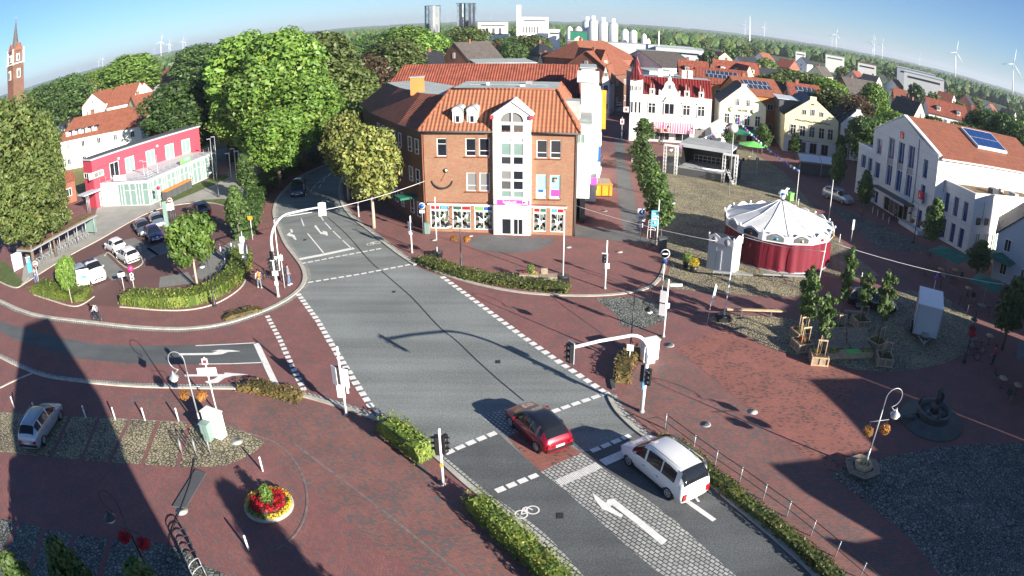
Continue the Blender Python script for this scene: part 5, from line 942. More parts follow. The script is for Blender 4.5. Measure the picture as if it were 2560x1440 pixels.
HS('ochre apartment house with solar panels behind the hotel', (1850, 235), (1958, 245), 8, 11, 12, wall='ochre', roof='tbrt', nwin=5, ww=1.3, solar=True, door=False)
HS('white apartment house with solar roof behind the yellow house', (1985, 252), (2062, 262), 7.5, 10.8, 11, wall='white', roof='tred', nwin=4, solar=True, door=False)
HS('white gable with dark roof squeezed between the ochre and the white apartment house', (1950, 245), (1992, 240), 7.5, 10.5, 9, wall='white', roof='tdark', axis='y', nwin=2, chim=0, door=False)['label'] = 'white gable with dark roof between the ochre and the white solar apartment houses'
HS('dark-roofed cottage behind the solar roofs', (1900, 200), (1960, 205), 6.5, 10, 9, wall='bwall3', roof='tdark', nwin=3, door=False)
HS('cream pointed gable among the dark roofs behind the hotel', (1862, 190), (1885, 192), 8, 11, 8, wall='cream', roof='tred', axis='y', nwin=1, gablewin=1, chim=0, door=False)
HS('small house with a red roof and white gable at the wood edge', (2098, 225), (2126, 230), 5.5, 8.5, 7, wall='white', roof='tbrt', nwin=2, door=False)
HS('long house with a grey-brown roof and white verge behind the white gabled shop', (2128, 238), (2208, 250), 6, 11, 12, wall='bwall3', roof='tgrey', nwin=4, door=False)
HS('red-roofed house tucked under the green trees right of the grey-brown roof', (2236, 245), (2268, 252), 5.5, 9, 9, wall='bwall3', roof='tbrt', nwin=2, door=False)
HS('house with a wide black roof above the bank', (2240, 275), (2290, 288), 6, 10, 10, wall='bwall2', roof='tdark', nwin=3, door=False)
HS('pale yellow gambrel-gabled house left of the red terrace', (2280, 300), (2318, 305), 6, 10.5, 9, wall='cream', roof='tgrey', axis='y', nwin=2, gablewin=1, door=False)
HS('terrace house with a long wine-red tiled roof and small chimneys', (2322, 280), (2422, 305), 6.5, 10.5, 11, wall='white', roof='tred', nwin=6, chim=2, dormer=2, door=False)
HS('low house with anthracite hipped roof behind the bank roof', (2395, 320), (2465, 340), 5.5, 8.5, 10, wall='ltgrey', roof='tdark', hip=(3, 3), nwin=3, door=False)
HS('small red-roofed house among dark trees near the right edge', (2430, 290), (2458, 298), 5.5, 9, 8, wall='ivory', roof='tred', nwin=2, door=False)
HS('dark-roofed house with white gable at the right edge of the town', (2520, 340), (2575, 352), 5.5, 9, 9, wall='bwall3', roof='tdark', nwin=2, door=False)
HS('brick house with orange roof and lime-washed chimney right behind the bank glazing', (2480, 368), (2540, 385), 7, 10, 10, wall='bwall3', roof='tbrt', nwin=3, door=False)
HS('brick apartment house with white balconies behind the bank at the right edge', (2505, 330), (2570, 345), 8.5, 11, 10, wall='bwall3', roof='tdark', nwin=4, door=False)
# scattered farther houses, each at its own spot in the town behind
_far = [(1800, 150, 'tbrt', 'cream', 'pale house with orange roof at the far wood edge behind the curved-roof hall'), (1870, 165, 'tdark', 'white', 'blue-black roofed house behind the dormer roofs'), (1925, 150, 'tbrt', 'white', 'orange-roofed cottage alone in the far trees above the hotel'), (1985, 170, 'tred', 'bwall3', 'dark red cottage among trees above the yellow house'), (2030, 160, 'tdark', 'white', 'white cottage with dark roof deep in the trees above the yellow house'), (2160, 200, 'tred', 'ivory', 'red roof showing above the long grey-brown roof'), (2200, 212, 'tdark', 'white', 'dark roof beside the tall poplar-like trees'), (2260, 222, 'tbrt', 'white', 'orange roof just below the white industrial hall'), (2330, 235, 'tdark', 'ivory', 'dark roof directly below the white industrial hall'), (2390, 258, 'tred', 'white', 'red roof left of the right-hand wind turbine base'), (2440, 262, 'tdark', 'bwall3', 'dark roof in the trees right of the red terrace'), (2500, 285, 'tbrt', 'white', 'orange roof beneath the rightmost wind turbine'), (2545, 300, 'tdark', 'white', 'dark roof at the right picture edge below the turbine'), (1560, 128, 'tgrey', 'white', 'grey roof directly right of the orange hipped roof'), (2070, 190, 'tgrey', 'cream', 'grey-brown roof among the olive trees')]
for i, (px, py, rf, wl, lb) in enumerate(_far):
    a = G(px-12, py, 5.5); c = G(px+14, py+2, 5.5); d_ = (c-a).length; s = 11/d_; c = a+(c-a)*s
    house(lb, a, c, 9, 5.5, 9.5, wl, rf, 'x' if i % 3 else 'y', floors=2, nwin=2, side=1, chim=1, door=False)
# ------------------------------------------------------------------ works and halls beyond the town
def at_d(px, dist): v = ray(px, 100); h = math.hypot(v.x, v.y); return Vector((v.x/h*dist, v.y/h*dist, 0))
def pxw(p0, p1, dist): return (at_d(p1, dist)-at_d(p0, dist)).length
def FB(label, p0, p1, pt, dist, depth, m, roof='flat', name='industrial_hall', cat='industrial hall', extra=None):
    A, Bq = at_d(p0, dist), at_d(p1, dist); rz, W = frame2(A, Bq); h = cz((p0+p1)/2, pt, dist); t = thing(name, label, cat, A, rz); b = B(); b.box((W/2, depth/2, h/2), (W, depth, h), m); b.obj('wall', t)
    b = B(); b.box((W/2, depth/2, h+.15), (W+.4, depth+.4, .3), roof); b.obj('roof', t)
    if name == 'industrial_hall': b = B(); b.box((W/2, -.05, h-2.2), (W*.8, .1, .9), 'glass'); b.obj('window_strip', t)
    return t, W, h
t, W, h = FB('plain white brewhouse block right of the white chimney', 1303, 1371, 43, 420, 25, 'white'); 
q = B()
for k in range(6): q.box((W*(.1+.1*k), -.05, h-8), (.8, .1, 4), 'dkgrey')
q.obj('louvre', t)
FB('lower white block right of the brewhouse', 1371, 1400, 74, 400, 14, 'white'); t, W, h = FB('white works building with rooftop units right of the glass towers', 1195, 1270, 56, 470, 25, 'white')
for k in range(3): window(t, W*(.25+.22*k), 0, h-9, 2, 5, 0, '', 'frame', 'glass', -.02)
FB('brown brick warehouse under the green sign', 1420, 1468, 103, 330, 20, 'bwall2'); t, W, h = FB('green box-shaped rooftop sign with a cream castle emblem', 1425, 1468, 79, 331, 6, 'green', 'dkgrey', 'rooftop_sign', 'rooftop sign')
q = B(); m_ = W/2; q.ext([(m_-1.9, -.1, h-5.6), (m_+1.9, -.1, h-5.6), (m_+1.9, -.1, h-3.6), (m_, -.1, h-2.2), (m_-1.9, -.1, h-3.6)], (0, .08, 0), 'cream'); q.box((m_, -.06, h-6.3), (4.4, .08, .35), 'cream'); q.obj('emblem', t)
FB('long white conveyor bridge in front of the silos', 1465, 1735, 110, 345, 5, 'ltgrey', 'steel', 'conveyor_bridge', 'bridge'); FB('white low hall with rooftop pipes right of the silos', 1640, 1760, 122, 330, 30, 'ltgrey'); FB('dark hall with a curved roof below the conveyor bridge', 1590, 1665, 130, 310, 20, 'dkgrey')
FB('long white industrial hall with a striped end, far right', 2262, 2362, 190, 330, 40, 'white', 'ltgrey'); FB('flat white hall behind the long one, far right', 2244, 2340, 178, 400, 30, 'ltgrey', 'ltgrey'); FB('white shed between the wind turbines and the woods', 2065, 2112, 140, 520, 20, 'white'); FB('white-and-red low hall beneath the twin turbines', 2146, 2192, 160, 450, 20, 'white', 'tred'); FB('small white store at the edge of the far wood', 1990, 2015, 130, 560, 12, 'white')
b = B(); cb = at_d(1297, 415); ht_ = cz(1297, 13, 415); t = thing('works_chimney', 'tall slim white works chimney left of the brewhouse', 'chimney', cb, 0); b.box((0, 0, ht_/2), (2.6, 2.6, ht_), 'white'); b.obj('shaft', t); b = B(); b.box((0, 0, ht_+.2), (2.9, 2.9, .4), 'grey'); b.obj('rim', t)
for i, (px, top, wpx, dist, lb) in enumerate([(1468, 50, 26, 390, 'leftmost silo with a boxy blue-grey head'), (1483, 48, 24, 376, 'first tall round steel silo right of the green sign'), (1508, 52, 24, 376, 'middle tall round steel silo of the front row'), (1533, 55, 24, 376, 'rightmost tall round steel silo of the front row'), (1562, 72, 20, 380, 'left one of the two shorter steel silos'), (1583, 74, 20, 380, 'right one of the two shorter steel silos'), (1424, 66, 16, 372, 'small domed tank left of the silos'), (1446, 66, 18, 372, 'small domed tank touching the silos'), (1610, 84, 14, 370, 'thin pale tank right of the silos'), (1621, 96, 10, 372, 'tiny squat tank farthest right of the silos')]):
    r_ = pxw(px-wpx/2, px+wpx/2, dist)/2; ht_ = cz(px, top, dist); t = thing('silo', lb, 'silo', at_d(px, dist), 0, 'brewery silos and tanks'); b = B(); b.lathe([(r_, 0), (r_, ht_-1.5), (r_*.5, ht_-.3), (r_*.1, ht_)], 'ltgrey' if i < 6 else 'white', 20); b.obj('shell', t)
    if i < 4: b = B(); b.box((0, 0, ht_+1), (2.2, 2.2, 2), 'ltgrey'); b.tube([(-r_, 0, ht_-.6), (r_, 0, ht_-.6)], .15, 'steel', 4); b.obj('head_house', t)
for px0, px1, top, lb in ((1062, 1103, 15, 'left mirrored glass tank tower above the trees'), (1140, 1191, 9, 'right and larger mirrored glass tank tower above the trees')):
    c = at_d((px0+px1)/2, 440); W = pxw(px0, px1, 440); ht_ = cz((px0+px1)/2, top, 440); t = thing('glass_tower', lb, 'glass tower', c, -.3, 'mirrored tank towers'); b = B(); n = 4 if px0 < 1100 else 5
    for k in range(n):
        a = 2*pi*k/n; n0_ = len(b.m); b.cyl((math.cos(a+.4)*W*.27, math.sin(a+.4)*W*.27, 0), W*.235, ht_, 'mirror', 10, smooth=False)
        for q_ in range(10):
            if (q_+k) % 2: b.m[n0_+q_] = b.mi('glass')
    b.obj('glass_shell', t); b = B(); b.lathe([(W*.5, ht_), (W*.5, ht_+.3)], 'dkgrey', 12); b.obj('cap', t)
b = B(); c = at_d(1647, 340); t = thing('loading_crane', 'small pale loading crane mast between silos and woods', 'crane', c, 0); b.tube([(0, 0, 0), (0, 0, cz(1647, 78, 340))], .35, 'wpaint', 6); b.tube([(0, 0, 9), (-3, 0, 5)], .3, 'wpaint', 5); b.obj('mast', t)
b = B(); c = at_d(1874, 900); t = thing('radio_mast', 'lattice radio mast rising between two wind turbines', 'mast', c, 0); b.tube([(0, 0, 0), (0, 0, 46)], [1.6, .5], 'ltgrey', 4, smooth=False)
for k in range(6): b.box((0, 0, 8+k*6), (2.6-.3*k, 2.6-.3*k, .3), 'ltgrey')
b.obj('mast_frame', t)
# ------------------------------------------------------------------ wind turbines
t = thing('wind_turbine', 'tallest wind turbine, blade raised, towards the right edge', 'wind turbine', (0, 0, 0), 0, 'wind turbines on the horizon')
b = B(); b.tube([(0, 0, 0), (0, 0, 85)], [2.4, 1.3], 'wpaint', 8); b.obj('tower', t); b = B(); b.box((0, 1, 86), (3, 8, 3), 'wpaint'); b.ball((0, -4, 86), 1.8, 'wpaint', 8); b.obj('nacelle', t)
for k in range(3): a = .25+k*2*pi/3; b = B(); b.tube([(0, -4.3, 86), (math.sin(a)*14, -4.3, 86+math.cos(a)*14), (math.sin(a)*40, -4.3, 86+math.cos(a)*40)], [.9, 1.5, .3], 'wpaint', 5); b.obj('blade', t)
tprot = t; first = True
for px, hub, hz, lb in [(2389, 131, 184, 'tallest wind turbine, standing second from the right edge'), (2532, 166, 232, 'rightmost wind turbine at the edge'), (2300, 143, 163, 'smaller turbine between the twin turbines and the tallest one'), (2206, 111, 140, 'right one of the twin turbines'), (2182, 103, 135, 'left one of the twin turbines'), (2186, 108, 136, 'turbine half hidden behind the left twin turbine'), (2090, 86, 118, 'larger turbine left of the twin turbines'), (2080, 95, 117, 'small faint turbine touching the larger one left of the twins'), (1910, 66, 90, 'turbine right of the radio mast'), (1862, 62, 86, 'turbine left of the radio mast'), (2111, 117, 123, 'tiny distant turbine right of the larger one'), (402, 116, 146, 'nearest turbine on the left horizon'), (422, 122, 143, 'turbine just right of the nearest left one'), (426, 124, 142, 'tiny turbine behind the left group'), (385, 134, 148, 'tiny turbine left of the nearest left one'), (457, 113, 134, 'turbine beside the dark round tree'), (463, 116, 133, 'smaller turbine beside the dark round tree'), (256, 146, 166, 'turbine above the olive trees on the left'), (246, 153, 169, 'turbine overlapping the one above the olive trees'), (195, 173, 184, 'leftmost turbine above the dark tree'), (1120, 48, 57, 'tiny turbine right of the left glass tower'), (1227, 46, 53, 'tiny turbine above the white works building')]:
    dist = 66/max(.004, (hz-hub)/1630.0); c = at_d(px, min(dist, 9000)); rz = math.atan2(c.y, c.x)-pi/2+RS.uniform(-.5, .5)
    if first: place(t, c, rz, lb); first = False
    else: dup(tprot, c, rz, lb)
# ------------------------------------------------------------------ trees
T_green = tree_proto('broadleaf_tree', 'x', 6, 20, 4, 50, 10500, .66, 'lf_green', 11, tr=.45)
T_olive = tree_proto('broadleaf_tree', 'x', 6, 20, 4, 46, 8500, .68, 'lf_olive', 12, tr=.45)
T_dark = tree_proto('broadleaf_tree', 'x', 6, 20, 3.5, 46, 8500, .68, 'lf_dark', 13, tr=.45)
T_brown = tree_proto('broadleaf_tree', 'x', 5, 14, 3, 30, 3600, .52, 'lf_brown', 14, tr=.35)
T_near = tree_proto('broadleaf_tree', 'x', 6, 20, 4, 44, 13000, .52, 'lf_olive', 15, tr=.4)
T_far = [tree_proto('distant_tree', 'x', 4.2, 10.5, 1.2, 20, 1300, 1.05, m, 20+i, tr=.3) for i, m in enumerate(('lf_dark', 'lf_green', 'lf_olive', 'lf_dark'))]
T_col = tree_proto('street_tree', 'x', 1.5, 6, 1.6, 18, 3000, .27, 'lf_mid', 31, shape='col', tr=.11)
T_round = tree_proto('lawn_tree', 'x', 2.3, 6, 1.9, 26, 3800, .34, 'lf_green', 32, tr=.13, tm='lbark')
T_yel = tree_proto('maple_tree', 'x', 3.5, 10.8, 2.6, 34, 6500, .40, 'lf_yellow', 33, tr=.22, tm='lbark')
T_pot = tree_proto('potted_tree', 'x', .9, 4.6, 1.1, 13, 1000, .22, 'lf_mid', 34, shape='dome', tr=.05)
used_p = set()
def PT(proto, loc, R, H, R0, H0, label, group=None, rz=None):
    rz = RS.uniform(0, 6.28) if rz is None else rz; s = (R/R0, R/R0, H/H0)
    if proto.name not in used_p:
        used_p.add(proto.name); place(proto, loc, rz, label, s)
        if group: proto['group'] = group
        # copies are made from the children now
        KIDS[proto.name] = [(c, []) for c in bpy.data.objects if c.parent == proto]; return proto
    r = dup(proto, loc, rz, label, group, s)
    return r
def TD(proto, px, top, dist, R, label, R0=6, H0=20, group='trees of the town park'):
    H = HC+(cz(px, top, dist)-HC); return PT(proto, at_d(px, dist), R, H, R0, H0, label, group)
TD(T_green, 700, 56, 104, 7.5, 'huge bright green tree whose crown reaches highest in the middle of the park'); TD(T_green, 605, 66, 112, 7.8, 'tall bright green tree at the left of the tallest park trees'); TD(T_green, 665, 130, 100, 6.5, 'bright green tree standing forward of the two tallest ones'); TD(T_green, 600, 215, 106, 5.5, 'lower green tree at the left foot of the tall park trees')
TD(T_green, 745, 175, 96, 6, 'bright green tree leaning over the bend of the main road'); TD(T_olive, 805, 66, 122, 7.5, 'yellowish tall tree right of the highest green one'); TD(T_olive, 865, 150, 113, 6, 'olive tree overhanging the far end of the street'); TD(T_green, 795, 215, 101, 5.2, 'green tree hanging low above the road bend'); TD(T_green, 680, 265, 86, 4.6, 'low spreading green tree beside the white posts'); TD(T_green, 560, 120, 124, 6.5, 'green tree behind the left shoulder of the park mass'); TD(T_green, 640, 290, 99, 4.4, 'low green tree above the light paving')
TD(T_dark, 830, 262, 106, 4.5, 'dark tree in the shade at the road bend'); TD(T_dark, 890, 235, 112, 4.5, 'dark tree behind the maple at the street end'); TD(T_brown, 925, 128, 128, 5.5, 'nearly bare brownish tree with pale branches left of the red roof', 5, 14); TD(T_brown, 950, 210, 120, 4.5, 'reddish tree against the corner of the red roof', 5, 14)
TD(T_olive, 985, 88, 165, 8.5, 'round olive-green tree behind the red roof end'); TD(T_green, 1010, 58, 205, 10, 'light green tree rising left of the glass towers'); TD(T_green, 1070, 72, 200, 9, 'light green tree below the left glass tower'); TD(T_dark, 905, 96, 200, 9, 'dark green tree in the gap between the park and the olive tree'); TD(T_dark, 940, 80, 240, 9, 'dark green tree on the skyline right of the park'); TD(T_olive, 1165, 60, 260, 10, 'dark olive round tree in front of the right glass tower'); TD(T_brown, 1230, 100, 225, 8, 'copper-brown tree right of the right glass tower', 5, 14); TD(T_dark, 1268, 88, 270, 8, 'dark tree in front of the white works building'); TD(T_olive, 1325, 82, 235, 8.5, 'autumn-tinted tree below the white brewhouse'); TD(T_dark, 1110, 95, 215, 7, 'dark tree between the glass towers'); TD(T_dark, 1280, 100, 215, 6, 'dark low tree left of the autumn-tinted one')
TD(T_green, 325, 128, 252, 14, 'light green tree rising above the white gable on the left'); TD(T_green, 240, 168, 262, 12, 'light green tree left of the tall light green one'); TD(T_dark, 165, 182, 235, 10.5, 'dark green tree right of the church'); TD(T_dark, 105, 205, 205, 8, 'dark tree at the foot of the church tower'); TD(T_dark, 435, 195, 120, 7.4, 'dense dark green tree left of the park mass'); TD(T_dark, 455, 262, 114, 5.4, 'dark green tree just behind the raspberry hall'); TD(T_dark, 492, 104, 240, 11, 'dark round tree on the left skyline'); TD(T_olive, 200, 190, 245, 8, 'brownish tree between the two light green ones on the left'); TD(T_dark, 520, 180, 150, 6.5, 'dark tree between the orange roofs and the park')
TD(T_near, 22, 222, 78, 5.9, 'big olive tree filling the left edge above the bicycle shelter'); TD(T_near, 82, 262, 80, 3.9, 'olive tree leaning towards the white house on the left'); TD(T_near, 34, 372, 74, 4.8, 'lower olive tree at the left edge beside the shelter'); TD(T_near, -70, 260, 76, 6, 'olive tree cut by the left picture edge'); TD(T_near, 92, 400, 77, 3.1, 'low olive bush-like tree behind the bicycle shelter')
# trees behind the market square
for px, top, dist, R, kk, lb in [(1945, 178, 150, 5.5, T_olive, 'olive tree left in the row behind the solar roofs'), (1985, 168, 165, 6.5, T_olive, 'tallest olive tree in the row behind the solar roofs'), (2030, 176, 158, 6.5, T_olive, 'olive tree in the middle of the row behind the yellow house'), (2070, 190, 150, 5.8, T_green, 'greener tree at the right of the row behind the yellow house'), (2090, 215, 140, 5.5, T_olive, 'yellow-green tree above the white gabled shop'), (2150, 232, 128, 5, T_brown, 'reddish-brown tree above the white gabled shop roof'), (2190, 200, 160, 4.2, T_green, 'tall narrow green tree right of the grey-brown roof'), (2215, 262, 130, 4.5, T_green, 'green tree right of the reddish-brown one'), (2250, 272, 118, 4.6, T_green, 'green tree just behind the bank gable'), (2180, 285, 112, 4, T_dark, 'dark tree between white gabled shop and bank'), (2350, 285, 112, 3.2, T_olive, 'small olive tree behind the bank ridge'), (2420, 300, 118, 4.5, T_dark, 'dark tree beside the red terrace'), (2470, 265, 150, 6, T_dark, 'dark green tree right of the red terrace'), (2520, 275, 140, 5.5, T_dark, 'dark green tree at the right edge below the turbine'), (2555, 300, 115, 5, T_dark, 'dark tree cut by the right edge')]:
    TD(kk, px, top, dist, R, lb, 5 if kk is T_brown else 6, 14 if kk is T_brown else 20, 'trees behind the market square')
n_far = 0
rf = random.Random(99)
blds = [o.matrix_world.translation.copy() if False else o.location.copy() for o in bpy.data.objects if o.type == 'EMPTY' and o.get('category') in ('house', 'building', 'industrial hall', 'silo', 'hotel')]
while n_far < 215:
    px = rf.uniform(1200, 2640) if rf.random() < .86 else rf.uniform(-60, 900); dist = 150+900*rf.random()**1.35
    if px < 900: dist = 300+500*rf.random()
    if px < 1500 and px > 1200 and dist < 420: continue
    if 1500 <= px < 1700 and dist < 260: continue
    c = at_d(px, dist); rr = rf.uniform(3.2, 6.0)
    if any((c-b_).length < rr+(13 if b_.length < 260 else 20) for b_ in blds) and rf.random() < .93: continue
    pr = T_far[rf.randrange(4)]
    PT(pr, c, rr, rf.uniform(7.5, 12.5), 4.2, 10.5, 'round leafy tree in the wooded belt beyond the town roofs', 'trees in the wooded belt'); n_far += 1
# far woods: one mass nobody could count
b = B(); rw = random.Random(5)
ico = []
bm = bmesh.new(); bmesh.ops.create_icosphere(bm, subdivisions=1, radius=1); iv_ = [v.co.copy() for v in bm.verts]; if_ = [tuple(v.index for v in f.verts) for f in bm.faces]; bm.free()
for i in range(12000):
    dist = 750+4600*rw.random()**1.7; px = rw.uniform(-150, 2750)
    band = math.sin(dist*.006+px*.004)+math.sin(dist*.0021-px*.0031)
    if band < -.35 and dist > 1100: continue
    c = at_d(px, dist); r_ = rw.uniform(3.5, 7)*(1+dist/4500); h_ = rw.uniform(8, 14)
    b.add([(c.x+v.x*r_*rw.uniform(.75, 1.2), c.y+v.y*r_*rw.uniform(.75, 1.2), max(-.5, h_*.45+v.z*h_*.6*rw.uniform(.8, 1.15))) for v in iv_], if_, 'lf_dark' if rw.random() < .7 else 'lf_olive')
o = b.obj('far_woodland'); o['kind'] = 'stuff'
b = B()
for i in range(16):                                              # pale fields and clearings between the woods
    px = rw.uniform(1500, 2600); dist = rw.uniform(1500, 4200); c = at_d(px, dist); w_ = rw.uniform(60, 240); l_ = rw.uniform(60, 300); a = rw.uniform(-.3, .3)+math.atan2(c.y, c.x)
    b.box((c.x, c.y, .1), (l_, w_, .2), 'grass' if rw.random() < .6 else 'dgrass', rz=a)
struct('meadow', b)
b = B()                                                          # low wooded ridge along the horizon
for i in range(140):
    px = -200+i*21.5; c = at_d(px, 6000+400*math.sin(i)); b.tube([c+Vector((0, 0, -2)), c+Vector((0, 0, 16+6*math.sin(i*.9)))], [260, 180], 'lf_dark', 8)
struct('hills', b)
# houses behind and beside the camera that stand along the square and shade it
S_ = Vector((math.cos(math.radians(134.3)), math.sin(math.radians(134.3)), 0)); N_ = Vector((S_.y, -S_.x, 0)); EL = math.tan(math.radians(SUN_EL)); raz = math.atan2(N_.y, N_.x)
def caster(label, prof, a0, depth, wall, roof, name='town_house', cat='house', win=True):
    "profile: (across, reach of shadow) pairs; the ridge runs away from the square"
    t = thing(name, label, cat, (0, 0, 0)); P_ = [(p, (f-a0)*EL) for p, f in prof]; b = B(); 
    poly = [S_*a0+N_*P_[0][0]]+[S_*a0+N_*p+Vector((0, 0, z)) for p, z in P_]+[S_*a0+N_*P_[-1][0]]
    b.ext(poly, -S_*depth, wall); b.obj('wall', t); r = B()
    for i in range(len(P_)-1):
        (p0, z0), (p1, z1_) = P_[i], P_[i+1]
        if abs(p1-p0) < .3: continue
        slab(r, [S_*(a0-.1)+N_*p0+Vector((0, 0, z0)), S_*(a0-.1)+N_*p1+Vector((0, 0, z1_)), S_*(a0-depth)+N_*p1+Vector((0, 0, z1_)), S_*(a0-depth)+N_*p0+Vector((0, 0, z0))], .08, roof)
    r.obj('roof', t)
    if win:
        n = int((P_[-1][0]-P_[0][0])/2.4)
        for k in range(n):
            for z in (.6, 3.6):
                w0 = S_*a0+N_*(P_[0][0]+1+(P_[-1][0]-P_[0][0]-2)*(k+.9)/n); window(t, w0.x, w0.y, z, 1.0, 1.6, raz+pi, 'cross', inset=-.01)
    return t
caster('house with a low gable near the bottom right of the square', [(21.5, -1), (22.4, .6), (23.3, 4.2), (23.8, 2.6), (24.85, 1.5)], -16, 12, 'bwall3', 'tred'); caster('brick gabled house in the row behind the fountain', [(24.9, 1.5), (25.8, 6.5), (26.7, 9.0), (29.2, 6.6), (31.65, 4.4)], -16, 14, 'bwall2', 'tred'); caster('steep gabled house in the row behind the fountain', [(31.7, 4.4), (34.1, 7.6), (36.3, 11), (38.9, 8)], -15, 14, 'white', 'tdark'); caster('wide tall house at the right side of the square', [(39, 14.5), (45, 17), (52, 17), (56, 19)], -9, 12, 'ivory', 'tdark'); caster('long white house joining the blue-white one', [(57, 19.5), (66, 17.5), (68.2, 21), (73.5, 24), (76, 25)], -12, 9, 'white', 'tdark')
t = thing('market_tower', 'square brick tower with tapered roof on which the view is taken', 'tower', S_*-5.2+N_*-1.4, raz)
b = B(); b.box((0, 0, 7), (7.2, 6.4, 14.0), 'bwall3'); b.box((-4.6, -2, 5.5), (3.0, 6, 11), 'bwall3'); b.obj('wall', t); b = B(); loft(b, [(-3.8, -3.4), (3.8, -3.4), (3.8, 3.4), (-3.8, 3.4)], [(-1.0, -1), (1.8, -1), (1.8, 1), (-1, 1)], 14.0, 20.8, 'tgrey', 'dkgrey'); b.obj('roof', t)
# ------------------------------------------------------------------ street trees, hedges, beds
PT(T_yel, G(935, 570), 3.25, 10.6, 3.5, 10.8, 'yellowing maple at the kerb left of the brick corner building', 'maples at the far kerb', 1.0); PT(T_yel, G(872, 500), 2.9, 10.6, 3.5, 10.8, 'browner maple standing behind the yellowing one', 'maples at the far kerb', 3.0)
PT(T_round, G(495, 720), 2.25, 6.6, 2.3, 6, 'bright green lawn tree in the middle of the car park', 'young trees of the car park'); PT(T_round, G(180, 757), 1.15, 4.4, 2.3, 6, 'small green tree in the clipped bed beside the pickup', 'young trees of the car park')
PT(T_col, G(630, 505)+Vector((-.6, 0, 0)), 1.75, 6.2, 1.5, 6, 'upper dark street tree between car park and main road', 'street trees at the kerb'); PT(T_col, G(612, 600)+Vector((-.6, 0, 0)), 1.6, 5.9, 1.5, 6, 'lower dark street tree between car park and main road', 'street trees at the kerb')
for i, (px, py, h, r, lb) in enumerate([(1600, 432, 5.6, 1.9, 'farthest tree of the row along the shopping street'), (1613, 484, 5.9, 1.9, 'second farthest tree of the row along the shopping street'), (1628, 540, 5.9, 1.9, 'second nearest tree of the row along the shopping street'), (1642, 600, 5.9, 1.75, 'nearest tree of the row, beside the lamp with orange flowers')]): PT(T_col, G(px, py), r, h, 1.5, 6, lb, 'trees along the shopping street')
for px, py, h, r, lb in [(1608, 365, 4.8, 2.2, 'round tree at the corner of the white gabled house'), (1822, 372, 4.6, 1.7, 'tree in front of the left half of the hotel'), (1903, 385, 5.4, 2.0, 'round tree in front of the right edge of the hotel'), (1985, 398, 4.6, 1.5, 'small dark tree in front of the yellow gabled house'), (2098, 398, 4.6, 1.4, 'small tree between the yellow house and the white gabled shop'), (2090, 492, 7.4, 1.5, 'tall slim tree left of the bank'), (2156, 540, 6.0, 1.5, 'slim tree in front of the left bank windows'), (2324, 640, 6.7, 1.8, 'slim tree in front of the bank entrance wing'), (2440, 700, 4.4, 2.0, 'dense round tree between the green parasols'), (2505, 875, 6.4, 2.2, 'large dark tree at the right edge above the cafe'), (1522, 240, 6.5, 2.6, 'dark tree standing inside the shopping street')]: PT(T_col, G(px, py), r, h, 1.5, 6, lb, 'trees on the market square')
rsf = random.Random(2)
for px, py, z, lb in [(120, 1335, 5.6, 'dark slim tree in the bottom left shade'), (2, 1372, 5.6, 'dark tree cut off at the bottom left corner'), (318, 1392, 5.0, 'dark tree below the flower basket lamp at the bottom left'), (185, 1420, 4.2, 'low dark tree right of the slim one at the bottom left')]: PT(T_col, G(px, py, z)*Vector((1, 1, 0)) if False else Vector((G(px, py, z).x, G(px, py, z).y, 0)), 1.25, z, 1.5, 6, lb, 'trees on the market square')
PT(T_col, Vector((3.0, 5.9, 0)), 1.7, 8.6, 1.5, 6, 'tree just below the camera whose shadow falls on the flower bed', 'trees on the market square')
hedge('clipped bright green hedge bed at the car park exit with a small tree in it', [G(92, 722), G(140, 735), G(200, 745), G(222, 742)], 2.6, .75, 'lf_hedge', 55, .14, seed=2)
hedge('curved yellow-green hedge round the car park lawn', [G(312, 752), G(350, 758), G(420, 762), G(490, 756), G(545, 735), G(585, 705), G(606, 672), G(605, 648)], 1.9, 1.0, 'lf_hedge', 50, .16, seed=3)
hedge('long hedge along the far side street left of the main road', [G(606, 600), G(625, 560), G(640, 510), G(652, 480), G(690, 450), G(740, 425), G(790, 402)], 2.2, 1.4, 'lf_dark', 34, .22, seed=4)
hedge('rust-tinted low hedge at the tip of the car park island', [G(562, 800), G(600, 790), G(650, 777)], .9, .4, 'lf_rust', 70, .13, seed=5); hedge('rusty low hedge beside the stop line of the left street', [G(600, 972), G(650, 976), G(700, 988), G(752, 1000)], 1.0, .5, 'lf_rust', 80, .13, seed=6)
hedge('bright green hedge block beside the near traffic light', [G(962, 1068), G(1000, 1100), G(1040, 1130), G(1068, 1150)], 1.35, .85, 'lf_hedge', 110, .12, seed=7); hedge('long hedge along the near left kerb reaching the bottom edge', [G(1180, 1262), G(1230, 1310), G(1290, 1365), G(1350, 1420), G(1400, 1470), G(1460, 1540)], 1.05, .9, 'lf_hedge', 120, .11, seed=8)
hedge('low hedge with dry tufts along the kerb in front of the brick corner building', [G(1050, 652), G(1100, 672), G(1160, 690), G(1240, 705), G(1320, 716), G(1420, 728)], 1.5, .55, 'lf_hdark', 70, .15, seed=9)
hedge('brown-green hedge in the small kerbed island under the black lamp', [G(1592, 880), G(1568, 905), G(1556, 930), G(1555, 958)], 1.1, .6, 'lf_rust', 90, .12, seed=10)
hedge('long dark low hedge between the right lane and the railing', [G(1655, 1098), G(1720, 1145), G(1780, 1198), G(1850, 1255), G(1920, 1310), G(1990, 1368), G(2060, 1430), G(2120, 1490)], .8, .5, 'lf_hdark', 110, .12, seed=11)
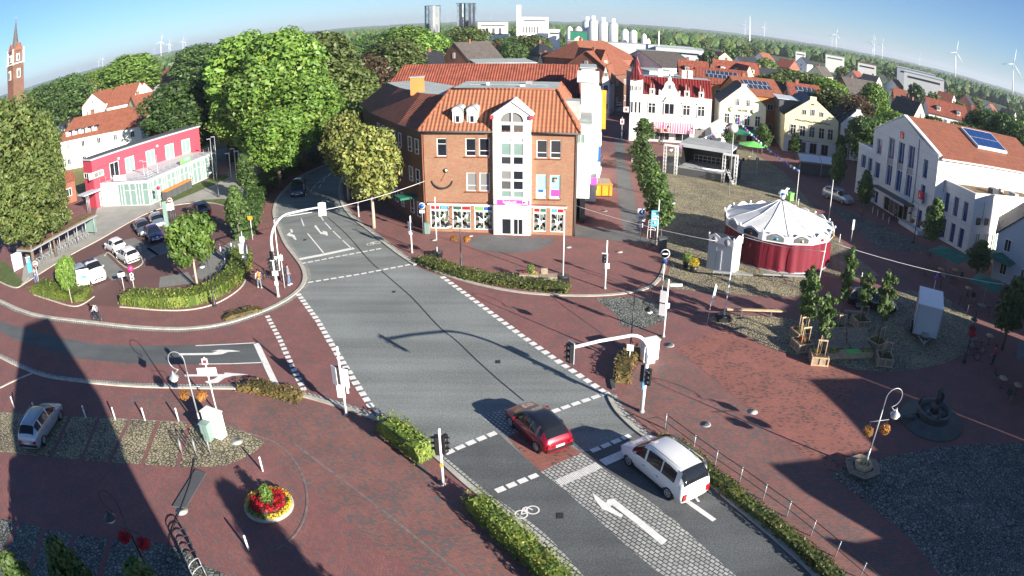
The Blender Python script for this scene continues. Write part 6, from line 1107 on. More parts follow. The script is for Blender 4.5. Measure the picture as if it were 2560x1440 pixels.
hedge('ornamental grass tuft at the car park edge beside the hedge', [G(580, 655), G(606, 640)], 1.2, 1.0, 'lf_olive', 60, .22, name='grass_tuft', cat='shrub', seed=12); hedge('green shrubs behind the bicycle shelter', [G(90, 600), G(130, 580), G(170, 555)], 2.2, 1.6, 'lf_green', 30, .25, name='shrub', cat='shrub', seed=13); hedge('green bushes behind the white posts at the park edge', [G(570, 405), G(620, 395), G(690, 390)], 3, 2.2, 'lf_dark', 24, .3, name='shrub', cat='shrub', seed=14); hedge('shrubs between light paving and far street', [G(655, 460), G(700, 425), G(745, 400)], 2.2, 1.2, 'lf_dark', 30, .22, name='shrub', cat='shrub', seed=15)
# round flower bed
c = G(673, 1266); t = thing('flower_bed', 'round flower bed with green bush, red ring and yellow rim on the brick paving', 'flower bed', c)
b = B(); b.lathe([(1.22, 0), (1.22, .12), (1.1, .14), (.2, .2)], 'stone', 28); b.obj('rim', t); b = B(); b.lathe([(1.12, .1), (.8, .3), (.1, .34)], 'soil', 20); b.obj('soil', t)
rng = random.Random(4); b = B(); 
for k in range(46): a = k*2*pi/46; leaves(b, (math.cos(a)*1.04, math.sin(a)*1.04, .24), (.16, .16, .17), 34, .075, 'fl_yellow' if rng.random() < .72 else 'lf_green', rng)
b.obj('yellow_ring', t); b = B()
for k in range(80): a = rng.uniform(0, 6.28); r_ = rng.uniform(.38, .86); leaves(b, (math.cos(a)*r_, math.sin(a)*r_, .38), (.14, .14, .2), 34, .075, 'fl_red', rng)
b.obj('red_flowers', t); b = B(); leaves(b, (0, 0, .85), (.34, .34, .5), 620, .1, 'lf_green', rng, shell=.3); leaves(b, (0, 0, .5), (.4, .4, .4), 300, .09, 'lf_hedge', rng); b.obj('bush', t)
# ------------------------------------------------------------------ lamps
def basket(parent, x, z, m='fl_orange', r=.33, seed=1):
    rg = random.Random(seed); q = B(); q.lathe([(.05, z-r*.9), (r*.7, z-r*.4), (r*.75, z)], 'soil', 10, (x, 0, 0)); q.tube([(x, 0, z), (x, 0, z+.5)], .012, 'black', 4); o = q.obj('flower_basket', parent)
    q = B(); leaves(q, (x, 0, z-.02), (r, r, r*.9), 420, .10, m, rg, shell=.6); q.obj('flowers', o)
def lamp(label, loc, rz=0, H=5.1, m='iron', baskets=0, bm_='fl_orange', group='ornate crook lamps'):
    t = thing('street_lamp', label, 'street lamp', loc, rz, group); q = B(); q.lathe([(.17, 0), (.15, .25), (.10, .35), (.11, .7), (.06, .85), (.055, 1.4)], m, 12); q.tube([(0, 0, 1.3), (0, 0, H-1.2)], [.052, .035], m, 8); q.obj('pole', t)
    q = B(); R = .52; P_ = [(0, 0, H-1.25)]+[(R-R*math.cos(a), 0, H-R-.05+R*math.sin(a)*1.0) for a in [-.35+i*(pi+1.9)/22 for i in range(23)]]; P_[1] = (0.0, 0, H-R-.2)
    q.tube(P_, .027, m, 6); q.obj('crook', t); e = P_[-1]; lx = .95; lz = H-1.55
    q = B(); q.tube([e, (lx*.85, 0, H-1.35), (lx, 0, lz+.32)], .02, m, 5); q.lathe([(.03, lz+.36), (.06, lz+.2), (.10, lz+.16), (.30, lz-.02), (.31, lz-.05)], m, 12, (lx, 0, 0)); ln = q.obj('lantern', t)
    q = B(); q.lathe([(.25, lz-.052), (.22, lz-.2), (.1, lz-.3)], 'lamp_glass', 12, (lx, 0, 0)); q.obj('lamp_glass', ln)
    if baskets: q = B(); q.tube([(-.62, 0, 3.05), (.62, 0, 3.05)], .02, m, 5); q.obj('cross_bar', t); basket(t, -.55, 2.5, bm_, seed=3); basket(t, .55, 2.5, bm_, seed=4)
    return t
lamp('pale crook lamp with two orange flower baskets beside the white cabinet', G(508, 1085), pi, 5.1, 'steel', 1); lamp('black crook lamp rising from the small hedge island', G(1573, 905), 0, 5.1, 'black'); lamp('pale crook lamp with flower baskets standing in the wooden tree bench', G(2158, 1175), 0, 4.9, 'steel', 1)
lamp('dark crook lamp with orange flowers beside the blue pedestrian sign', G(1651, 602), 0, 5.4, 'iron', 1); lamp('dark lamp with yellow-green baskets in front of the brick corner building', G(1153, 668), pi*.94, 5.2, 'iron', 1); lamp('dark lamp at the corner of the curved car park hedge', G(537, 765), 2.6, 4.8, 'iron'); lamp('dark crook lamp on the lawn in front of the glazed hall', G(547, 492), pi, 5.0, 'iron')
lamp('lamp with bright orange basket in front of the bank annex', G(2283, 608), pi*.8, 4.8, 'iron', 1); lamp('dark lamp with red flower basket beside the leaning bicycles', G(2410, 905), .9, 4.6, 'iron', 1, 'fl_red')
p_ = G(322, 1325, 3.05); lamp('shaded crook lamp with two flower baskets at the bottom left', (p_.x, p_.y, 0), pi*.96, 5.0, 'iron', 1, 'fl_red'); lamp('dark lamp at the hedge beside the far end of the main road', G(728, 405), 0, 4.8, 'iron'); lamp('lamp beside the far stage corner in front of the awning', G(1655, 362), 0, 4.6, 'iron', 1)
# ------------------------------------------------------------------ traffic signals
def head(parent, loc, rz, plate=True, n=3, back='wpaint'):
    q = B(); h = .30*n+.06; q.box((0, 0, 0), (.30, .18, h), 'black')
    if plate: q.box((0, .105, 0), (.46, .03, h+.16), back)
    o = q.obj('signal_head', parent, loc, rz)
    for k in range(n):
        z = h/2-.18-.30*k; q = B(); q.cyl((0, 0, 0), .10, .02, 'dkgrey', 10); l_ = q.obj('lens', o, (0, -.09, z)); l_.rotation_euler = (pi/2, 0, 0)
        q = B(); q.tube([(.12*math.cos(a), -.09-.13, z+.12*math.sin(a)) for a in [i*pi/6 for i in range(7)]], .018, 'black', 4); q.box((0, -.17, z+.125), (.18, .16, .02), 'black'); q.obj('visor', o)
    return o
def mast(label, base, hx, hz, H, heads, sgn=None):
    base = Vector(base); t = thing('traffic_light', label, 'traffic light', base, 0, 'traffic lights of the junction'); q = B(); d = Vector((hx[0]-base.x, hx[1]-base.y, 0)); L = d.length; d.normalize()
    P_ = [(0, 0, 0), (0, 0, H*.45), (0, 0, H*.72)]+[tuple(d*(L*.32*(1-math.cos(a)))+Vector((0, 0, H*.72+(H*.28)*math.sin(a)))) for a in [i*pi/2/7 for i in range(1, 8)]]+[tuple(d*L*.65+Vector((0, 0, (H+hz)/2+.05))), tuple(d*L+Vector((0, 0, hz)))]
    q.tube(P_, [.11]*3+[.10]*3+[.085]*(len(P_)-6), 'wpaint', 8); q.cyl((0, 0, 0), .16, .12, 'grey', 10); q.obj('mast_arm', t); return t, d, L
t, d_, L_ = mast('curved white mast arm over the far lanes at the left corner', G(696, 742), G(800, 515, 5.6), 5.5, 6.1, 1); head(t, d_*L_+Vector((0, 0, 5.35)), 2.3+pi/2, True, 3); q = B(); q.box(tuple(d_*L_+Vector((.25, .1, 5.3))), (.42, .06, 1.1), 'wpaint'); q.obj('back_plate', t); head(t, (.25, -.05, 2.7), .5, True, 3); head(t, (-.3, 0, 2.7), -.8, True, 3); head(t, (0, -.25, 3.5), 2.6, False, 2)
for z, w_ in ((2.0, .5), (3.2, .55), (1.2, .3)): q = B(); q.box((.05, -.14, z), (w_, .05, .35), 'wpaint'); q.obj('plate', t)
t, d_, L_ = mast('curved white mast arm over the near junction at the right corner', G(1604, 1030), G(1424, 868, 5.3), 5.25, 5.0, 1); head(t, d_*L_+Vector((0, 0, 5.0)), -.95, True, 3, 'ltgrey'); head(t, (.12, -.16, 2.3), -.75, False, 3); head(t, (-.1, .18, 2.35), .7, False, 3); q = B(); q.box((.16, .1, 3.3), (.45, .35, .55), 'wpaint', rz=.3); q.obj('detector_box', t); q = B(); q.box((-.13, -.02, 1.75), (.04, .3, .45), 'skyblue'); q.obj('plate', t)
def postlight(label, base, H, specs, extra=()):
    t = thing('traffic_light', label, 'traffic light', base, 0, 'traffic lights of the junction'); q = B(); q.tube([(0, 0, 0), (0, 0, H)], [.075, .06], 'wpaint', 8); q.cyl((0, 0, 0), .13, .1, 'grey', 10); q.obj('post', t)
    for (x, y, z, rz, n, pl) in specs: head(t, (x, y, z), rz, pl, n)
    for (x, y, z, sx, sy, sz, m) in extra: q = B(); q.box((x, y, z), (sx, sy, sz), m); q.obj('plate', t)
    return t
postlight('white traffic light post with two white-backed signals at the left street corner', G(866, 1037), 4.2, [(-.26, 0, 2.5, 2.4, 3, True), (.24, .05, 2.35, 2.9, 3, True), (-.1, .1, 1.5, 3.0, 2, True)], [(.3, -.1, 1.7, .12, .05, .5, 'wpaint')]); postlight('white traffic light post beside the bright green hedge block', G(1108, 1212), 3.2, [(.2, .03, 2.35, .9, 3, False), (-.16, .02, 2.3, -1.4, 3, False)], [(.0, -.09, 1.25, .12, .1, .2, 'amber')])
postlight('red-banded traffic light post left of the brick corner building', G(1030, 632), 3.4, [(0, -.2, 2.5, 2.2, 2, True)], [(0, -.1, 1.9, .3, .05, .3, 'wpaint')]); postlight('traffic light post in the middle of the plaza in front of the shops', G(1512, 722), 3.9, [(-.15, -.1, 2.5, -.3, 2, True)], [(.08, -.1, 1.9, .34, .06, .42, 'wpaint')]); postlight('tall traffic post with white boxes beside the bicycle hoop', G(1658, 842), 4.1, [(-.2, .05, 2.9, 2.6, 2, True), (-.2, 0, 2.0, 2.6, 2, True)], [(.05, -.1, 2.3, .3, .06, .35, 'wpaint'), (.55, 0, 3.7, .8, .04, .18, 'wpaint')])
postlight('small signal post in the shade at the far left kerb', G(897, 542), 3.0, [(0, -.1, 2.4, 2.0, 2, False)], [(0, -.1, 1.8, .2, .05, .3, 'red')])
# ------------------------------------------------------------------ flagpoles, cables, signs
def flagpole(label, base, H, m='wpaint', foot=True, lean=(0, 0)):
    t = thing('flagpole', label, 'pole', base, 0, 'bare white flagpoles'); q = B(); q.tube([(0, 0, 0), (lean[0], lean[1], H)], [.06, .035], m, 8); q.obj('pole', t)
    if foot:
        q = B(); q.box((0, 0, .2), (.95, .95, .34), 'black')
        q.obj('weighted_foot', t)
        for k in range(8): q2 = B(); 
        q2.lathe([(.50, .38), (.48, .44)], 'iron', 8); q2.obj('foot_cover', t)
    return t
flagpole('bare white pole on a black foot behind the hedge, left of the shop windows', G(1093, 640), 5.3); flagpole('bare white pole on a ridged black foot in front of the right shop windows', G(1407, 702), 5.7); flagpole('pole with a small white sign box left of the bank', G(1990, 505), 4.1, foot=False); flagpole('bare pole just behind the carousel, towards the bank', G(2070, 562), 5.2, foot=False); flagpole('leaning bare pole right of the carousel', G(2040, 735), 4.6, foot=False, lean=(.35, .2)); flagpole('bare white pole on a black foot left of the wooden rail', G(1808, 800), 4.6, lean=(.15, 0)); flagpole('straight white pole standing beside the curved mast arm', G(703, 700), 5.4, foot=False); flagpole('slim pole in the square behind the stage', G(1890, 440), 5.0, foot=False)
q = B(); t = thing('feather_banner', 'narrow white banner on a bent rod left of the black pole foot', 'banner', G(1768, 808)); q.tube([(0, 0, 0), (.1, 0, 1.6), (.3, 0, 3.0)], .02, 'wpaint', 5); q.obj('rod', t); q = B(); q.ext([(.12, 0, 1.5), (.30, 0, 2.95), (.42, 0, 2.8), (.28, 0, 1.5)], (0, .02, 0), 'canvas'); q.obj('cloth', t)
def cable(label, a, c, sag=.5, r=.025, m='wpaint', n=14, name='cable', bunting=0):
    a, c = Vector(a), Vector(c); P_ = [a.lerp(c, i/n)-Vector((0, 0, sag*4*(i/n)*(1-i/n))) for i in range(n+1)]; q = B(); q.tube([p-a for p in P_], r, m, 5); o = q.obj(name, None, a); tag(o, label, 'cable')
    if bunting:
        t = o; rg = random.Random(5)
        for i in range(bunting): s = (i+.5)/bunting; p = a.lerp(c, s)-Vector((0, 0, sag*4*s*(1-s)))-a; q = B(); q.ball(tuple(p-Vector((0, 0, .1))), .20, ['wpaint', 'signblue', 'magenta', 'cyan'][i % 4], 6); q.obj('pompom', o)
    return o
up_ = lambda v, z: Vector((v[0], v[1], z))
cable('white cable spanning the far lanes to the brick corner building', up_(G(703, 700), 5.35), up_(G(1067, 578), 5.0)+Vector((0, -.1, 0)), .5, .022); cable('white cable from the brick corner building across the plaza to the white booth', up_(BB, 3.0), up_(G(1780, 685), 2.9), .3, .022); cable('white cable passing in front of the red carousel cloth', up_(G(1845, 670), 2.9), up_(G(2042, 735), 3.6)+Vector((.3, .2, 0)), .25, .022); cable('double white cable running from the leaning pole to the right edge', up_(G(2040, 735), 4.5)+Vector((.3, .2, 0)), up_(G(2600, 860), 5.0), .8, .022)
cable('pom-pom garland over the stage towards the hotel', up_(G(1668, 440), 3.5), up_(G(1870, 372), 6.0), .5, .02, name='garland', bunting=22); cable('pom-pom garland from the hotel to the pole left of the bank', up_(G(1830, 378), 6.0), up_(G(1990, 505), 4.0), .7, .02, name='garland', bunting=26)
def sign(label, base, H, plates, pm='wpaint', rz=0, name='road_sign', cat='road sign', r=.03):
    t = thing(name, label, cat, base, rz); q = B(); q.tube([(0, 0, 0), (0, 0, H)], r, pm, 6); q.obj('post', t)
    for (k, z, s, m, m2) in plates:
        q = B()
        if k == 'disc': q.lathe([(s, -.012), (s, .012)], m, 20); o = q.obj('sign_plate', t, (0, -.06, z)); o.rotation_euler = (pi/2, 0, 0); q = B(); q.box((0, -.085, z), (s*1.35, .012, s*.36), m2) if m2 else None; m2 and q.obj('symbol', t)
        elif k == 'ring': q.lathe([(s, -.012), (s, .012)], m, 20); o = q.obj('sign_plate', t, (0, -.06, z)); o.rotation_euler = (pi/2, 0, 0); q = B(); q.lathe([(s*.74, -.02), (s*.74, .02)], m2, 20); o = q.obj('symbol', t, (0, -.07, z)); o.rotation_euler = (pi/2, 0, 0)
        else: q.box((0, -.05, z), (s[0], .03, s[1]), m); o = q.obj('sign_plate', t); 
        if k == 'box' and m2: q = B(); q.box((0, -.072, z), (s[0]*.6, .012, s[1]*.55), m2); q.obj('symbol', t)
    return t
sign('round red no-entry sign with white bar on the plaza', G(1654, 738), 3.6, [('disc', 3.35, .36, 'wpaint', None), ('disc', 3.35, .31, 'signred', 'wpaint'), ('ring', 2.75, .2, 'signblue', 'navy')]); t = sign('white pedestrian zone sign with a blue disc at the shopping street entrance', G(1600, 600), 2.9, [('box', (2.45), (.75, 1.2), 'wpaint', None), ('box', 1.45, (.35, .4), 'wpaint', None)]); q = B(); q.lathe([(.25, -.012), (.25, .012)], 'signblue', 16); o = q.obj('symbol', t, (0, -.09, 2.75)); o.rotation_euler = (pi/2, 0, 0); q = B(); q.tube([(0, -.11, 2.62), (0, -.11, 2.85)], .04, 'wpaint', 4); q.ball((0, -.11, 2.9), .045, 'wpaint', 6); q.tube([(0, -.11, 2.7), (.09, -.11, 2.58)], .025, 'wpaint', 4); q.obj('figure_symbol', t)
for z in (2.28, 2.18, 2.08): q = B(); q.box((0, -.075, z), (.5, .012, .05), 'black'); q.obj('lettering', t)
t = thing('info_banner', 'tall light blue welcome board on two white posts beside the pedestrian sign', 'banner', G(1632, 612)); q = B(); q.tube([(.34, 0, 0), (.34, 0, 4.3)], .05, 'wpaint', 6); q.tube([(-.3, 0, 0), (-.3, 0, 3.0)], .03, 'wpaint', 5); q.obj('post', t); q = B(); q.box((0, -.05, 2.55), (.66, .05, 1.5), 'skyblue'); q.obj('board', t); q = B()
for z in (3.0, 2.75, 2.5): q.box((0, -.09, z), (.5, .02, .09), 'wpaint')
q.ball((0, -.08, 2.15), .13, 'wpaint', 8); q.obj('lettering', t)
sign('blue round bicycle and pedestrian sign at the shaded corner of the brick building', G(1058, 585), 3.1, [('ring', 2.8, .32, 'wpaint', 'signblue'), ('box', 2.25, (.5, .3), 'wpaint', None)], 'steel'); sign('red-rimmed round sign with white plate at the car park entrance', G(337, 728), 2.3, [('ring', 2.1, .3, 'signred', 'magenta'), ('box', 1.55, (.35, .3), 'wpaint', 'black'), ('box', 1.2, (.35, .25), 'wpaint', 'black')], rz=.4); sign('small white direction sign at the car park entrance', G(311, 726), 1.6, [('box', 1.5, (.7, .35), 'wpaint', None)], rz=.4); sign('no-entry sign leaning beside the bicycle shelter', G(98, 708), 2.4, [('disc', 2.1, .34, 'wpaint', None), ('disc', 2.1, .30, 'signred', 'wpaint')], rz=.5)
sign('red and white sign at the middle of the car park, beside the pale information pillar', G(432, 560), 3.1, [('disc', 2.8, .36, 'wpaint', None), ('disc', 2.8, .31, 'signred', 'wpaint'), ('box', 2.1, (.9, .8), 'wpaint', None)], rz=.3, r=.06); sign('small red round sign against the glazed hall', G(402, 518), 2.9, [('ring', 2.6, .28, 'magenta', 'red'), ('box', 2.0, (.4, .6), 'wpaint', None)], rz=.3); sign('yellow direction sign on the hedge beside the main road', G(632, 600), 2.5, [('box', 2.3, (.5, .4), 'amber', None)]); t = sign('white signpost with several plates at the car park corner', G(618, 690), 4.0, [('box', 3.3, (.45, .5), 'wpaint', None), ('box', 2.5, (.75, .9), 'ltgrey', None), ('box', 1.7, (.4, .3), 'wpaint', None)]); sign('small red-white square sign with white plate at the left street kerb', G(543, 1032), 3.6, [('box', 3.35, (.36, .36), 'wpaint', 'red'), ('box', 2.75, (1.2, .42), 'wpaint', None)], rz=.15, r=.05); sign('slim signpost with one plate by the straight white pole', G(712, 720), 2.9, [('box', 2.6, (.35, .45), 'wpaint', None)])
sign('small white plate on a short post in the hedge island', G(1572, 905)+Vector((-.05, -.35, 0)), 1.3, [('box', 1.2, (.42, .42), 'wpaint', None)], rz=-.3); sign('white sign between carousel and bank', G(2127, 605), 2.3, [('box', 1.9, (.25, 1.1), 'wpaint', None)]); sign('round parking sign beside the parasol terrace', G(2330, 745), 2.3, [('ring', 2.0, .28, 'signblue', 'magenta')]); sign('big round white board with metal rim on a tall pole behind the stage', G(1822, 487), 8.6, [('ring', 8.3, .62, 'steel', 'lamp_glass')], 'steel', name='round_sign', cat='round sign', r=.06); sign('warning sign triangle on a post at the head of the shopping street', G(1554, 350), 4.0, [('box', 3.2, (.6, .9), 'wpaint', 'red')]); sign('red roadworks sign at the white gabled house', G(2132, 405), 3.0, [('ring', 2.6, .35, 'wpaint', 'magenta')])
t = thing('sign_tarpaulin', 'white sheet with blue print leaning in front of the pickup', 'board', G(212, 718), .3); q = B(); q.box((0, 0, 1.0), (1.5, .06, 1.5), 'canvas', R=Matrix.Rotation(-.25, 3, 'X')); q.obj('sheet', t); q = B(); q.box((.2, -.08, 1.05), (.6, .03, .25), 'skyblue', R=Matrix.Rotation(-.25, 3, 'X')); q.obj('print', t); q = B(); q.tube([(-.6, .1, 0), (-.6, .05, 1)], .03, 'steel', 5); q.tube([(.6, .1, 0), (.6, .05, 1)], .03, 'steel', 5); q.obj('legs', t)
# bollards
t = thing('bollard', 'x', 'bollard', (0, 0, 0), 0, 'white bollards'); q = B(); q.tube([(0, 0, 0), (0, 0, .86), (0, 0, .9)], [.055, .055, .03], 'wpaint', 8); q.obj('post', t); q = B(); q.cyl((0, 0, .7), .058, .08, 'steel', 8); q.obj('band', t); bprot = t; first = True
for px, py, lb in [(289, 1050, 'leftmost sunlit bollard of the row above the cobbled bays'), (363, 1052, 'middle sunlit bollard above the cobbled bays'), (447, 1053, 'right sunlit bollard above the cobbled bays'), (657, 1178, 'single bollard above the round flower bed'), (36, 1020, 'shaded bollard at the far left of the cobbled bays'), (90, 1036, 'shaded bollard behind the silver car'), (215, 1045, 'shaded bollard right of the silver car'), (622, 1375, 'shaded bollard below the round flower bed'), (552, 632, 'bollard at the car park edge left of the signpost'), (563, 655, 'tall bollard at the car park edge beside the hedge'), (580, 630, 'bollard right of the car park edge pair'), (2181, 533, 'first bollard from the left in front of the bank'), (2193, 541, 'second bollard from the left in front of the bank'), (2207, 550, 'third bollard from the left in front of the bank'), (2221, 560, 'fourth bollard in front of the bank entrance'), (1995, 515, 'bollard beside the pole left of the bank'), (2080, 590, 'left bollard of the pair right of the carousel'), (2098, 606, 'right bollard of the pair right of the carousel'), (2152, 705, 'bollard between the cables and the planters')]:
    if first: place(t, G(px, py), 0, lb); first = False
    else: dup(bprot, G(px, py), 0, lb)
# hoops and racks
def hoop(parent, x, y, w=.55, h=.8, rz=0, m='steel', name='hoop'):
    q = B(); P_ = [(-w/2, 0, 0), (-w/2, 0, h-.15)]+[(-w/2*math.cos(a), 0, h-.15+.15*math.sin(a)) for a in [i*pi/6 for i in range(7)]]+[(w/2, 0, h-.15), (w/2, 0, 0)]; q.tube(P_, .03, m, 6); return q.obj(name, parent, (x, y, 0), rz)
for o, (px, py, rz) in zip([x for x in bpy.data.objects if x.name.startswith('hoop') and x.parent is None], [(1668, 845, 0), (1505, 718, 0), (282, 548, .5), (322, 540, .5), (345, 622, .3)]): o.location = G(px, py); o.rotation_euler = (0, 0, rz); o['group'] = 'steel bicycle hoops'
t = thing('bicycle_rack', 'steel bicycle rack of arches behind the light blue board', 'bicycle rack', G(1628, 585), 1.35, 'bicycle racks')
for k in range(5): hoop(t, k*.8-1.6, 0, .7, .95, pi/2, 'wpaint')
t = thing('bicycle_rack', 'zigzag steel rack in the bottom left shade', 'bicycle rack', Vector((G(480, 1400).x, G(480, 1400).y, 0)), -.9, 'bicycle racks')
for k in range(6): hoop(t, k*.55-1.3, 0, .7, .75, pi/2+.5, 'iron' if k < 4 else 'steel')  # dark iron colour paints in the shade, bright steel the sunlit end
t = thing('bicycle_rack', 'thin black bicycle stand frames beside the flower basket lamp', 'bicycle rack', G(480, 1130), .2, 'bicycle racks')
for k in range(5): hoop(t, k*.42-.6, .1*(k % 2), .6, .85, pi/2+.3, 'iron' if k % 2 else 'steel')
# bicycle shelter on the left
sa, sb = G(75, 630, 2.3), G(240, 540, 2.3); srz, sL = frame2(sa, sb); t = thing('bicycle_shelter', 'long bicycle shelter with a planted brown roof and steel posts', 'bicycle shelter', (sa.x, sa.y, 0), srz)
q = B(); q.box((sL/2, 1.5, 2.38), (sL, 3.4, .18), 'steel'); q.obj('roof_frame', t); q = B(); q.box((sL/2, 1.6, 2.5), (sL-.3, 3.0, .10), 'moss'); q.obj('planted_roof', t)
for k in range(8): q = B(); q.tube([(.4+k*(sL-.8)/7, .35, 0), (.4+k*(sL-.8)/7, .15, 2.3)], .05, 'steel', 6); q.obj('post', t); q = B(); q.tube([(.4+k*(sL-.8)/7, 2.8, 0), (.4+k*(sL-.8)/7, 2.8, 2.3)], .05, 'steel', 6); q.obj('post', t)
for k in range(17): hoop(t, 1.1+k*(sL-2.4)/16, 1.3, .9, .75, pi/2+.25, 'steel', 'bicycle_hoop')
q = B(); q.box((sL-.1, 1.3, 1.2), (.06, 2.2, 1.8), 'glassg'); q.obj('end_panel', t)
t = thing('information_board', 'grey information board at the near end of the bicycle shelter', 'board', G(48, 675), 1.2); q = B(); q.box((0, 0, 1.1), (1.6, .12, 2.0), 'ltgrey'); q.obj('board', t); q = B(); q.tube([(-.8, 0, 0), (-.8, 0, 2.2)], .06, 'steel', 6); q.tube([(.8, 0, 0), (.8, 0, 2.2)], .06, 'steel', 6); q.obj('frame', t)
t = thing('parking_meter', 'light blue parking ticket pillar beside the bicycle shelter', 'parking meter', G(76, 680)); q = B(); q.box((0, 0, .85), (.5, .35, 1.7), 'skyblue'); q.box((0, 0, 1.73), (.54, .39, .06), 'wpaint'); q.obj('housing', t); q = B(); q.box((0, -.19, 1.35), (.3, .03, .3), 'wpaint'); q.obj('display', t)
t = thing('information_pillar', 'pale pillar with dark posts in the middle of the car park', 'pillar', G(420, 566), .2); q = B(); q.box((-.1, 0, 1.5), (.5, .3, 3.0), 'glassg'); q.obj('pillar', t)
for k in range(3): q = B(); q.tube([(.5+.3*k, .2, 0), (.5+.3*k, .2, 1.8)], .08, 'iron', 6); q.obj('post', t)
for k, (px, py) in enumerate([(600, 438), (590, 430), (612, 446), (622, 425), (640, 430), (578, 444), (632, 415)]): t = thing('white_post', ['second', 'first', 'third', 'fifth', 'seventh', 'leftmost', 'sixth'][k]+' tall white angled post in the row beside the park path', 'post', G(px, py), .4, 'angled posts at the park path'); q = B(); q.box((0, 0, 1.8), (.12, .12, 3.6), 'wpaint'); q.box((-.3, 0, 3.66), (.75, .12, .12), 'wpaint'); q.obj('post', t)
for k, (px, py, s) in enumerate([(368, 500, 4.4), (378, 503, 4.4), (402, 495, 4.8), (545, 445, 5.0), (535, 452, 5.0)]): t = thing('flood_light', ['left slim steel light pole of the pair at the hall entrance', 'right slim steel light pole of the pair at the hall entrance', 'tallest slim light pole before the glazing', 'right slim pole at the far end of the glazed hall', 'left slim pole at the far end of the glazed hall'][k], 'light pole', G(px, py), .3, 'slim light poles of the hall'); q = B(); q.tube([(0, 0, 0), (0, 0, s+1.2)], .05, 'steel', 6); q.obj('pole', t); q = B(); q.box((-.25, 0, s+1.25), (.6, .2, .1), 'steel'); q.obj('lamp_head', t)
# cabinets
def cabinet(label, loc, rz, w, d, h, m='wpaint', cap=True):
    t = thing('utility_cabinet', label, 'utility cabinet', loc, rz, 'utility cabinets'); q = B(); q.box((0, 0, h/2+.06), (w, d, h), m); q.obj('housing', t); q = B(); q.box((0, 0, h+.09), (w+.08, d+.08, .06), m); q.obj('lid', t); q = B(); q.box((0, 0, .04), (w-.05, d-.05, .08), 'dkgrey'); q.obj('plinth', t); q = B(); q.box((0, -d/2-.006, h/2+.06), (.012, .012, h-.1), 'dkgrey'); q.obj('door_gap', t)
cabinet('large white utility cabinet beside the flower basket lamp', G(543, 1090), -.35, 1.15, .55, 1.5); cabinet('slim pale green utility cabinet left of the white one', G(522, 1102), -.2, .5, .35, 1.05, 'glassg'); cabinet('white utility cabinet behind the right mast arm', G(1622, 900), .35, 1.05, .5, 1.35); cabinet('pale green box at the left base of the brick corner building', G(1069, 585), -.1, .5, .3, 1.0, 'glassg'); cabinet('grey cylinder-like bin box beside the dark lamp', G(1654, 628), 0, .7, .7, 1.2, 'dkgrey')
# manholes
for px, py, r, m, lb in [(592, 1104, .36, 'stone', 'round pale manhole cover on the cobbles right of the white cabinet'), (455, 1278, .34, 'stone', 'round manhole cover at the foot of the dark mat'), (1882, 1030, .3, 'stone', 'round manhole cover on the bright brick paving'), (1764, 1061, .3, 'grey', 'half dark manhole cover near the railing'), (1673, 863, .34, 'grey', 'square-looking drain cover behind the cabinet'), (1085, 600, .3, 'stone', 'manhole cover in front of the left shop windows'), (1175, 590, .3, 'stone', 'manhole cover before the bay entrance'), (1420, 618, .32, 'stone', 'manhole cover right of the grey forecourt'), (1548, 630, .32, 'stone', 'manhole cover near the plaza traffic light'), (1510, 527, .36, 'grey', 'manhole cover in the shopping street shade')]:
    q = B(); q.cyl((0, 0, .006), r, .012, 'grey', 20); q.cyl((0, 0, .007), r*.78, .014, 'stone' if m == 'stone' else 'dkgrey', 16); o = q.obj('manhole_cover', None, G(px, py)); tag(o, lb, 'manhole cover', 'manhole covers')
q = B(); t = thing('rubber_mat', 'dark cable mat lying on the brick paving near the bottom left', 'mat', G(478, 1220)); P_ = [G(432, 1268), G(465, 1272), G(516, 1185), G(490, 1175)]; q.ext([p-t.location+Vector((0, 0, .02)) for p in P_], (0, 0, .05), 'dkgrey'); q.obj('mat', t); P_ = smooth(gp([(488, 1150), (480, 1200), (455, 1270), (432, 1330), (420, 1370), (415, 1420)], 0)); q = B(); q.tube([p+Vector((0, 0, .09)) for p in P_], .025, 'black', 5); o = q.obj('power_cable'); tag(o, 'black power cable snaking over the mat towards the bottom edge', 'cable')
# railing
P_ = gp([(1662, 1072), (1733, 1126), (1787, 1165), (1848, 1207), (1907, 1250), (1966, 1292), (2026, 1340), (2087, 1392), (2148, 1445), (2205, 1498)], 0); t = thing('railing', 'long iron railing with white posts behind the right hedge', 'railing', P_[0])
for p in P_: q = B(); q.tube([p-P_[0], p-P_[0]+Vector((0, 0, .95))], .03, 'steel', 6); q.obj('post', t)
q = B(); q.tube([p-P_[0]+Vector((0, 0, .9)) for p in P_], .022, 'iron', 5); q.tube([p-P_[0]+Vector((0, 0, .45)) for p in P_], .018, 'iron', 5); q.obj('rail', t)
P_ = gp([(1590, 1060), (1610, 1068), (1640, 1062), (1665, 1075)], 0); t = thing('railing', 'short bent railing end at the kerb curve beside the right mast', 'railing', P_[0]); q = B(); q.tube([p-P_[0]+Vector((0, 0, .5)) for p in P_], .02, 'iron', 5); q.tube([(0, 0, 0), (0, 0, .5)], .02, 'iron', 5); q.tube([P_[-1]-P_[0], P_[-1]-P_[0]+Vector((0, 0, .5))], .02, 'iron', 5); q.obj('rail', t)
def bench_rail(label, a, c, h=.55, m='lwood'):
    a, c = G(*a), G(*c); rz, L = frame2(a, c); t = thing('wooden_rail', label, 'rail', a, rz, 'wooden rails round the square'); q = B(); q.box((L/2, 0, h), (L, .22, .12), m); q.obj('beam', t)
    for k in range(max(2, int(L/2.2))): q = B(); q.box((L*(k+.5)/max(2, int(L/2.2)), 0, h/2-.03), (.12, .1, h-.06), 'dkgrey'); q.obj('post', t)
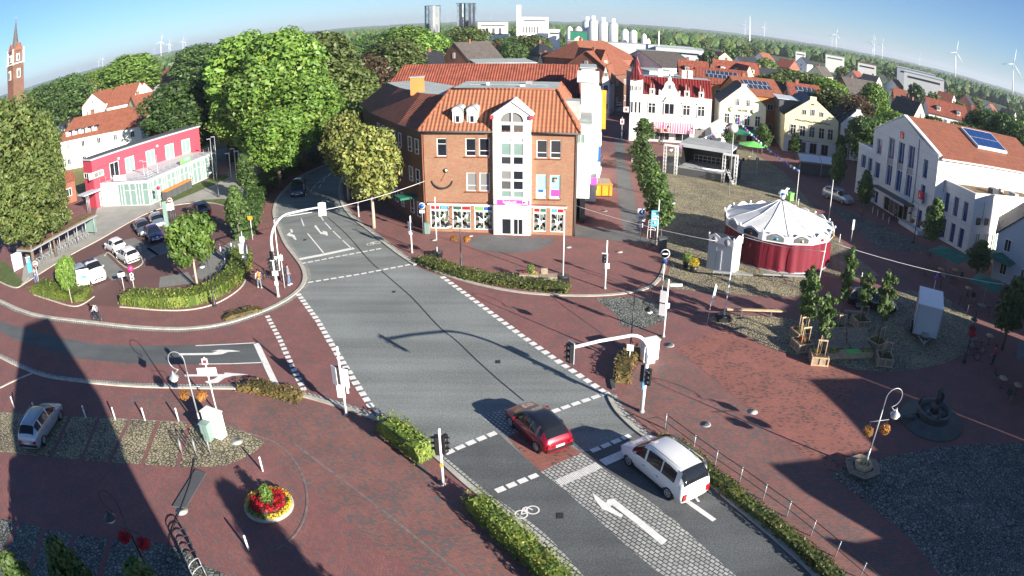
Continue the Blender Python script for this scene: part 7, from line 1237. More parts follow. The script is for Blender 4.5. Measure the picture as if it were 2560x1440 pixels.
bench_rail('long light wooden rail left of the planters', (1815, 790), (1962, 795)); bench_rail('steel rail in front of the white booth', (1780, 695), (1880, 705), .6, 'steel'); bench_rail('thin steel rail in front of the carousel', (1905, 702), (2010, 707), .6, 'steel'); bench_rail('wooden rail behind the planters near the dark car', (2078, 800), (2105, 802)); bench_rail('dark timber rail between the small planters and the car', (2108, 795), (2160, 800), .6, 'wood')
# ------------------------------------------------------------------ square: carousel, booth, stage, planters, fountain
c = G(1933, 640); c = Vector((24.6, 56.2, 0)); CR = 5.1; t = thing('carousel', 'round carousel closed with crimson cloth under a ribbed white canvas roof', 'carousel', c)
q = B(); N_c = 150; vs = []; fs = []
for k in range(N_c):
    a = 2*pi*k/N_c; r_ = CR+.06*math.sin(k*2.9)+.16*math.sin(k*1.1)*math.sin(k*.19); vs += [(math.cos(a)*(r_+.05), math.sin(a)*(r_+.05), .05), (math.cos(a)*r_, math.sin(a)*r_, 1.4), (math.cos(a)*(CR-.03), math.sin(a)*(CR-.03), 2.75)]
for k in range(N_c): j = (k+1) % N_c; fs += [(3*k, 3*j, 3*j+1, 3*k+1), (3*k+1, 3*j+1, 3*j+2, 3*k+2)]
q.add(vs, fs, 'redcloth', True); q.obj('cloth_wall', t)
q = B(); vs = []; fs = []; ns = 14
for k in range(ns*2):
    a = pi*k/ns; sag = 0 if k % 2 == 0 else -.03; vs += [(math.cos(a)*(CR+.25), math.sin(a)*(CR+.25), 3.25+sag*.3), (math.cos(a)*CR*.5, math.sin(a)*CR*.5, 4.12+sag), (math.cos(a)*.25, math.sin(a)*.25, 5.15)]
for k in range(ns*2): j = (k+1) % (ns*2); fs += [(3*k, 3*j, 3*j+1, 3*k+1), (3*k+1, 3*j+1, 3*j+2, 3*k+2)]
q.add(vs, fs, 'canvas'); q.obj('canvas_roof', t)
q = B(); 
for k in range(ns): a = 2*pi*k/ns; q.tube([(math.cos(a)*(CR+.25), math.sin(a)*(CR+.25), 3.3), (math.cos(a)*CR*.5, math.sin(a)*CR*.5, 4.14), (math.cos(a)*.25, math.sin(a)*.25, 5.18)], .022, 'canvas', 4)
q.obj('roof_seam', t)
for k in range(ns):                                              # the painted rounding boards under the eave
    a0, a1 = 2*pi*k/ns, 2*pi*(k+1)/ns; R_ = CR+.3; A_, B_ = Vector((math.cos(a0)*R_, math.sin(a0)*R_, 0)), Vector((math.cos(a1)*R_, math.sin(a1)*R_, 0)); d = (B_-A_); q = B()
    prof = [(0, 2.65), (1, 2.65), (1, 3.35), (.8, 3.3), (.65, 3.55), (.5, 3.65), (.35, 3.55), (.2, 3.3), (0, 3.35)]; n_ = Vector((math.cos((a0+a1)/2), math.sin((a0+a1)/2), 0))
    q.ext([A_+d*u+Vector((0, 0, z)) for u, z in prof], -n_*.08, 'wpaint'); o = q.obj('rounding_board', t); q = B(); m_ = A_+d*.5; q.ext([m_+d*(u-.5)*.62+n_*.02+Vector((0, 0, z)) for u, z in ((0, 2.8), (1, 2.8), (1, 3.15), (.75, 3.35), (.5, 3.45), (.25, 3.35), (0, 3.15))], n_*.02, ['iron', 'gcloth', 'dkgrey', 'grey'][k % 4]); q.obj('painting', o)
    q = B(); q.ball(tuple(A_+Vector((0, 0, 3.5))), .13, 'wpaint', 6); q.obj('knob', o)
    q = B(); q.ball(tuple(m_+n_*.05+Vector((.1, 0, 3.0))), .16, ['amber', 'skyblue', 'cream', 'signred'][k % 4], 6, .7); q.obj('picture', o)
q = B(); q.tube([(0, 0, 5.3), (0, 0, 5.6)], .2, 'wpaint', 8); q.ball((0, 0, 5.8), .22, 'signblue', 8); q.tube([(-.45, 0, 5.75), (-.15, 0, 6.0), (.25, 0, 5.95), (.4, 0, 6.3), (.6, 0, 6.25)], [.08, .18, .2, .12, .06], 'wpaint', 8)
for x, z in ((-.3, 5.4), (.3, 5.45), (.5, 5.65), (-.1, 5.5)): q.tube([(x*.6, 0, 5.95), (x, 0, z)], .05, 'wpaint', 5)
q.obj('horse_figure', t)
q = B(); q.lathe([(CR+.18, 0), (CR+.18, .08), (CR, .1)], 'steel', 32); q.obj('floor_ring', t)
t = thing('ticket_booth', 'white ticket booth with scalloped top panels left of the carousel', 'booth', (17.88, 52.05, 0), -.772); w_, d_, h_ = 2.36, 1.7, 2.75
q = B(); q.box((0, 0, h_/2), (w_, d_, h_), 'ltgrey'); q.box((0, 0, h_+.03), (w_-.1, d_-.1, .08), 'iron'); q.obj('cabin', t); q = B()
for s in (-1, 1): q.ext([(s*w_/4-w_/4, -d_/2-.04, h_-.3), (s*w_/4+w_/4, -d_/2-.04, h_-.3), (s*w_/4+w_/4, -d_/2-.04, h_+.2), (s*w_/4, -d_/2-.04, h_+.5), (s*w_/4-w_/4, -d_/2-.04, h_+.2)], (0, .06, 0), 'wpaint')
q.ext([(w_/2+.04, -d_/2, h_-.3), (w_/2+.04, d_/2, h_-.3), (w_/2+.04, d_/2, h_+.25), (w_/2+.04, 0, h_+.55), (w_/2+.04, -d_/2, h_+.25)], (.05, 0, 0), 'wpaint'); q.obj('crest_panel', t)
for s in (-1, 1): q = B(); q.lathe([(.3, -.01), (.3, .01)], 'grey', 6); o = q.obj('hexagon_panel', t, (s*w_/4, -d_/2-.07, h_-.05)); o.rotation_euler = (pi/2, 0, 0)
q = B(); q.box((.15, -d_/2-.02, 1.05), (.1, .03, 1.7), 'wpaint'); q.box((-.35, -d_/2-.01, 1.3), (.02, .03, 2.2), 'grey'); q.obj('door_strip', t)
for x, y in ((-w_/2, -d_/2), (w_/2, -d_/2), (w_/2, d_/2)): q = B(); q.tube([(x, y, h_), (x, y, h_+.35)], .04, 'wpaint', 5); q.ball((x, y, h_+.4), .08, 'wpaint', 6); q.obj('finial', t)
# stage
sa, sb = G(1690, 436), G(1808, 456); rz, W = frame2(sa, sb); t = thing('open_air_stage', 'black covered open-air stage with white lattice towers on the cobbled square', 'stage', sa, rz)
q = B(); q.box((W/2, 3, .5), (W, 6, 1.0), 'dkgrey'); q.obj('stage_skirt', t); q = B(); q.box((W/2, 3, 1.04), (W-.1, 5.9, .08), 'grey'); q.obj('floor', t); q = B(); q.box((W/2, 6.0, 2.4), (W, .1, 3.0), 'black'); q.box((.05, 4, 2.4), (.08, 4, 2.7), 'black'); q.box((W-.05, 4, 2.4), (.08, 4, 2.7), 'black'); q.obj('back_cloth', t)
q = B(); slab(q, [(-.4, 2.2, 3.85), (W+.4, 2.2, 3.85), (W+.4, 6.2, 4.1), (-.4, 6.2, 4.1)], .25, 'grey'); q.box((W/2, 2.1, 3.8), (W+.9, .08, .55), 'ltgrey'); q.obj('roof', t)
q = B()
for k in range(9): q.tube([(.8+k*(W-1.6)/8, 5.2, 1.1), (.8+k*(W-1.6)/8, 5.2, 2.1)], .025, 'wpaint', 4)
for z in (1.6, 2.1): q.tube([(.8, 5.2, z), (W-.8, 5.2, z)], .025, 'wpaint', 4)
q.obj('railing', t); q = B(); q.tube([(.2, 0.5, 1.15), (W-.3, 1.5, 1.2)], .1, 'wpaint', 6); q.obj('lying_truss', t)
def truss(x, y, h):
    q = B(); s = .17
    for a, e in ((-s, -s), (s, -s), (s, s), (-s, s)): q.tube([(x+a, y+e, 0), (x+a, y+e, h)], .035, 'wpaint', 4)
    n = int(h/.45)
    for k in range(n):
        z = k*h/n; z2 = z+h/n
        for (a, e), (f, g_) in (((-s, -s), (s, -s)), ((s, -s), (s, s)), ((s, s), (-s, s)), ((-s, s), (-s, -s))): q.tube([(x+a, y+e, z), (x+f, y+g_, z2)], .022, 'wpaint', 4)
    q.obj('lattice_tower', t)
for x, y in ((-1.6, -.3), (0, -.3), (W, -.3), (W+1.7, -.4)): truss(x, y, 3.9)
q = B(); q.box((-.8, -.3, 3.9), (1.9, .4, .25), 'wpaint'); q.box((W+.85, -.35, 3.9), (2.0, .4, .25), 'wpaint'); q.box((-.8, 1.2, .6), (1.3, 2.6, 1.2), 'dkgrey'); q.box((W+.9, 2.5, 1.5), (1.2, 2.0, 2.6), 'dkgrey'); q.obj('wing', t)
q = B()
for s in (0, .35): q.tube([(W+.4+s, -.6, 2.0), (W+1.5+s*.2, -.7, 0.1)], .035, 'wpaint', 4)
for k in range(5): q.box((W+.75+.2*k, -.65, 1.6-.35*k), (.35, .5, .04), 'wpaint')
q.obj('steps', t)
# planters with young trees
def planter(label, loc, rz, w=1.15, h=.62, tree=None, fl='fl_red', frame_=True):
    t = thing('wooden_planter', label, 'planter', loc, rz, 'wooden planter boxes'); q = B(); q.box((0, 0, h/2), (w-.06, w-.06, h-.02), 'wood'); q.obj('box', t); q = B()
    for x, y in ((-1, -1), (1, -1), (1, 1), (-1, 1)): q.box((x*w/2, y*w/2, h/2), (.09, .09, h+.02), 'lwood')
    for a in range(4):
        R = Matrix.Rotation(a*pi/2, 3, 'Z'); q.box(R @ Vector((0, -w/2, h-.03)), (w-.1, .07, .09), 'lwood', R=R); q.box(R @ Vector((0, -w/2, .06)), (w-.1, .07, .09), 'lwood', R=R); q.box(R @ Vector((0, -w/2, h/2)), (.07, .06, h-.2), 'lwood', R=R)
    q.obj('frame', t); q = B(); q.box((0, 0, h-.02), (w-.14, w-.14, .04), 'soil'); q.obj('soil', t); rg = random.Random(int(loc[0]*10)); q = B()
    for k in range(4): leaves(q, (rg.uniform(-.35, .35), rg.uniform(-.35, .35), h+.14), (.2, .2, .18), 60, .09, fl if k % 2 else 'lf_green', rg)
    q.obj('flowers', t)
    if frame_: q = B(); [q.tube([(x, y, h), (x, y, h+1.15)], .03, 'lwood', 5) for x, y in ((-.3, -.3), (.3, -.3), (.0, .35))]; q.box((0, -.3, h+1.1), (.7, .05, .1), 'lwood'); q.obj('tree_stake', t)
for (px, py, rz, fl, hh, r_, lb) in [(2003, 872, .15, 'fl_red', 5.4, 1.15, 'leftmost sunlit'), (2045, 905, -.25, 'fl_orange', 4.6, .95, 'nearest sunlit'), (2208, 908, -.35, 'lf_dark', 4.0, .1, 'nearest shaded'), (2190, 870, .4, 'lf_dark', 5.6, 1.05, 'shaded, partly hidden'), (2000, 845, .2, 'lf_brown', 5.2, .8, 'dark rear'), (2093, 838, .1, 'lf_dark', 6.6, .75, 'rear shaded'), (2150, 815, 0, 'lf_dark', 4.0, 1.0, 'farthest')]:
    planter(lb+' wooden planter box of the group on the cobbles', G(px, py), rz, fl=fl)
    if r_ > .2: PT(T_pot, G(px, py)+Vector((0, 0, .5)), r_*.78, hh, .9, 4.6, 'young tree growing in the '+lb+' planter', 'young trees in planters')
def deck_seat(label, loc, rz):
    t = thing('wooden_lounger', label, 'bench', loc, rz, 'wooden seats among the planters'); q = B()
    for k in range(7): q.box((0, -.3+.13*k, .42+.0*k), (1.7, .11, .05), 'wood')
    q.obj('seat', t); q = B()
    for k in range(8): q.box((0, .55+.06*k, .45+.12*k), (1.7, .05, .10), 'wood', R=Matrix.Rotation(-.45, 3, 'X'))
    q.obj('backrest', t); q = B(); q.box((-.8, .1, .2), (.08, .9, .4), 'lwood'); q.box((.8, .1, .2), (.08, .9, .4), 'lwood'); q.obj('side_panel', t)
deck_seat('left wooden seat with tall backrest between the planters', G(2092, 878), -.05); deck_seat('right wooden seat with tall backrest between the planters', G(2147, 878), -.05)
t = thing('flower_trough', 'long low wooden flower trough with a green mat in front of the seats', 'planter', G(2120, 892), -.05); q = B(); q.box((0, 0, .2), (3.9, .6, .4), 'lwood'); q.obj('box', t); q = B(); q.box((.3, 0, .42), (1.1, .62, .05), 'lime'); q.obj('mat', t); q = B(); rg = random.Random(3)
for k in range(9): x = (-1.8+.2*k) if k < 5 else (.9+.2*(k-4)); leaves(q, (x, 0, .5), (.18, .25, .16), 50, .09, ['fl_yellow', 'lf_green', 'lf_dark'][k % 3], rg)
q.obj('flowers', t)
t = thing('flower_trough', 'wooden planter and bench with bright green base behind the plaza hedge', 'planter', G(1345, 702), -.05); q = B(); q.box((-.7, 0, .35), (1.5, .8, .55), 'wood'); q.box((.8, 0, .3), (1.4, .8, .4), 'wood'); q.box((.5, .3, .7), (.5, .2, .5), 'wood'); q.obj('box', t); q = B(); q.box((0, 0, .06), (3.0, .85, .1), 'lime'); q.obj('base', t); q = B(); rg = random.Random(5); leaves(q, (-.6, 0, 1.0), (.35, .35, .5), 260, .11, 'lf_green', rg); leaves(q, (-1.1, 0, .75), (.25, .3, .15), 60, .09, 'fl_red', rg); leaves(q, (-.3, -.1, .72), (.25, .2, .12), 50, .09, 'canvas' if False else 'fl_yellow', rg); q.obj('flowers', t)
for px, py, lb in [(1716, 668, 'black tub with a green bush near the no-entry sign'), (1733, 680, 'pot with yellow flowers near the no-entry sign')]: t = thing('flower_pot', lb, 'flower pot', G(px, py), 0, 'flower pots by the booth'); q = B(); q.lathe([(.25, 0), (.38, .5)], 'black', 12); q.obj('pot', t); q = B(); rg = random.Random(px); leaves(q, (0, 0, .85), (.45, .45, .45), 420, .11, 'lf_green' if px < 1720 else 'fl_yellow', rg); q.obj('plant', t)
# hexagonal tree bench round the lamp
t = thing('lamp_bench', 'hexagonal slatted wooden bench round the lamp at the edge of the cobbles', 'bench', G(2152, 1182), .25)
for k in range(6):
    a = k*pi/3; R = Matrix.Rotation(a, 3, 'Z'); q = B()
    for j in range(4): q.box(R @ Vector((0, -.62-.10*j, .42)), (.68+.115*j, .08, .05), 'wood', R=R)
    q.obj('seat_segment', t); q = B(); q.box(R @ Vector((0, -.55, .2)), (.62, .05, .40), 'dkgrey', R=R); q.obj('support', t)
q = B(); q.lathe([(.48, .0), (.55, .62), (.46, .64)], 'lwood', 6, smooth=False); q.obj('plant_box', t); q = B(); rg = random.Random(1); leaves(q, (0, 0, .7), (.35, .35, .15), 90, .09, 'lf_dark', rg); q.obj('plants', t)
# fountain
c = Vector((25.0, 27.3, 0)); t = thing('fountain', 'round dark stone fountain on stepped rings with a bronze figure group', 'fountain', c); q = B(); q.lathe([(2.35, 0), (2.35, .1), (1.95, .11), (1.95, .22), (1.55, .23), (1.55, .3)], 'dstone', 36); q.obj('steps', t)
q = B(); q.lathe([(1.2, .22), (1.28, .75), (1.32, .82), (1.1, .84), (1.05, .5), (.1, .48)], 'dstone', 32); q.obj('basin', t); q = B(); q.lathe([(1.06, .6), (.1, .601)], 'glass', 28); q.obj('water', t)
q = B(); q.lathe([(.4, .5), (.3, .9), (.42, 1.0), (.22, 1.15), (.2, 1.3)], 'iron', 12); q.obj('pedestal', t)
q = B(); q.tube([(0, 0, 1.25), (.02, 0, 1.6), (0, .02, 1.95), (0, 0, 2.1), (0, -.02, 2.28)], [.22, .17, .2, .07, .11], 'iron', 10); q.tube([(.15, 0, 1.95), (.35, -.1, 1.75), (.3, -.25, 1.6)], [.07, .05, .04], 'iron', 6); q.tube([(-.15, 0, 1.95), (-.3, -.1, 2.1), (-.25, -.1, 2.35)], [.07, .05, .04], 'iron', 6); q.obj('bronze_figure', t)
for a in (.6, 2.4, 4.3): q = B(); x, y = math.cos(a)*1.2, math.sin(a)*1.2; q.tube([(x, y, .82), (x*.98, y*.98, 1.1), (x*.9, y*.9, 1.35), (x*.75, y*.75, 1.4)], [.1, .08, .05, .03], 'iron', 7); q.obj('bronze_bird', t)
for a in (3.6, 5.2): q = B(); q.ball((math.cos(a)*.75, math.sin(a)*.75, .7), .2, 'iron', 8); q.obj('bronze_frog', t)
q = B(); q.tube([(-1.3, .2, .35), (-1.8, .35, .3), (-2.5, .3, .35), (-2.9, .6, .35), (-3.1, .3, .4), (-2.7, .05, .4), (-2.4, .35, .4)], [.22, .2, .16, .14, .12, .12, .08], 'dstone', 8); q.obj('stone_spout', t)
# parasols and cafe
def parasol(label, loc, w, h, rz=0, m='green', square=True, group='green cafe parasols'):
    t = thing('parasol', label, 'parasol', loc, rz, group); q = B(); q.tube([(0, 0, 0), (0, 0, h+.3)], .04, 'steel', 6); q.obj('pole', t); q = B(); q.tube([(0, 0, h-.15), (0, 0, h+.45)], [w*.7, .04], m, 4 if square else 8, smooth=False, caps=False); o = q.obj('canopy', t, rz=pi/4 if square else 0)
    q = B(); q.box((0, 0, .06), (.8, .8, .1), 'grey'); q.obj('foot', t); return t
for px, py, w, h, rz, lb in [(2365, 692, 4.2, 2.5, -.3, 'large green square parasol nearest to the bank annex'), (2492, 700, 4.0, 2.6, -.3, 'green square parasol against the blue-white house'), (2455, 765, 3.4, 2.4, -.2, 'green square parasol above the railed terrace'), (1880, 400, 3.6, 2.6, 0, 'light green octagonal parasol in front of the hotel')]:
    t = parasol(lb, G(px, py), w, h, rz, 'lime' if px == 1880 else 'green', px != 1880)
    if px != 1880:
        for s in (-1, 1): tx = text('Jever', .48, 'glassg', t, (s*w*.2, -w*.26, h+.17), rx=22, ext=.01)
def cafe_set(label, loc, rz=0, m='wood'):
    t = thing('cafe_table', label, 'table', loc, rz, 'cafe tables'); q = B(); q.lathe([(.42, .72), (.42, .75)], 'lwood' if m == 'wood' else m, 14); q.obj('table_top', t); q = B(); q.tube([(0, 0, 0), (0, 0, .72)], .035, 'iron', 6); q.lathe([(.24, 0), (.2, .03)], 'iron', 10); q.obj('leg', t); return t
def chair(label, loc, rz=0):
    t = thing('cafe_chair', label, 'chair', loc, rz, 'cafe chairs'); q = B(); q.box((0, 0, .45), (.44, .44, .04), 'iron'); q.obj('seat', t); q = B(); q.box((0, .21, .7), (.44, .04, .45), 'iron'); q.obj('backrest', t)
    for x, y in ((-.19, -.19), (.19, -.19), (.19, .19), (-.19, .19)): q = B(); q.tube([(x, y, 0), (x, y, .44)], .015, 'steel', 4); q.obj('leg', t)
    return t
ct = cafe_set('dark cafe table under the parasol nearest to the bank annex', G(2350, 690)); cc = chair('cafe chair under the parasol nearest to the bank annex', G(2340, 700), .4)
for px, py, lb in [(2385, 692, 'right table under the parasol nearest to the bank annex'), (2418, 738, 'table on the railed terrace under the small parasol'), (2470, 860, 'pale table at the foot of the big dark tree'), (1488, 395, 'farther table outside the white shop front'), (1490, 412, 'nearer table outside the white shop front'), (1495, 380, 'table beside the white closed parasol'), (2502, 968, 'round pale table top right of the fountain'), (2538, 985, 'round table top at the right edge beside the fountain'), (1870, 402, 'table under the light green parasol'), (2010, 415, 'table on the terrace before the yellow house')]: dup(ct, G(px, py), 0, lb)
for i, (px, py, rz, lb) in enumerate([(2368, 704, 1.5, 'chair between the two annex terrace tables'), (2400, 700, 3, 'chair right of the annex terrace tables'), (2430, 752, 2.5, 'chair on the railed terrace'), (1478, 402, 1.2, 'chair against the white shop front'), (1502, 402, 4.5, 'chair on the street side of the white shop front'), (1500, 420, 4.2, 'chair nearest the orange skip'), (1480, 388, 1, 'chair beside the white closed parasol'), (2488, 950, 1, 'dark chair in the right edge shade'), (2520, 1000, 2, 'dark chair beside the round table at the right edge'), (1860, 410, .5, 'chair left under the light green parasol'), (1892, 408, 3, 'chair right under the light green parasol'), (2000, 420, .3, 'left chair before the yellow house'), (2030, 424, 2, 'right chair before the yellow house')]): dup(cc, G(px, py), rz, lb)
for px, py, lb in [(1470, 400, 'large closed white parasol outside the white shop front'), (1482, 375, 'small closed white parasol outside the white shop front')]: t = thing('closed_parasol', lb, 'parasol', G(px, py), 0, 'closed white parasols'); q = B(); q.tube([(0, 0, .9), (0, 0, 1.4), (0, 0, 3.2)], [.12, .3, .05], 'canvas', 8); q.obj('canopy', t); q = B(); q.tube([(0, 0, 0), (0, 0, 1)], .04, 'steel', 6); q.obj('pole', t)
t = thing('terrace_railing', 'dark railed wooden cafe terrace edge right of the trailer', 'terrace', G(2345, 718)); P_ = gp([(2310, 690), (2350, 722), (2398, 762), (2415, 790), (2470, 795)], 0); q = B(); o_ = P_[0]-t.location
for z in (.5, 1.0): q.tube([p-t.location+Vector((0, 0, z)) for p in P_], .03, 'iron', 5)
q.obj('rail', t)
for p in P_: q = B(); q.tube([p-t.location, p-t.location+Vector((0, 0, 1.05))], .04, 'iron', 5); q.obj('post', t)
t = thing('market_awning', 'pair of pale canvas awnings before the yellow gabled house', 'awning', G(1990, 430), -.2); q = B()
for k in range(2): slab(q, [(k*3.6, -2.2, 2.2), (k*3.6+3.5, -2.2, 2.2), (k*3.6+3.5, 0, 2.9), (k*3.6, 0, 2.9)], .05, 'canvas')
q.obj('canvas', t); q = B(); [q.tube([(x, -2.2, 0), (x, -2.2, 2.2)], .04, 'steel', 5) for x in (0, 3.5, 7.1)]; q.obj('post', t); q = B(); q.box((3.5, -.6, .9), (6.2, 1.2, 1.7), 'dkgrey'); q.obj('counter', t)
t = thing('market_tent', 'white market tent between the white gabled house and the hotel', 'tent', Vector((34.8, 112.8, 0)), -.1); q = B(); q.box((1.6, 2, 1.3), (3.6, 4, 2.6), 'canvas'); q.tube([(1.6, 2, 2.6), (1.6, 2, 4.3)], [2.7, .1], 'canvas', 4, smooth=False); q.obj('canvas', t); q = B(); q.tube([(-.2, -.02, 0), (-.2, -.02, 2.6)], .05, 'wpaint', 5); q.obj('pole', t)
t = thing('skip_container', 'orange waste skip with barrier boards at the side of the shopping street', 'skip', G(1480, 492), 0.0); q = B(); q.prism([(0, 0), (2.3, 0), (2.3, 3.0), (0, 3.0)], .15, 1.5, 'amber'); q.box((1.15, -.03, 1.45), (2.4, .1, .14), 'orange'); q.box((1.15, 1.5, 1.52), (2.1, 2.8, .03), 'wood'); q.obj('container', t)
for k in range(3): q = B(); q.box((.3+.85*k, -.05, .8), (.1, .08, 1.2), 'orange'); q.obj('rib', t)
t = thing('barrier_board', 'red and white barrier boards beside the orange skip', 'barrier', G(1520, 485), 1.3)
for k in range(3): q = B(); q.box((k*1.0, 0, .8), (.85, .05, .25), 'wpaint'); q.box((k*1.0-.2, -.03, .8), (.18, .02, .25), 'red'); q.box((k*1.0+.2, -.03, .8), (.18, .02, .25), 'red'); q.tube([(k, 0, 0), (k, 0, .7)], .03, 'wpaint', 5); q.obj('board', t)
t = thing('scaffold_frame', 'white tubular frame against the wall beside the orange skip', 'frame', G(1466, 495), .1); q = B(); 
for a, e in (((0, 0, 0), (0, 0, 3.4)), ((0, 0, 3.4), (1.6, 0, 3.6)), ((0, 0, 2.5), (1.5, 0, 2.7)), ((1.6, 0, 3.6), (1.5, 0, 2.7))): q.tube([a, e], .05, 'wpaint', 5)
q.obj('tubes', t)
t = thing('construction_fence', 'white mesh construction fence across the far shopping street', 'fence', G(1492, 268), 0)
for k in range(4): q = B(); q.box((k*1.7, 0, .7), (1.6, .05, .3), 'wpaint'); q.box((k*1.7, 0, 1.2), (1.6, .05, .2), 'wpaint'); q.tube([(k*1.7-.8, 0, 0), (k*1.7-.8, 0, 1.4)], .03, 'wpaint', 4); q.obj('panel', t)
t = thing('wheelie_bin', 'bright green wheelie bin behind the carousel', 'bin', G(1975, 502), .3, 'wheelie bins'); q = B(); q.prism([(-.3, -.35), (.3, -.35), (.3, .35), (-.3, .35)], .08, 1.0, 'lime'); q.obj('body', t); q = B(); q.box((0, 0, 1.04), (.68, .78, .08), 'lime'); q.obj('lid', t); q = B(); q.cyl((0, 0, 0), .1, .08, 'rubber', 8); q.tube([(-.3, .3, .1), (.3, .3, .1)], .1, 'rubber', 8); q.obj('wheels', t)
a_, c_ = G(412, 502), G(476, 470); 
for k in range(5):
    p = a_.lerp(c_, (k+.5)/5); t = thing('waste_container', ['leftmost', 'second from left', 'middle', 'fourth', 'rightmost and taller'][k]+' waste container with orange lid by the glass front', 'waste container', p, math.atan2(c_.y-a_.y, c_.x-a_.x), 'orange-lidded waste containers'); q = B(); q.box((0, 0, .65), (1.15, .9, 1.15), 'dkgrey'); q.obj('body', t); q = B(); q.box((0, 0, 1.27), (1.25, 1.0, .12), 'orange'); q.obj('lid', t)
# trailer
t = thing('box_trailer', 'white box trailer with sloped drawbar parked on the cobbles', 'trailer', (30.15, 37.42, 0), -.6); q = B(); q.box((.3, 1.9, 1.75), (2.1, 3.9, 2.35), 'ltgrey'); q.obj('body', t); q = B(); q.box((.3, 1.9, 2.95), (2.2, 4.0, .08), 'wpaint')
for x, y in ((-.77, -.07), (1.37, -.07), (-.77, 3.87), (1.37, 3.87)): q.box((x, y, 1.75), (.07, .07, 2.4), 'steel')
q.obj('edge_trim', t); q = B(); q.tube([(-.3, 0, .5), (.3, -1.3, .5)], .05, 'steel', 6); q.tube([(.9, 0, .5), (.3, -1.3, .5)], .05, 'steel', 6); q.tube([(.3, -1.2, 0), (.3, -1.2, .8)], .035, 'steel', 6); q.box((.3, -.2, .75), (.6, .3, .3), 'grey'); q.obj('drawbar', t)
for s in (-.88, 1.48):
    for y in (1.5, 2.3): q = B(); q.tube([(s-.09, y, .33), (s+.09, y, .33)], .33, 'rubber', 14); o = q.obj('wheel', t); q = B(); q.tube([(s-.1, y, .33), (s+.1, y, .33)], .18, 'rim', 10); q.obj('rim', o)
q = B(); q.box((-.76, 2.9, 1.6), (.02, 1.4, 1.9), 'grey'); q.obj('side_door', t)
t = thing('cafe_umbrella', 'dark cafe canopy with a round white emblem at the right edge', 'parasol', G(2562, 985)+Vector((.6, .6, 0)), .6); q = B(); q.tube([(0, 0, 0), (0, 0, 2.9)], .05, 'steel', 6); q.obj('pole', t); q = B(); q.tube([(0, 0, 2.6), (0, 0, 3.1)], [2.6, .05], 'dkgrey', 4, smooth=False); q.obj('canopy', t, rz=.2); q = B(); q.lathe([(.38, 0), (.38, .02)], 'wpaint', 16); q.lathe([(.3, .021), (.3, .03)], 'signblue', 14); q.box((-.08, 0, .04), (.09, .4, .02), 'wpaint'); q.box((.08, 0, .04), (.09, .4, .02), 'wpaint'); o = q.obj('emblem', t, (-.9, -.3, 3.0)); o.rotation_euler = (.1, -.25, 0)
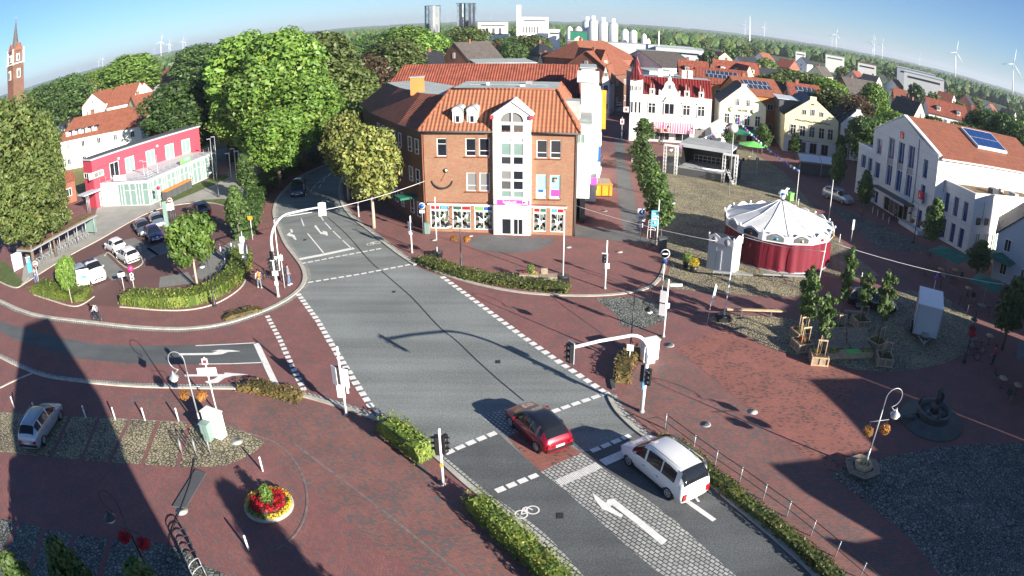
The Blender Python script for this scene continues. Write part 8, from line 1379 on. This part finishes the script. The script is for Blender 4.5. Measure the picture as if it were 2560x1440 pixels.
# ------------------------------------------------------------------ vehicles
def paintm(n, c, metal=0.0): M[n] = mat(n, c, .28, 0, coat=.8, metal=metal)
paintm('p_white', (.72, .72, .73)); paintm('p_red', (.26, .003, .02), .3); paintm('p_black', (.012, .013, .018)); paintm('p_navy', (.012, .02, .075)); paintm('p_silver', (.40, .46, .52), .4); paintm('p_grey', (.12, .14, .17), .4); paintm('p_bluegrey', (.22, .27, .33), .4); M['cglass'] = mat('car_glass', (.012, .014, .018), .04, 0)
def vehicle(label, name, cat, loc, rz, L, W, H, prof, m, wb, wr=.33, roofm=None, rails=False, pillars=(), quarter=None, rear_plate=True, zb=.92):
    """prof: stations front to back (x from the nose, belt height, top height, half width at belt, half width at top, kind); kind h hood, w windscreen start, r roof, b backlight start, t tail"""
    t = thing(name, label, cat, loc, rz); body = B(); gl = {'windscreen': B(), 'rear_window': B(), 'left_windows': B(), 'right_windows': B()}; S = []
    for (x, zbelt, zt, hb, ht, kd) in prof:
        q = .94 if x in (prof[0][0], prof[-1][0]) else 1
        S.append([(x, hb*.90, .24), (x, hb*q, .42), (x, hb*1.01*q, zbelt*.72), (x, hb*.985, zbelt), (x, ht, zt-.015), (x, ht*.72, zt+.02), (x, 0, zt+.035)])
    cvt = lambda p, s: (-p[0]+L/2, s*p[1], p[2])          # nose towards +x
    for i in range(len(S)-1):
        a, c = S[i], S[i+1]; k0, k1 = prof[i][5], prof[i+1][5]
        for s in (1, -1):
            for j in range(6):
                q = [cvt(a[j], s), cvt(a[j+1], s), cvt(c[j+1], s), cvt(c[j], s)]
                if s > 0: q.reverse()
                tgt = body; mm = m
                if j == 3 and k0 in 'wr' and k1 in 'rbt': tgt = gl['left_windows' if s > 0 else 'right_windows']; mm = 'cglass'
                if j >= 4 and k0 == 'w': tgt = gl['windscreen']; mm = 'cglass'
                if j >= 4 and k0 == 'b': tgt = gl['rear_window']; mm = 'cglass'
                if j == 3 and k0 == 'b': mm = m
                if j >= 4 and k0 == 'r' and roofm: mm = roofm
                tgt.face(q, mm, True)
    for a, e in ((S[0], 1), (S[-1], -1)):
        P_ = [cvt(p, 1) for p in a]+[cvt(p, -1) for p in a[-2::-1]]; body.face(P_ if e < 0 else P_[::-1], m)
    # one welded skin, smoothed, then cut into painted body and panes
    al = B(); 
    for bb, mm in [(body, m)]+[(g, k) for k, g in gl.items()]:
        n = len(al.v); al.v += bb.v; al.f += [tuple(x+n for x in f) for f in bb.f]; al.m += [(0 if bb is body and bb.mats[q] == m else 5 if bb is body else 1+list(gl).index(mm)) for q in bb.m]
    me = bpy.data.meshes.new('x'); me.from_pydata(al.v, [], al.f); [me.materials.append(M['black']) for _ in range(6)]; me.polygons.foreach_set('material_index', al.m); o = bpy.data.objects.new('x', me); COL.objects.link(o)
    bm = bmesh.new(); bm.from_mesh(me); bmesh.ops.remove_doubles(bm, verts=bm.verts, dist=.0008); bmesh.ops.recalc_face_normals(bm, faces=bm.faces); bm.to_mesh(me); bm.free(); o.modifiers.new('s', 'SUBSURF').render_levels = 1; o.modifiers['s'].levels = 1
    m2 = bpy.data.meshes.new_from_object(o.evaluated_get(bpy.context.evaluated_depsgraph_get())); bpy.data.objects.remove(o)
    vs = [tuple(v.co) for v in m2.vertices]
    for k, nm, mt in [(0, 'body', m), (1, 'windscreen', 'cglass'), (2, 'rear_window', 'cglass'), (3, 'left_windows', 'cglass'), (4, 'right_windows', 'cglass')]:
        fs = [(tuple(p.vertices), 5 if p.material_index == 5 else 0) for p in m2.polygons if p.material_index == k or (k == 0 and p.material_index == 5)]
        if not fs: continue
        us = sorted({x for f, _ in fs for x in f}); ix = {x: i for i, x in enumerate(us)}; b = B(); b.v = [vs[x] for x in us]
        for f, q in fs: b.f.append(tuple(ix[x] for x in f)); b.m.append(b.mi(roofm if q == 5 and roofm else mt)); b.sm.append(True)
        if k == 0:
            b.box((0, 0, .27), (L*.92, W*.80, .12), 'black')
            for x0, w_ in pillars:
                for s in (1, -1):
                    i = max(k_ for k_ in range(len(prof)) if prof[k_][0] <= x0); f = (x0-prof[i][0])/(prof[i+1][0]-prof[i][0]); A_ = [S[i][j][n]+(S[i+1][j][n]-S[i][j][n])*f for j in (3, 4) for n in (1, 2)]
                    P_ = [cvt((x0, A_[0], A_[1]), s), cvt((x0+w_, A_[0], A_[1]), s), cvt((x0+w_, A_[2], A_[3]-.03), s), cvt((x0, A_[2], A_[3]-.03), s)]; b.face(P_ if s < 0 else P_[::-1], m)
        b.obj(nm, t, sharp=50)
    n0 = Vector((0, 0, 0))
    for x in (L/2-.82*(L/4.5), L/2-.82*(L/4.5)-wb):
        for s in (1, -1):
            y = s*W/2*.975; q = B(); q.tube([(x, y-s*.05, wr+.015), (x, y+s*.006, wr+.015)], wr*1.17, 'black', 22); q.obj('wheel_arch', t); q = B(); q.tube([(x, y-s*.2, wr), (x, y-s*.005, wr), (x, y+s*.02, wr)], [wr, wr, wr*.93], 'rubber', 22); o = q.obj('wheel', t)
            q = B(); q.tube([(x, y, wr), (x, y+s*.03, wr)], wr*.64, 'dkgrey', 16)
            for a in range(5): q.box((x+math.cos(a*1.2566)*wr*.3, y+s*.034, wr+math.sin(a*1.2566)*wr*.3), (wr*.58, .02, .05), 'rim', R=Matrix.Rotation(-a*1.2566, 3, 'Y'))
            q.tube([(x+math.cos(a*pi/9)*wr*.6, y+s*.03, wr+math.sin(a*pi/9)*wr*.6) for a in range(18)], .02, 'rim', 4, closed=True); q.obj('rim', o)
    fx = L/2; f0, b0 = prof[0], prof[-1]
    for s in (1, -1):
        q = B(); q.box((fx-.10, s*f0[3]*.74, f0[1]*.82), (.28, .34, .14), 'lamp_glass', rz=-s*.35); q.obj('headlight', t); q = B(); q.box((-fx+.05, s*b0[3]*.82, b0[1]*.92), (.16, .20, .14 if H < 1.7 else .34), 'redlight'); q.obj('tail_light', t)
        i = next(k for k in range(len(prof)) if prof[k][5] == 'w'); q = B(); q.box((fx-prof[i][0]-.35, s*(W/2+.08), prof[i][1]+.06), (.1, .18, .13), m); q.obj('mirror', t)
        if rails: q = B(); q.tube([(fx-prof[i][0]-1.0, s*prof[i+1][4]*.9, H+.03), (-fx+.55, s*prof[i+1][4]*.9, H+.03)], .022, 'steel', 5); q.obj('roof_rail', t)
        for xx in (wb*.5-.15, -.1): 
            q = B(); q.box((fx-.95-wb*.35-(.0 if xx > 0 else 1.0), s*W/2*1.005, .78), (.16, .02, .025), 'dkgrey'); q.obj('door_handle', t)
    q = B(); q.box((fx-.01, 0, f0[1]*.62), (.05, W*.5, .16), 'black'); q.obj('grille', t); q = B(); q.box((fx+.005, 0, .42), (.03, .5, .11), 'wpaint'); q.obj('licence_plate', t)
    q = B(); q.box((-fx-.005, 0, .60 if H < 1.75 else .8), (.03, .5, .11), 'wpaint'); q.obj('licence_plate', t); q = B(); q.box((-fx+.02, 0, .42), (.08, W*.84, .14), 'black' if m != 'p_white' or H < 1.6 else m); q.obj('rear_bumper', t)
    return t
def hatch(L, W, H, b=.86): w = W/2; return [(0, .60, .62, w*.80, w*.66, 'h'), (.12, .72, .76, w*.93, w*.78, 'h'), (.55, b*.93, b*.95, w*.99, w*.84, 'h'), (L*.235, b, b*1.05, w, w*.86, 'w'), (L*.41, b*1.02, H-.05, w, w*.70, 'r'), (L*.55, b*1.04, H, w, w*.71, 'r'), (L*.78, b*1.06, H-.05, w*.99, w*.68, 'r'), (L*.86, b*1.08, H-.12, w*.98, w*.65, 'b'), (L*.965, b*1.06, b*1.12, w*.94, w*.74, 't'), (L, .72, .74, w*.86, w*.74, 't')]
def vanp(L, W, H, b=1.0): w = W/2; return [(0, .66, .68, w*.84, w*.70, 'h'), (.12, .82, .86, w*.95, w*.80, 'h'), (.55, b*.96, b*1.0, w*.99, w*.84, 'h'), (L*.20, b, b*1.10, w, w*.86, 'w'), (L*.345, b*1.0, H-.06, w, w*.80, 'r'), (L*.55, b, H, w, w*.81, 'r'), (L*.94, b, H-.02, w*.99, w*.80, 'b'), (L*.985, b*1.0, b*1.10, w*.97, w*.86, 't'), (L, .6, .66, w*.93, w*.86, 't')]
def between(front, back): a, c = G(*front), G(*back); return (a+c)/2, math.atan2(a.y-c.y, a.x-c.x)
def wheels(f, r, off): a, c = G(*f), G(*r); h = (a-c).normalized(); return (a+c)/2+Vector((h.y, -h.x, 0))*off-h*.06, math.atan2(h.y, h.x)
def car(label, front, back, prof, LWH, m, wb, **kw): c, rz = wheels(front, back, LWH[1]/2-.05) if kw.pop('byw', 0) else between(front, back); return vehicle(label, kw.pop('name', 'car'), kw.pop('cat', 'car'), c, rz, *LWH, prof(*LWH, **({'b': kw.pop('belt')} if 'belt' in kw else {})), m, wb, **kw)
car('red hatchback with black roof waiting at the stop line in the middle of the junction', (1275, 1065), (1342, 1130), hatch, (4.1, 1.78, 1.50), 'p_red', 2.55, byw=1, roofm='p_black', pillars=((2.05, .09), (3.1, .2)), belt=.88)['label'] = 'red hatchback with black roof heading into the junction'
V = car('white high-roofed people carrier behind the stop line in the right lane', (1572, 1165), (1665, 1243), vanp, (4.75, 1.85, 1.84), 'p_white', 2.97, byw=1, rails=True, pillars=((1.95, .13), (3.1, .08), (4.1, .3)))
car('silver SUV parked on the cobbled bays at the far left', (140, 1032), (78, 1128), hatch, (4.6, 1.88, 1.66), 'p_silver', 2.85, pillars=((2.15, .09), (3.3, .12)), belt=1.0, rails=True); car('dark blue car with headlights on coming down the shaded street', (742, 500), (752, 468), vanp, (4.4, 1.82, 1.70), 'p_navy', 2.75, pillars=((1.8, .1), (2.9, .1)))
car('black people carrier parked at the top of the car park', (478, 528), (520, 548), vanp, (4.6, 1.85, 1.75), 'p_black', 2.8, pillars=((1.8, .1), (2.9, .1))); car('blue-grey coupe in the upper car park row', (405, 575), (385, 550), hatch, (4.2, 1.78, 1.38), 'p_bluegrey', 2.6, pillars=((2.1, .09),)); car('dark grey estate car left in the upper car park row', (372, 598), (345, 565), hatch, (4.5, 1.8, 1.46), 'p_grey', 2.7, pillars=((2.1, .09), (3.2, .09))); car('navy hatchback right in the middle car park row', (400, 612), (372, 582), hatch, (4.1, 1.76, 1.5), 'p_navy', 2.55, pillars=((2.0, .09), (3.0, .12)))
car('small white hatchback with dark rear window, left of the white pair', (272, 618), (306, 634), hatch, (3.8, 1.7, 1.44), 'p_white', 2.45, pillars=((1.9, .09), (2.9, .3))); car('white hatchback nearest the lawn tree, right of the white pair', (302, 640), (340, 662), hatch, (4.0, 1.74, 1.48), 'p_white', 2.5, pillars=((2.0, .09), (3.0, .2)))
PU = car('white pickup truck with sunroof facing the car park exit', (256, 716), (216, 672), lambda L, W, H, b=1.05: [(0, .80, .84, .82, .72, 'h'), (.1, .95, 1.0, .92, .8, 'h'), (.6, 1.04, 1.10, .96, .84, 'h'), (1.25, 1.06, 1.16, .97, .84, 'w'), (1.95, 1.08, 1.76, .97, .72, 'r'), (3.0, 1.08, 1.80, .97, .72, 'b'), (3.4, 1.08, 1.14, .97, .86, 't'), (5.2, 1.08, 1.10, .95, .86, 't'), (5.3, .8, .84, .92, .84, 't')], (5.3, 1.95, 1.85), 'p_white', 3.2, wr=.4, pillars=((2.4, .1),)); q = B(); q.box((-1.8, 0, 1.16), (1.6, 1.55, .04), 'black'); q.box((.1, 0, 1.84), (.7, .7, .03), 'cglass'); q.obj('load_bed', PU)
car('silver car mostly hidden between small tree and pickup', (222, 722), (188, 680), hatch, (4.2, 1.76, 1.45), 'p_silver', 2.6, pillars=((2.0, .09), (3.1, .1))); car('silver estate car parked in front of the bank', (2120, 512), (2068, 492), vanp, (4.6, 1.8, 1.62), 'p_silver', 2.7, rails=True, pillars=((1.8, .1), (2.9, .1))); car('black car behind the young trees, left of the trailer', (2212, 775), (2143, 762), hatch, (4.5, 1.8, 1.46), 'p_black', 2.7, pillars=((2.1, .09), (3.2, .1)))
# ------------------------------------------------------------------ bicycles
def bicycle(label, loc, rz, m='black', lean=.08):
    t = thing('bicycle', label, 'bicycle', loc, rz, 'bicycles')
    for x in (-.52, .52):
        q = B(); q.tube([(x+.33*math.cos(a*pi/10), 0, .34+.33*math.sin(a*pi/10)) for a in range(20)], .022, 'rubber', 5, closed=True)
        for a in range(6): q.tube([(x-.32*math.cos(a*pi/6), 0, .34-.32*math.sin(a*pi/6)), (x+.32*math.cos(a*pi/6), 0, .34+.32*math.sin(a*pi/6))], .005, 'rim', 3)
        q.obj('wheel', t)
    q = B(); bb, st, hd, ra, fa = (-.08, 0, .3), (-.22, 0, .82), (.38, 0, .85), (-.52, 0, .34), (.52, 0, .34)
    for a, c in ((bb, st), (bb, hd), (st, hd), (bb, ra), (st, ra), (hd, fa)): q.tube([a, c], .02, m, 6)
    q.obj('frame', t); q = B(); q.tube([hd, (.34, 0, 1.0), (.30, -.28, 1.04)], .015, 'steel', 5); q.tube([(.34, 0, 1.0), (.30, .28, 1.04)], .015, 'steel', 5); q.obj('handlebar', t); q = B(); q.tube([(-.38, 0, .92), (-.24, 0, .93), (-.10, 0, .91)], [.08, .07, .03], 'black', 6); q.obj('saddle', t); q = B(); q.tube([(-.08, -.1, .3), (-.08, .1, .3)], .07, 'iron', 8); q.obj('crank', t); return t
bk = bicycle('dark bicycle leaning right of the red-basket lamp', G(2428, 895), 2.2)
for px, py, rz, lb in [(2440, 880, 2.3, 'second dark bicycle behind the one at the red-basket lamp'), (1000, 492, .4, 'black bicycle in the shade left of the brick corner building'), (672, 700, .2, 'bicycle left of the mast at the left corner'), (706, 700, 2.9, 'bicycle right of the mast at the left corner'), (222, 576, .9, 'bicycle parked in the far end of the bicycle shelter'), (102, 652, .9, 'bicycle parked in the near end of the bicycle shelter'), (1632, 620, .2, 'bicycle at the foot of the light blue board'), (1585, 430, 1.8, 'bicycle beside the far tree of the shopping street row')]: dup(bk, G(px, py), rz, lb)
# ------------------------------------------------------------------ people
def skinmesh(name, verts, edges, radii, m, parent, root=0, sub=1):
    me = bpy.data.meshes.new(name); me.from_pydata(verts, edges, []); me.materials.append(M[m]); o = bpy.data.objects.new(name, me); COL.objects.link(o)
    md = o.modifiers.new('skin', 'SKIN'); md.use_smooth_shade = True
    for i, r in enumerate(radii): me.skin_vertices[0].data[i].radius = (r, r) if not isinstance(r, tuple) else r
    me.skin_vertices[0].data[root].use_root = True; sd_ = o.modifiers.new('sub', 'SUBSURF'); sd_.levels = sub; sd_.render_levels = sub
    dg = bpy.context.evaluated_depsgraph_get(); m2 = bpy.data.meshes.new_from_object(o.evaluated_get(dg)); bpy.data.objects.remove(o); o = bpy.data.objects.new(name, m2); COL.objects.link(o); o.parent = parent
    if not m2.materials: m2.materials.append(M[m])
    return o
def person(label, loc, rz, J, top='wcloth', legs='jeans', hair='hair', shoes='black', sleeves=True, pack=None):
    "J: joints pelvis, chest, neck, head, then shoulder/elbow/hand and hip/knee/ankle/toe per side (x forward, y left)"
    t = thing('person', label, 'person', loc, rz); V_ = {k: Vector(v) for k, v in J.items()}; names = ['pel', 'che', 'nec', 'hea']+[s+n for s in 'LR' for n in ('sh', 'el', 'ha', 'hi', 'kn', 'an', 'to')]; vs = [V_[n] for n in names]; ix = {n: i for i, n in enumerate(names)}
    R_ = dict(pel=(.13, .11), che=(.15, .11), nec=.055, hea=(.085, .10), sh=.055, el=.043, ha=.030, hi=.085, kn=.06, an=.042, to=.035); rad = [R_[n] if n in R_ else R_[n[1:]] for n in names]
    E = [('pel', 'che'), ('che', 'nec'), ('nec', 'hea')]+[e for s in 'LR' for e in (('che', s+'sh'), (s+'sh', s+'el'), (s+'el', s+'ha'), ('pel', s+'hi'), (s+'hi', s+'kn'), (s+'kn', s+'an'), (s+'an', s+'to'))]; Ei = [(ix[a], ix[b_]) for a, b_ in E]
    for s in 'LR':                                                  # five fingers on each hand
        h = V_[s+'ha']; d = (h-V_[s+'el']).normalized(); sd_ = d.cross(Vector((1, 0, .2))).normalized()
        for k in range(5):
            off = sd_*(.018*(k-2)) if k else sd_*-.04; ln = (.05, .075, .085, .08, .065)[k]; i0 = len(vs); vs += [h+d*.045+off, h+d*(.045+ln)+off*1.2+Vector((.015, 0, 0))]; rad += [.011, .008]; Ei += [(ix[s+'ha'], i0), (i0, i0+1)]
    skinmesh('body', vs, Ei, rad, 'skin', t)
    tn = ['pel', 'che', 'nec']+[s+n for s in 'LR' for n in ('sh', 'el')]; tv = [V_[n].copy() for n in tn]; tv[2] = V_['che'].lerp(V_['nec'], .75); ti = {n: i for i, n in enumerate(tn)}; te = [('pel', 'che'), ('che', 'nec'), ('che', 'Lsh'), ('che', 'Rsh'), ('Lsh', 'Lel'), ('Rsh', 'Rel')]
    tr = [(.155, .135), (.18, .135), .07, .075, .058, .075, .058]; tei = [(ti[a], ti[c]) for a, c in te]
    if sleeves:
        for s in 'LR': tv.append(V_[s+'el'].lerp(V_[s+'ha'], .88)); tr.append(.045); tei.append((ti[s+'el'], len(tv)-1))
    skinmesh('jacket', tv, tei, tr, top, t)
    ln_ = ['pel']+[s+n for s in 'LR' for n in ('hi', 'kn', 'an')]; lv = [V_[n].copy() for n in ln_]; li = {n: i for i, n in enumerate(ln_)}; skinmesh('trousers', lv, [(li[a], li[c]) for s in 'LR' for a, c in (('pel', s+'hi'), (s+'hi', s+'kn'), (s+'kn', s+'an'))], [(.145, .125), .098, .073, .06, .098, .073, .06], legs, t)
    for s in 'LR': a, c = V_[s+'an'], V_[s+'to']; q = B(); q.tube([a-Vector((.05, 0, .02)), a.lerp(c, .5)-Vector((0, 0, .01)), c+Vector((.02, 0, 0))], [.05, .055, .04], shoes, 8); q.obj('shoe', t)
    h = V_['hea']; q = B(); q.ball(tuple(h+Vector((-.025, 0, .045))), .105, hair, 12, 1.0); q.obj('hair', t); q = B(); q.tube([h+Vector((.09, 0, .01)), h+Vector((.115, 0, -.015))], [.012, .016], 'skin', 5); q.obj('nose', t)
    for s in (1, -1): q = B(); q.ball(tuple(h+Vector((.088, s*.033, .02))), .012, 'hair', 5); q.obj('eye', t); q = B(); q.ball(tuple(h+Vector((0, s*.10, 0))), .022, 'skin', 6); q.obj('ear', t)
    q = B(); q.box(tuple(h+Vector((.092, 0, -.045))), (.012, .045, .01), 'redlight'); q.obj('mouth', t)
    if pack: q = B(); c = V_['che']; q.tube([c+Vector((-.2, 0, -.2)), c+Vector((-.23, 0, .02)), c+Vector((-.17, 0, .16))], [.13, .15, .09], pack, 8); o = q.obj('backpack', t)
    return t
def stand(h=1.75, step=.12, arm=.1, bend=0):
    k = h/1.75; J = dict(pel=(0, 0, .95), che=(bend*.5, 0, 1.3), nec=(bend*.8, 0, 1.48), hea=(bend*.9+.02, 0, 1.64), Lsh=(bend*.6, .19, 1.40), Rsh=(bend*.6, -.19, 1.40), Lel=(arm*.4, .25, 1.12), Rel=(-arm*.4, -.25, 1.12), Lha=(arm*1.6, .24, .88), Rha=(arm*.3, -.25, .86), Lhi=(0, .1, .88), Rhi=(0, -.1, .88), Lkn=(step*.8, .11, .48), Rkn=(-step*.1, -.11, .48), Lan=(step, .11, .09), Ran=(-step, -.11, .10), Lto=(step+.16, .12, .04), Rto=(-step+.15, -.12, .04)); return {a: tuple(x*k for x in v) for a, v in J.items()}
person('person in dark jacket with backpack and pale jeans waiting at the left corner', G(723, 713), .3, stand(1.82, .08), 'gcloth', 'jeans', pack='navy', shoes='wpaint'); person('person in white top with small orange backpack walking past the corner mast', G(650, 720), 2.2, stand(1.62, .18, .14), 'wcloth', 'gcloth', pack='orange', shoes='wpaint'); person('person in grey beside the leaning no-entry sign at the shelter', G(92, 708), 2.6, stand(1.76, .14), 'gcloth', 'jeans')
person('person in pink standing beside a bicycle in the shopping street', G(1592, 428), 1.9, stand(1.7, .12), 'magenta', 'gcloth'); person('person in white next to the pink one in the shopping street', G(1583, 420), -1.2, stand(1.75, .1), 'wcloth', 'navy'); person('person in dark clothes walking at the head of the shopping street', G(1560, 345), -1.6, stand(1.75, .22, .16), 'navy', 'navy'); person('person crossing in front of the bank entrance doors', G(2236, 553), -1.4, stand(1.75, .2), 'gcloth', 'navy'); person('distant person by the white construction fence', G(1538, 283), -1.6, stand(1.75, .18), 'gcloth', 'gcloth'); person('seated-height person in red at the cafe on the right edge', G(2480, 912), 2.4, stand(1.6, .1, .2, .1), 'red', 'navy')['label'] = 'person in a red top at the shaded cafe on the right edge'
p_ = G(246, 806); crz = 2.9
bicycle('bicycle ridden by the cyclist in white on the left pavement', p_, crz, 'iron')
J = dict(pel=(-.24, 0, .98), che=(.02, 0, 1.27), nec=(.16, 0, 1.40), hea=(.26, 0, 1.52), Lsh=(.07, .18, 1.34), Rsh=(.07, -.18, 1.34), Lel=(.18, .24, 1.12), Rel=(.18, -.24, 1.12), Lha=(.32, .26, 1.06), Rha=(.32, -.26, 1.06), Lhi=(-.2, .1, .92), Rhi=(-.2, -.1, .92), Lkn=(.18, .12, .72), Rkn=(.02, -.12, .55), Lan=(.02, .12, .35), Ran=(-.18, -.12, .20), Lto=(.15, .12, .30), Rto=(-.05, -.12, .14))
person('cyclist in white shirt and dark cap riding on the left pavement', p_+Vector((0, 0, .02)), crz, J, 'wcloth', 'navy', pack='gcloth', sleeves=False)
# ------------------------------------------------------------------ the air
b = B(); b.box((0, 4200, 55), (15000, 10400, 114), 'grey'); hz_ = b.obj('haze'); hz_['kind'] = 'stuff'
m = bpy.data.materials.new('haze'); m.use_nodes = True; n_ = m.node_tree; n_.nodes.remove(n_.nodes['Principled BSDF']); v_ = n_.nodes.new('ShaderNodeVolumePrincipled'); v_.inputs['Color'].default_value = (.80, .88, 1, 1); v_.inputs['Density'].default_value = 0.00014; v_.inputs['Anisotropy'].default_value = 0.2
n_.links.new(v_.outputs[0], n_.nodes['Material Output'].inputs['Volume']); hz_.data.materials.clear(); hz_.data.materials.append(m)
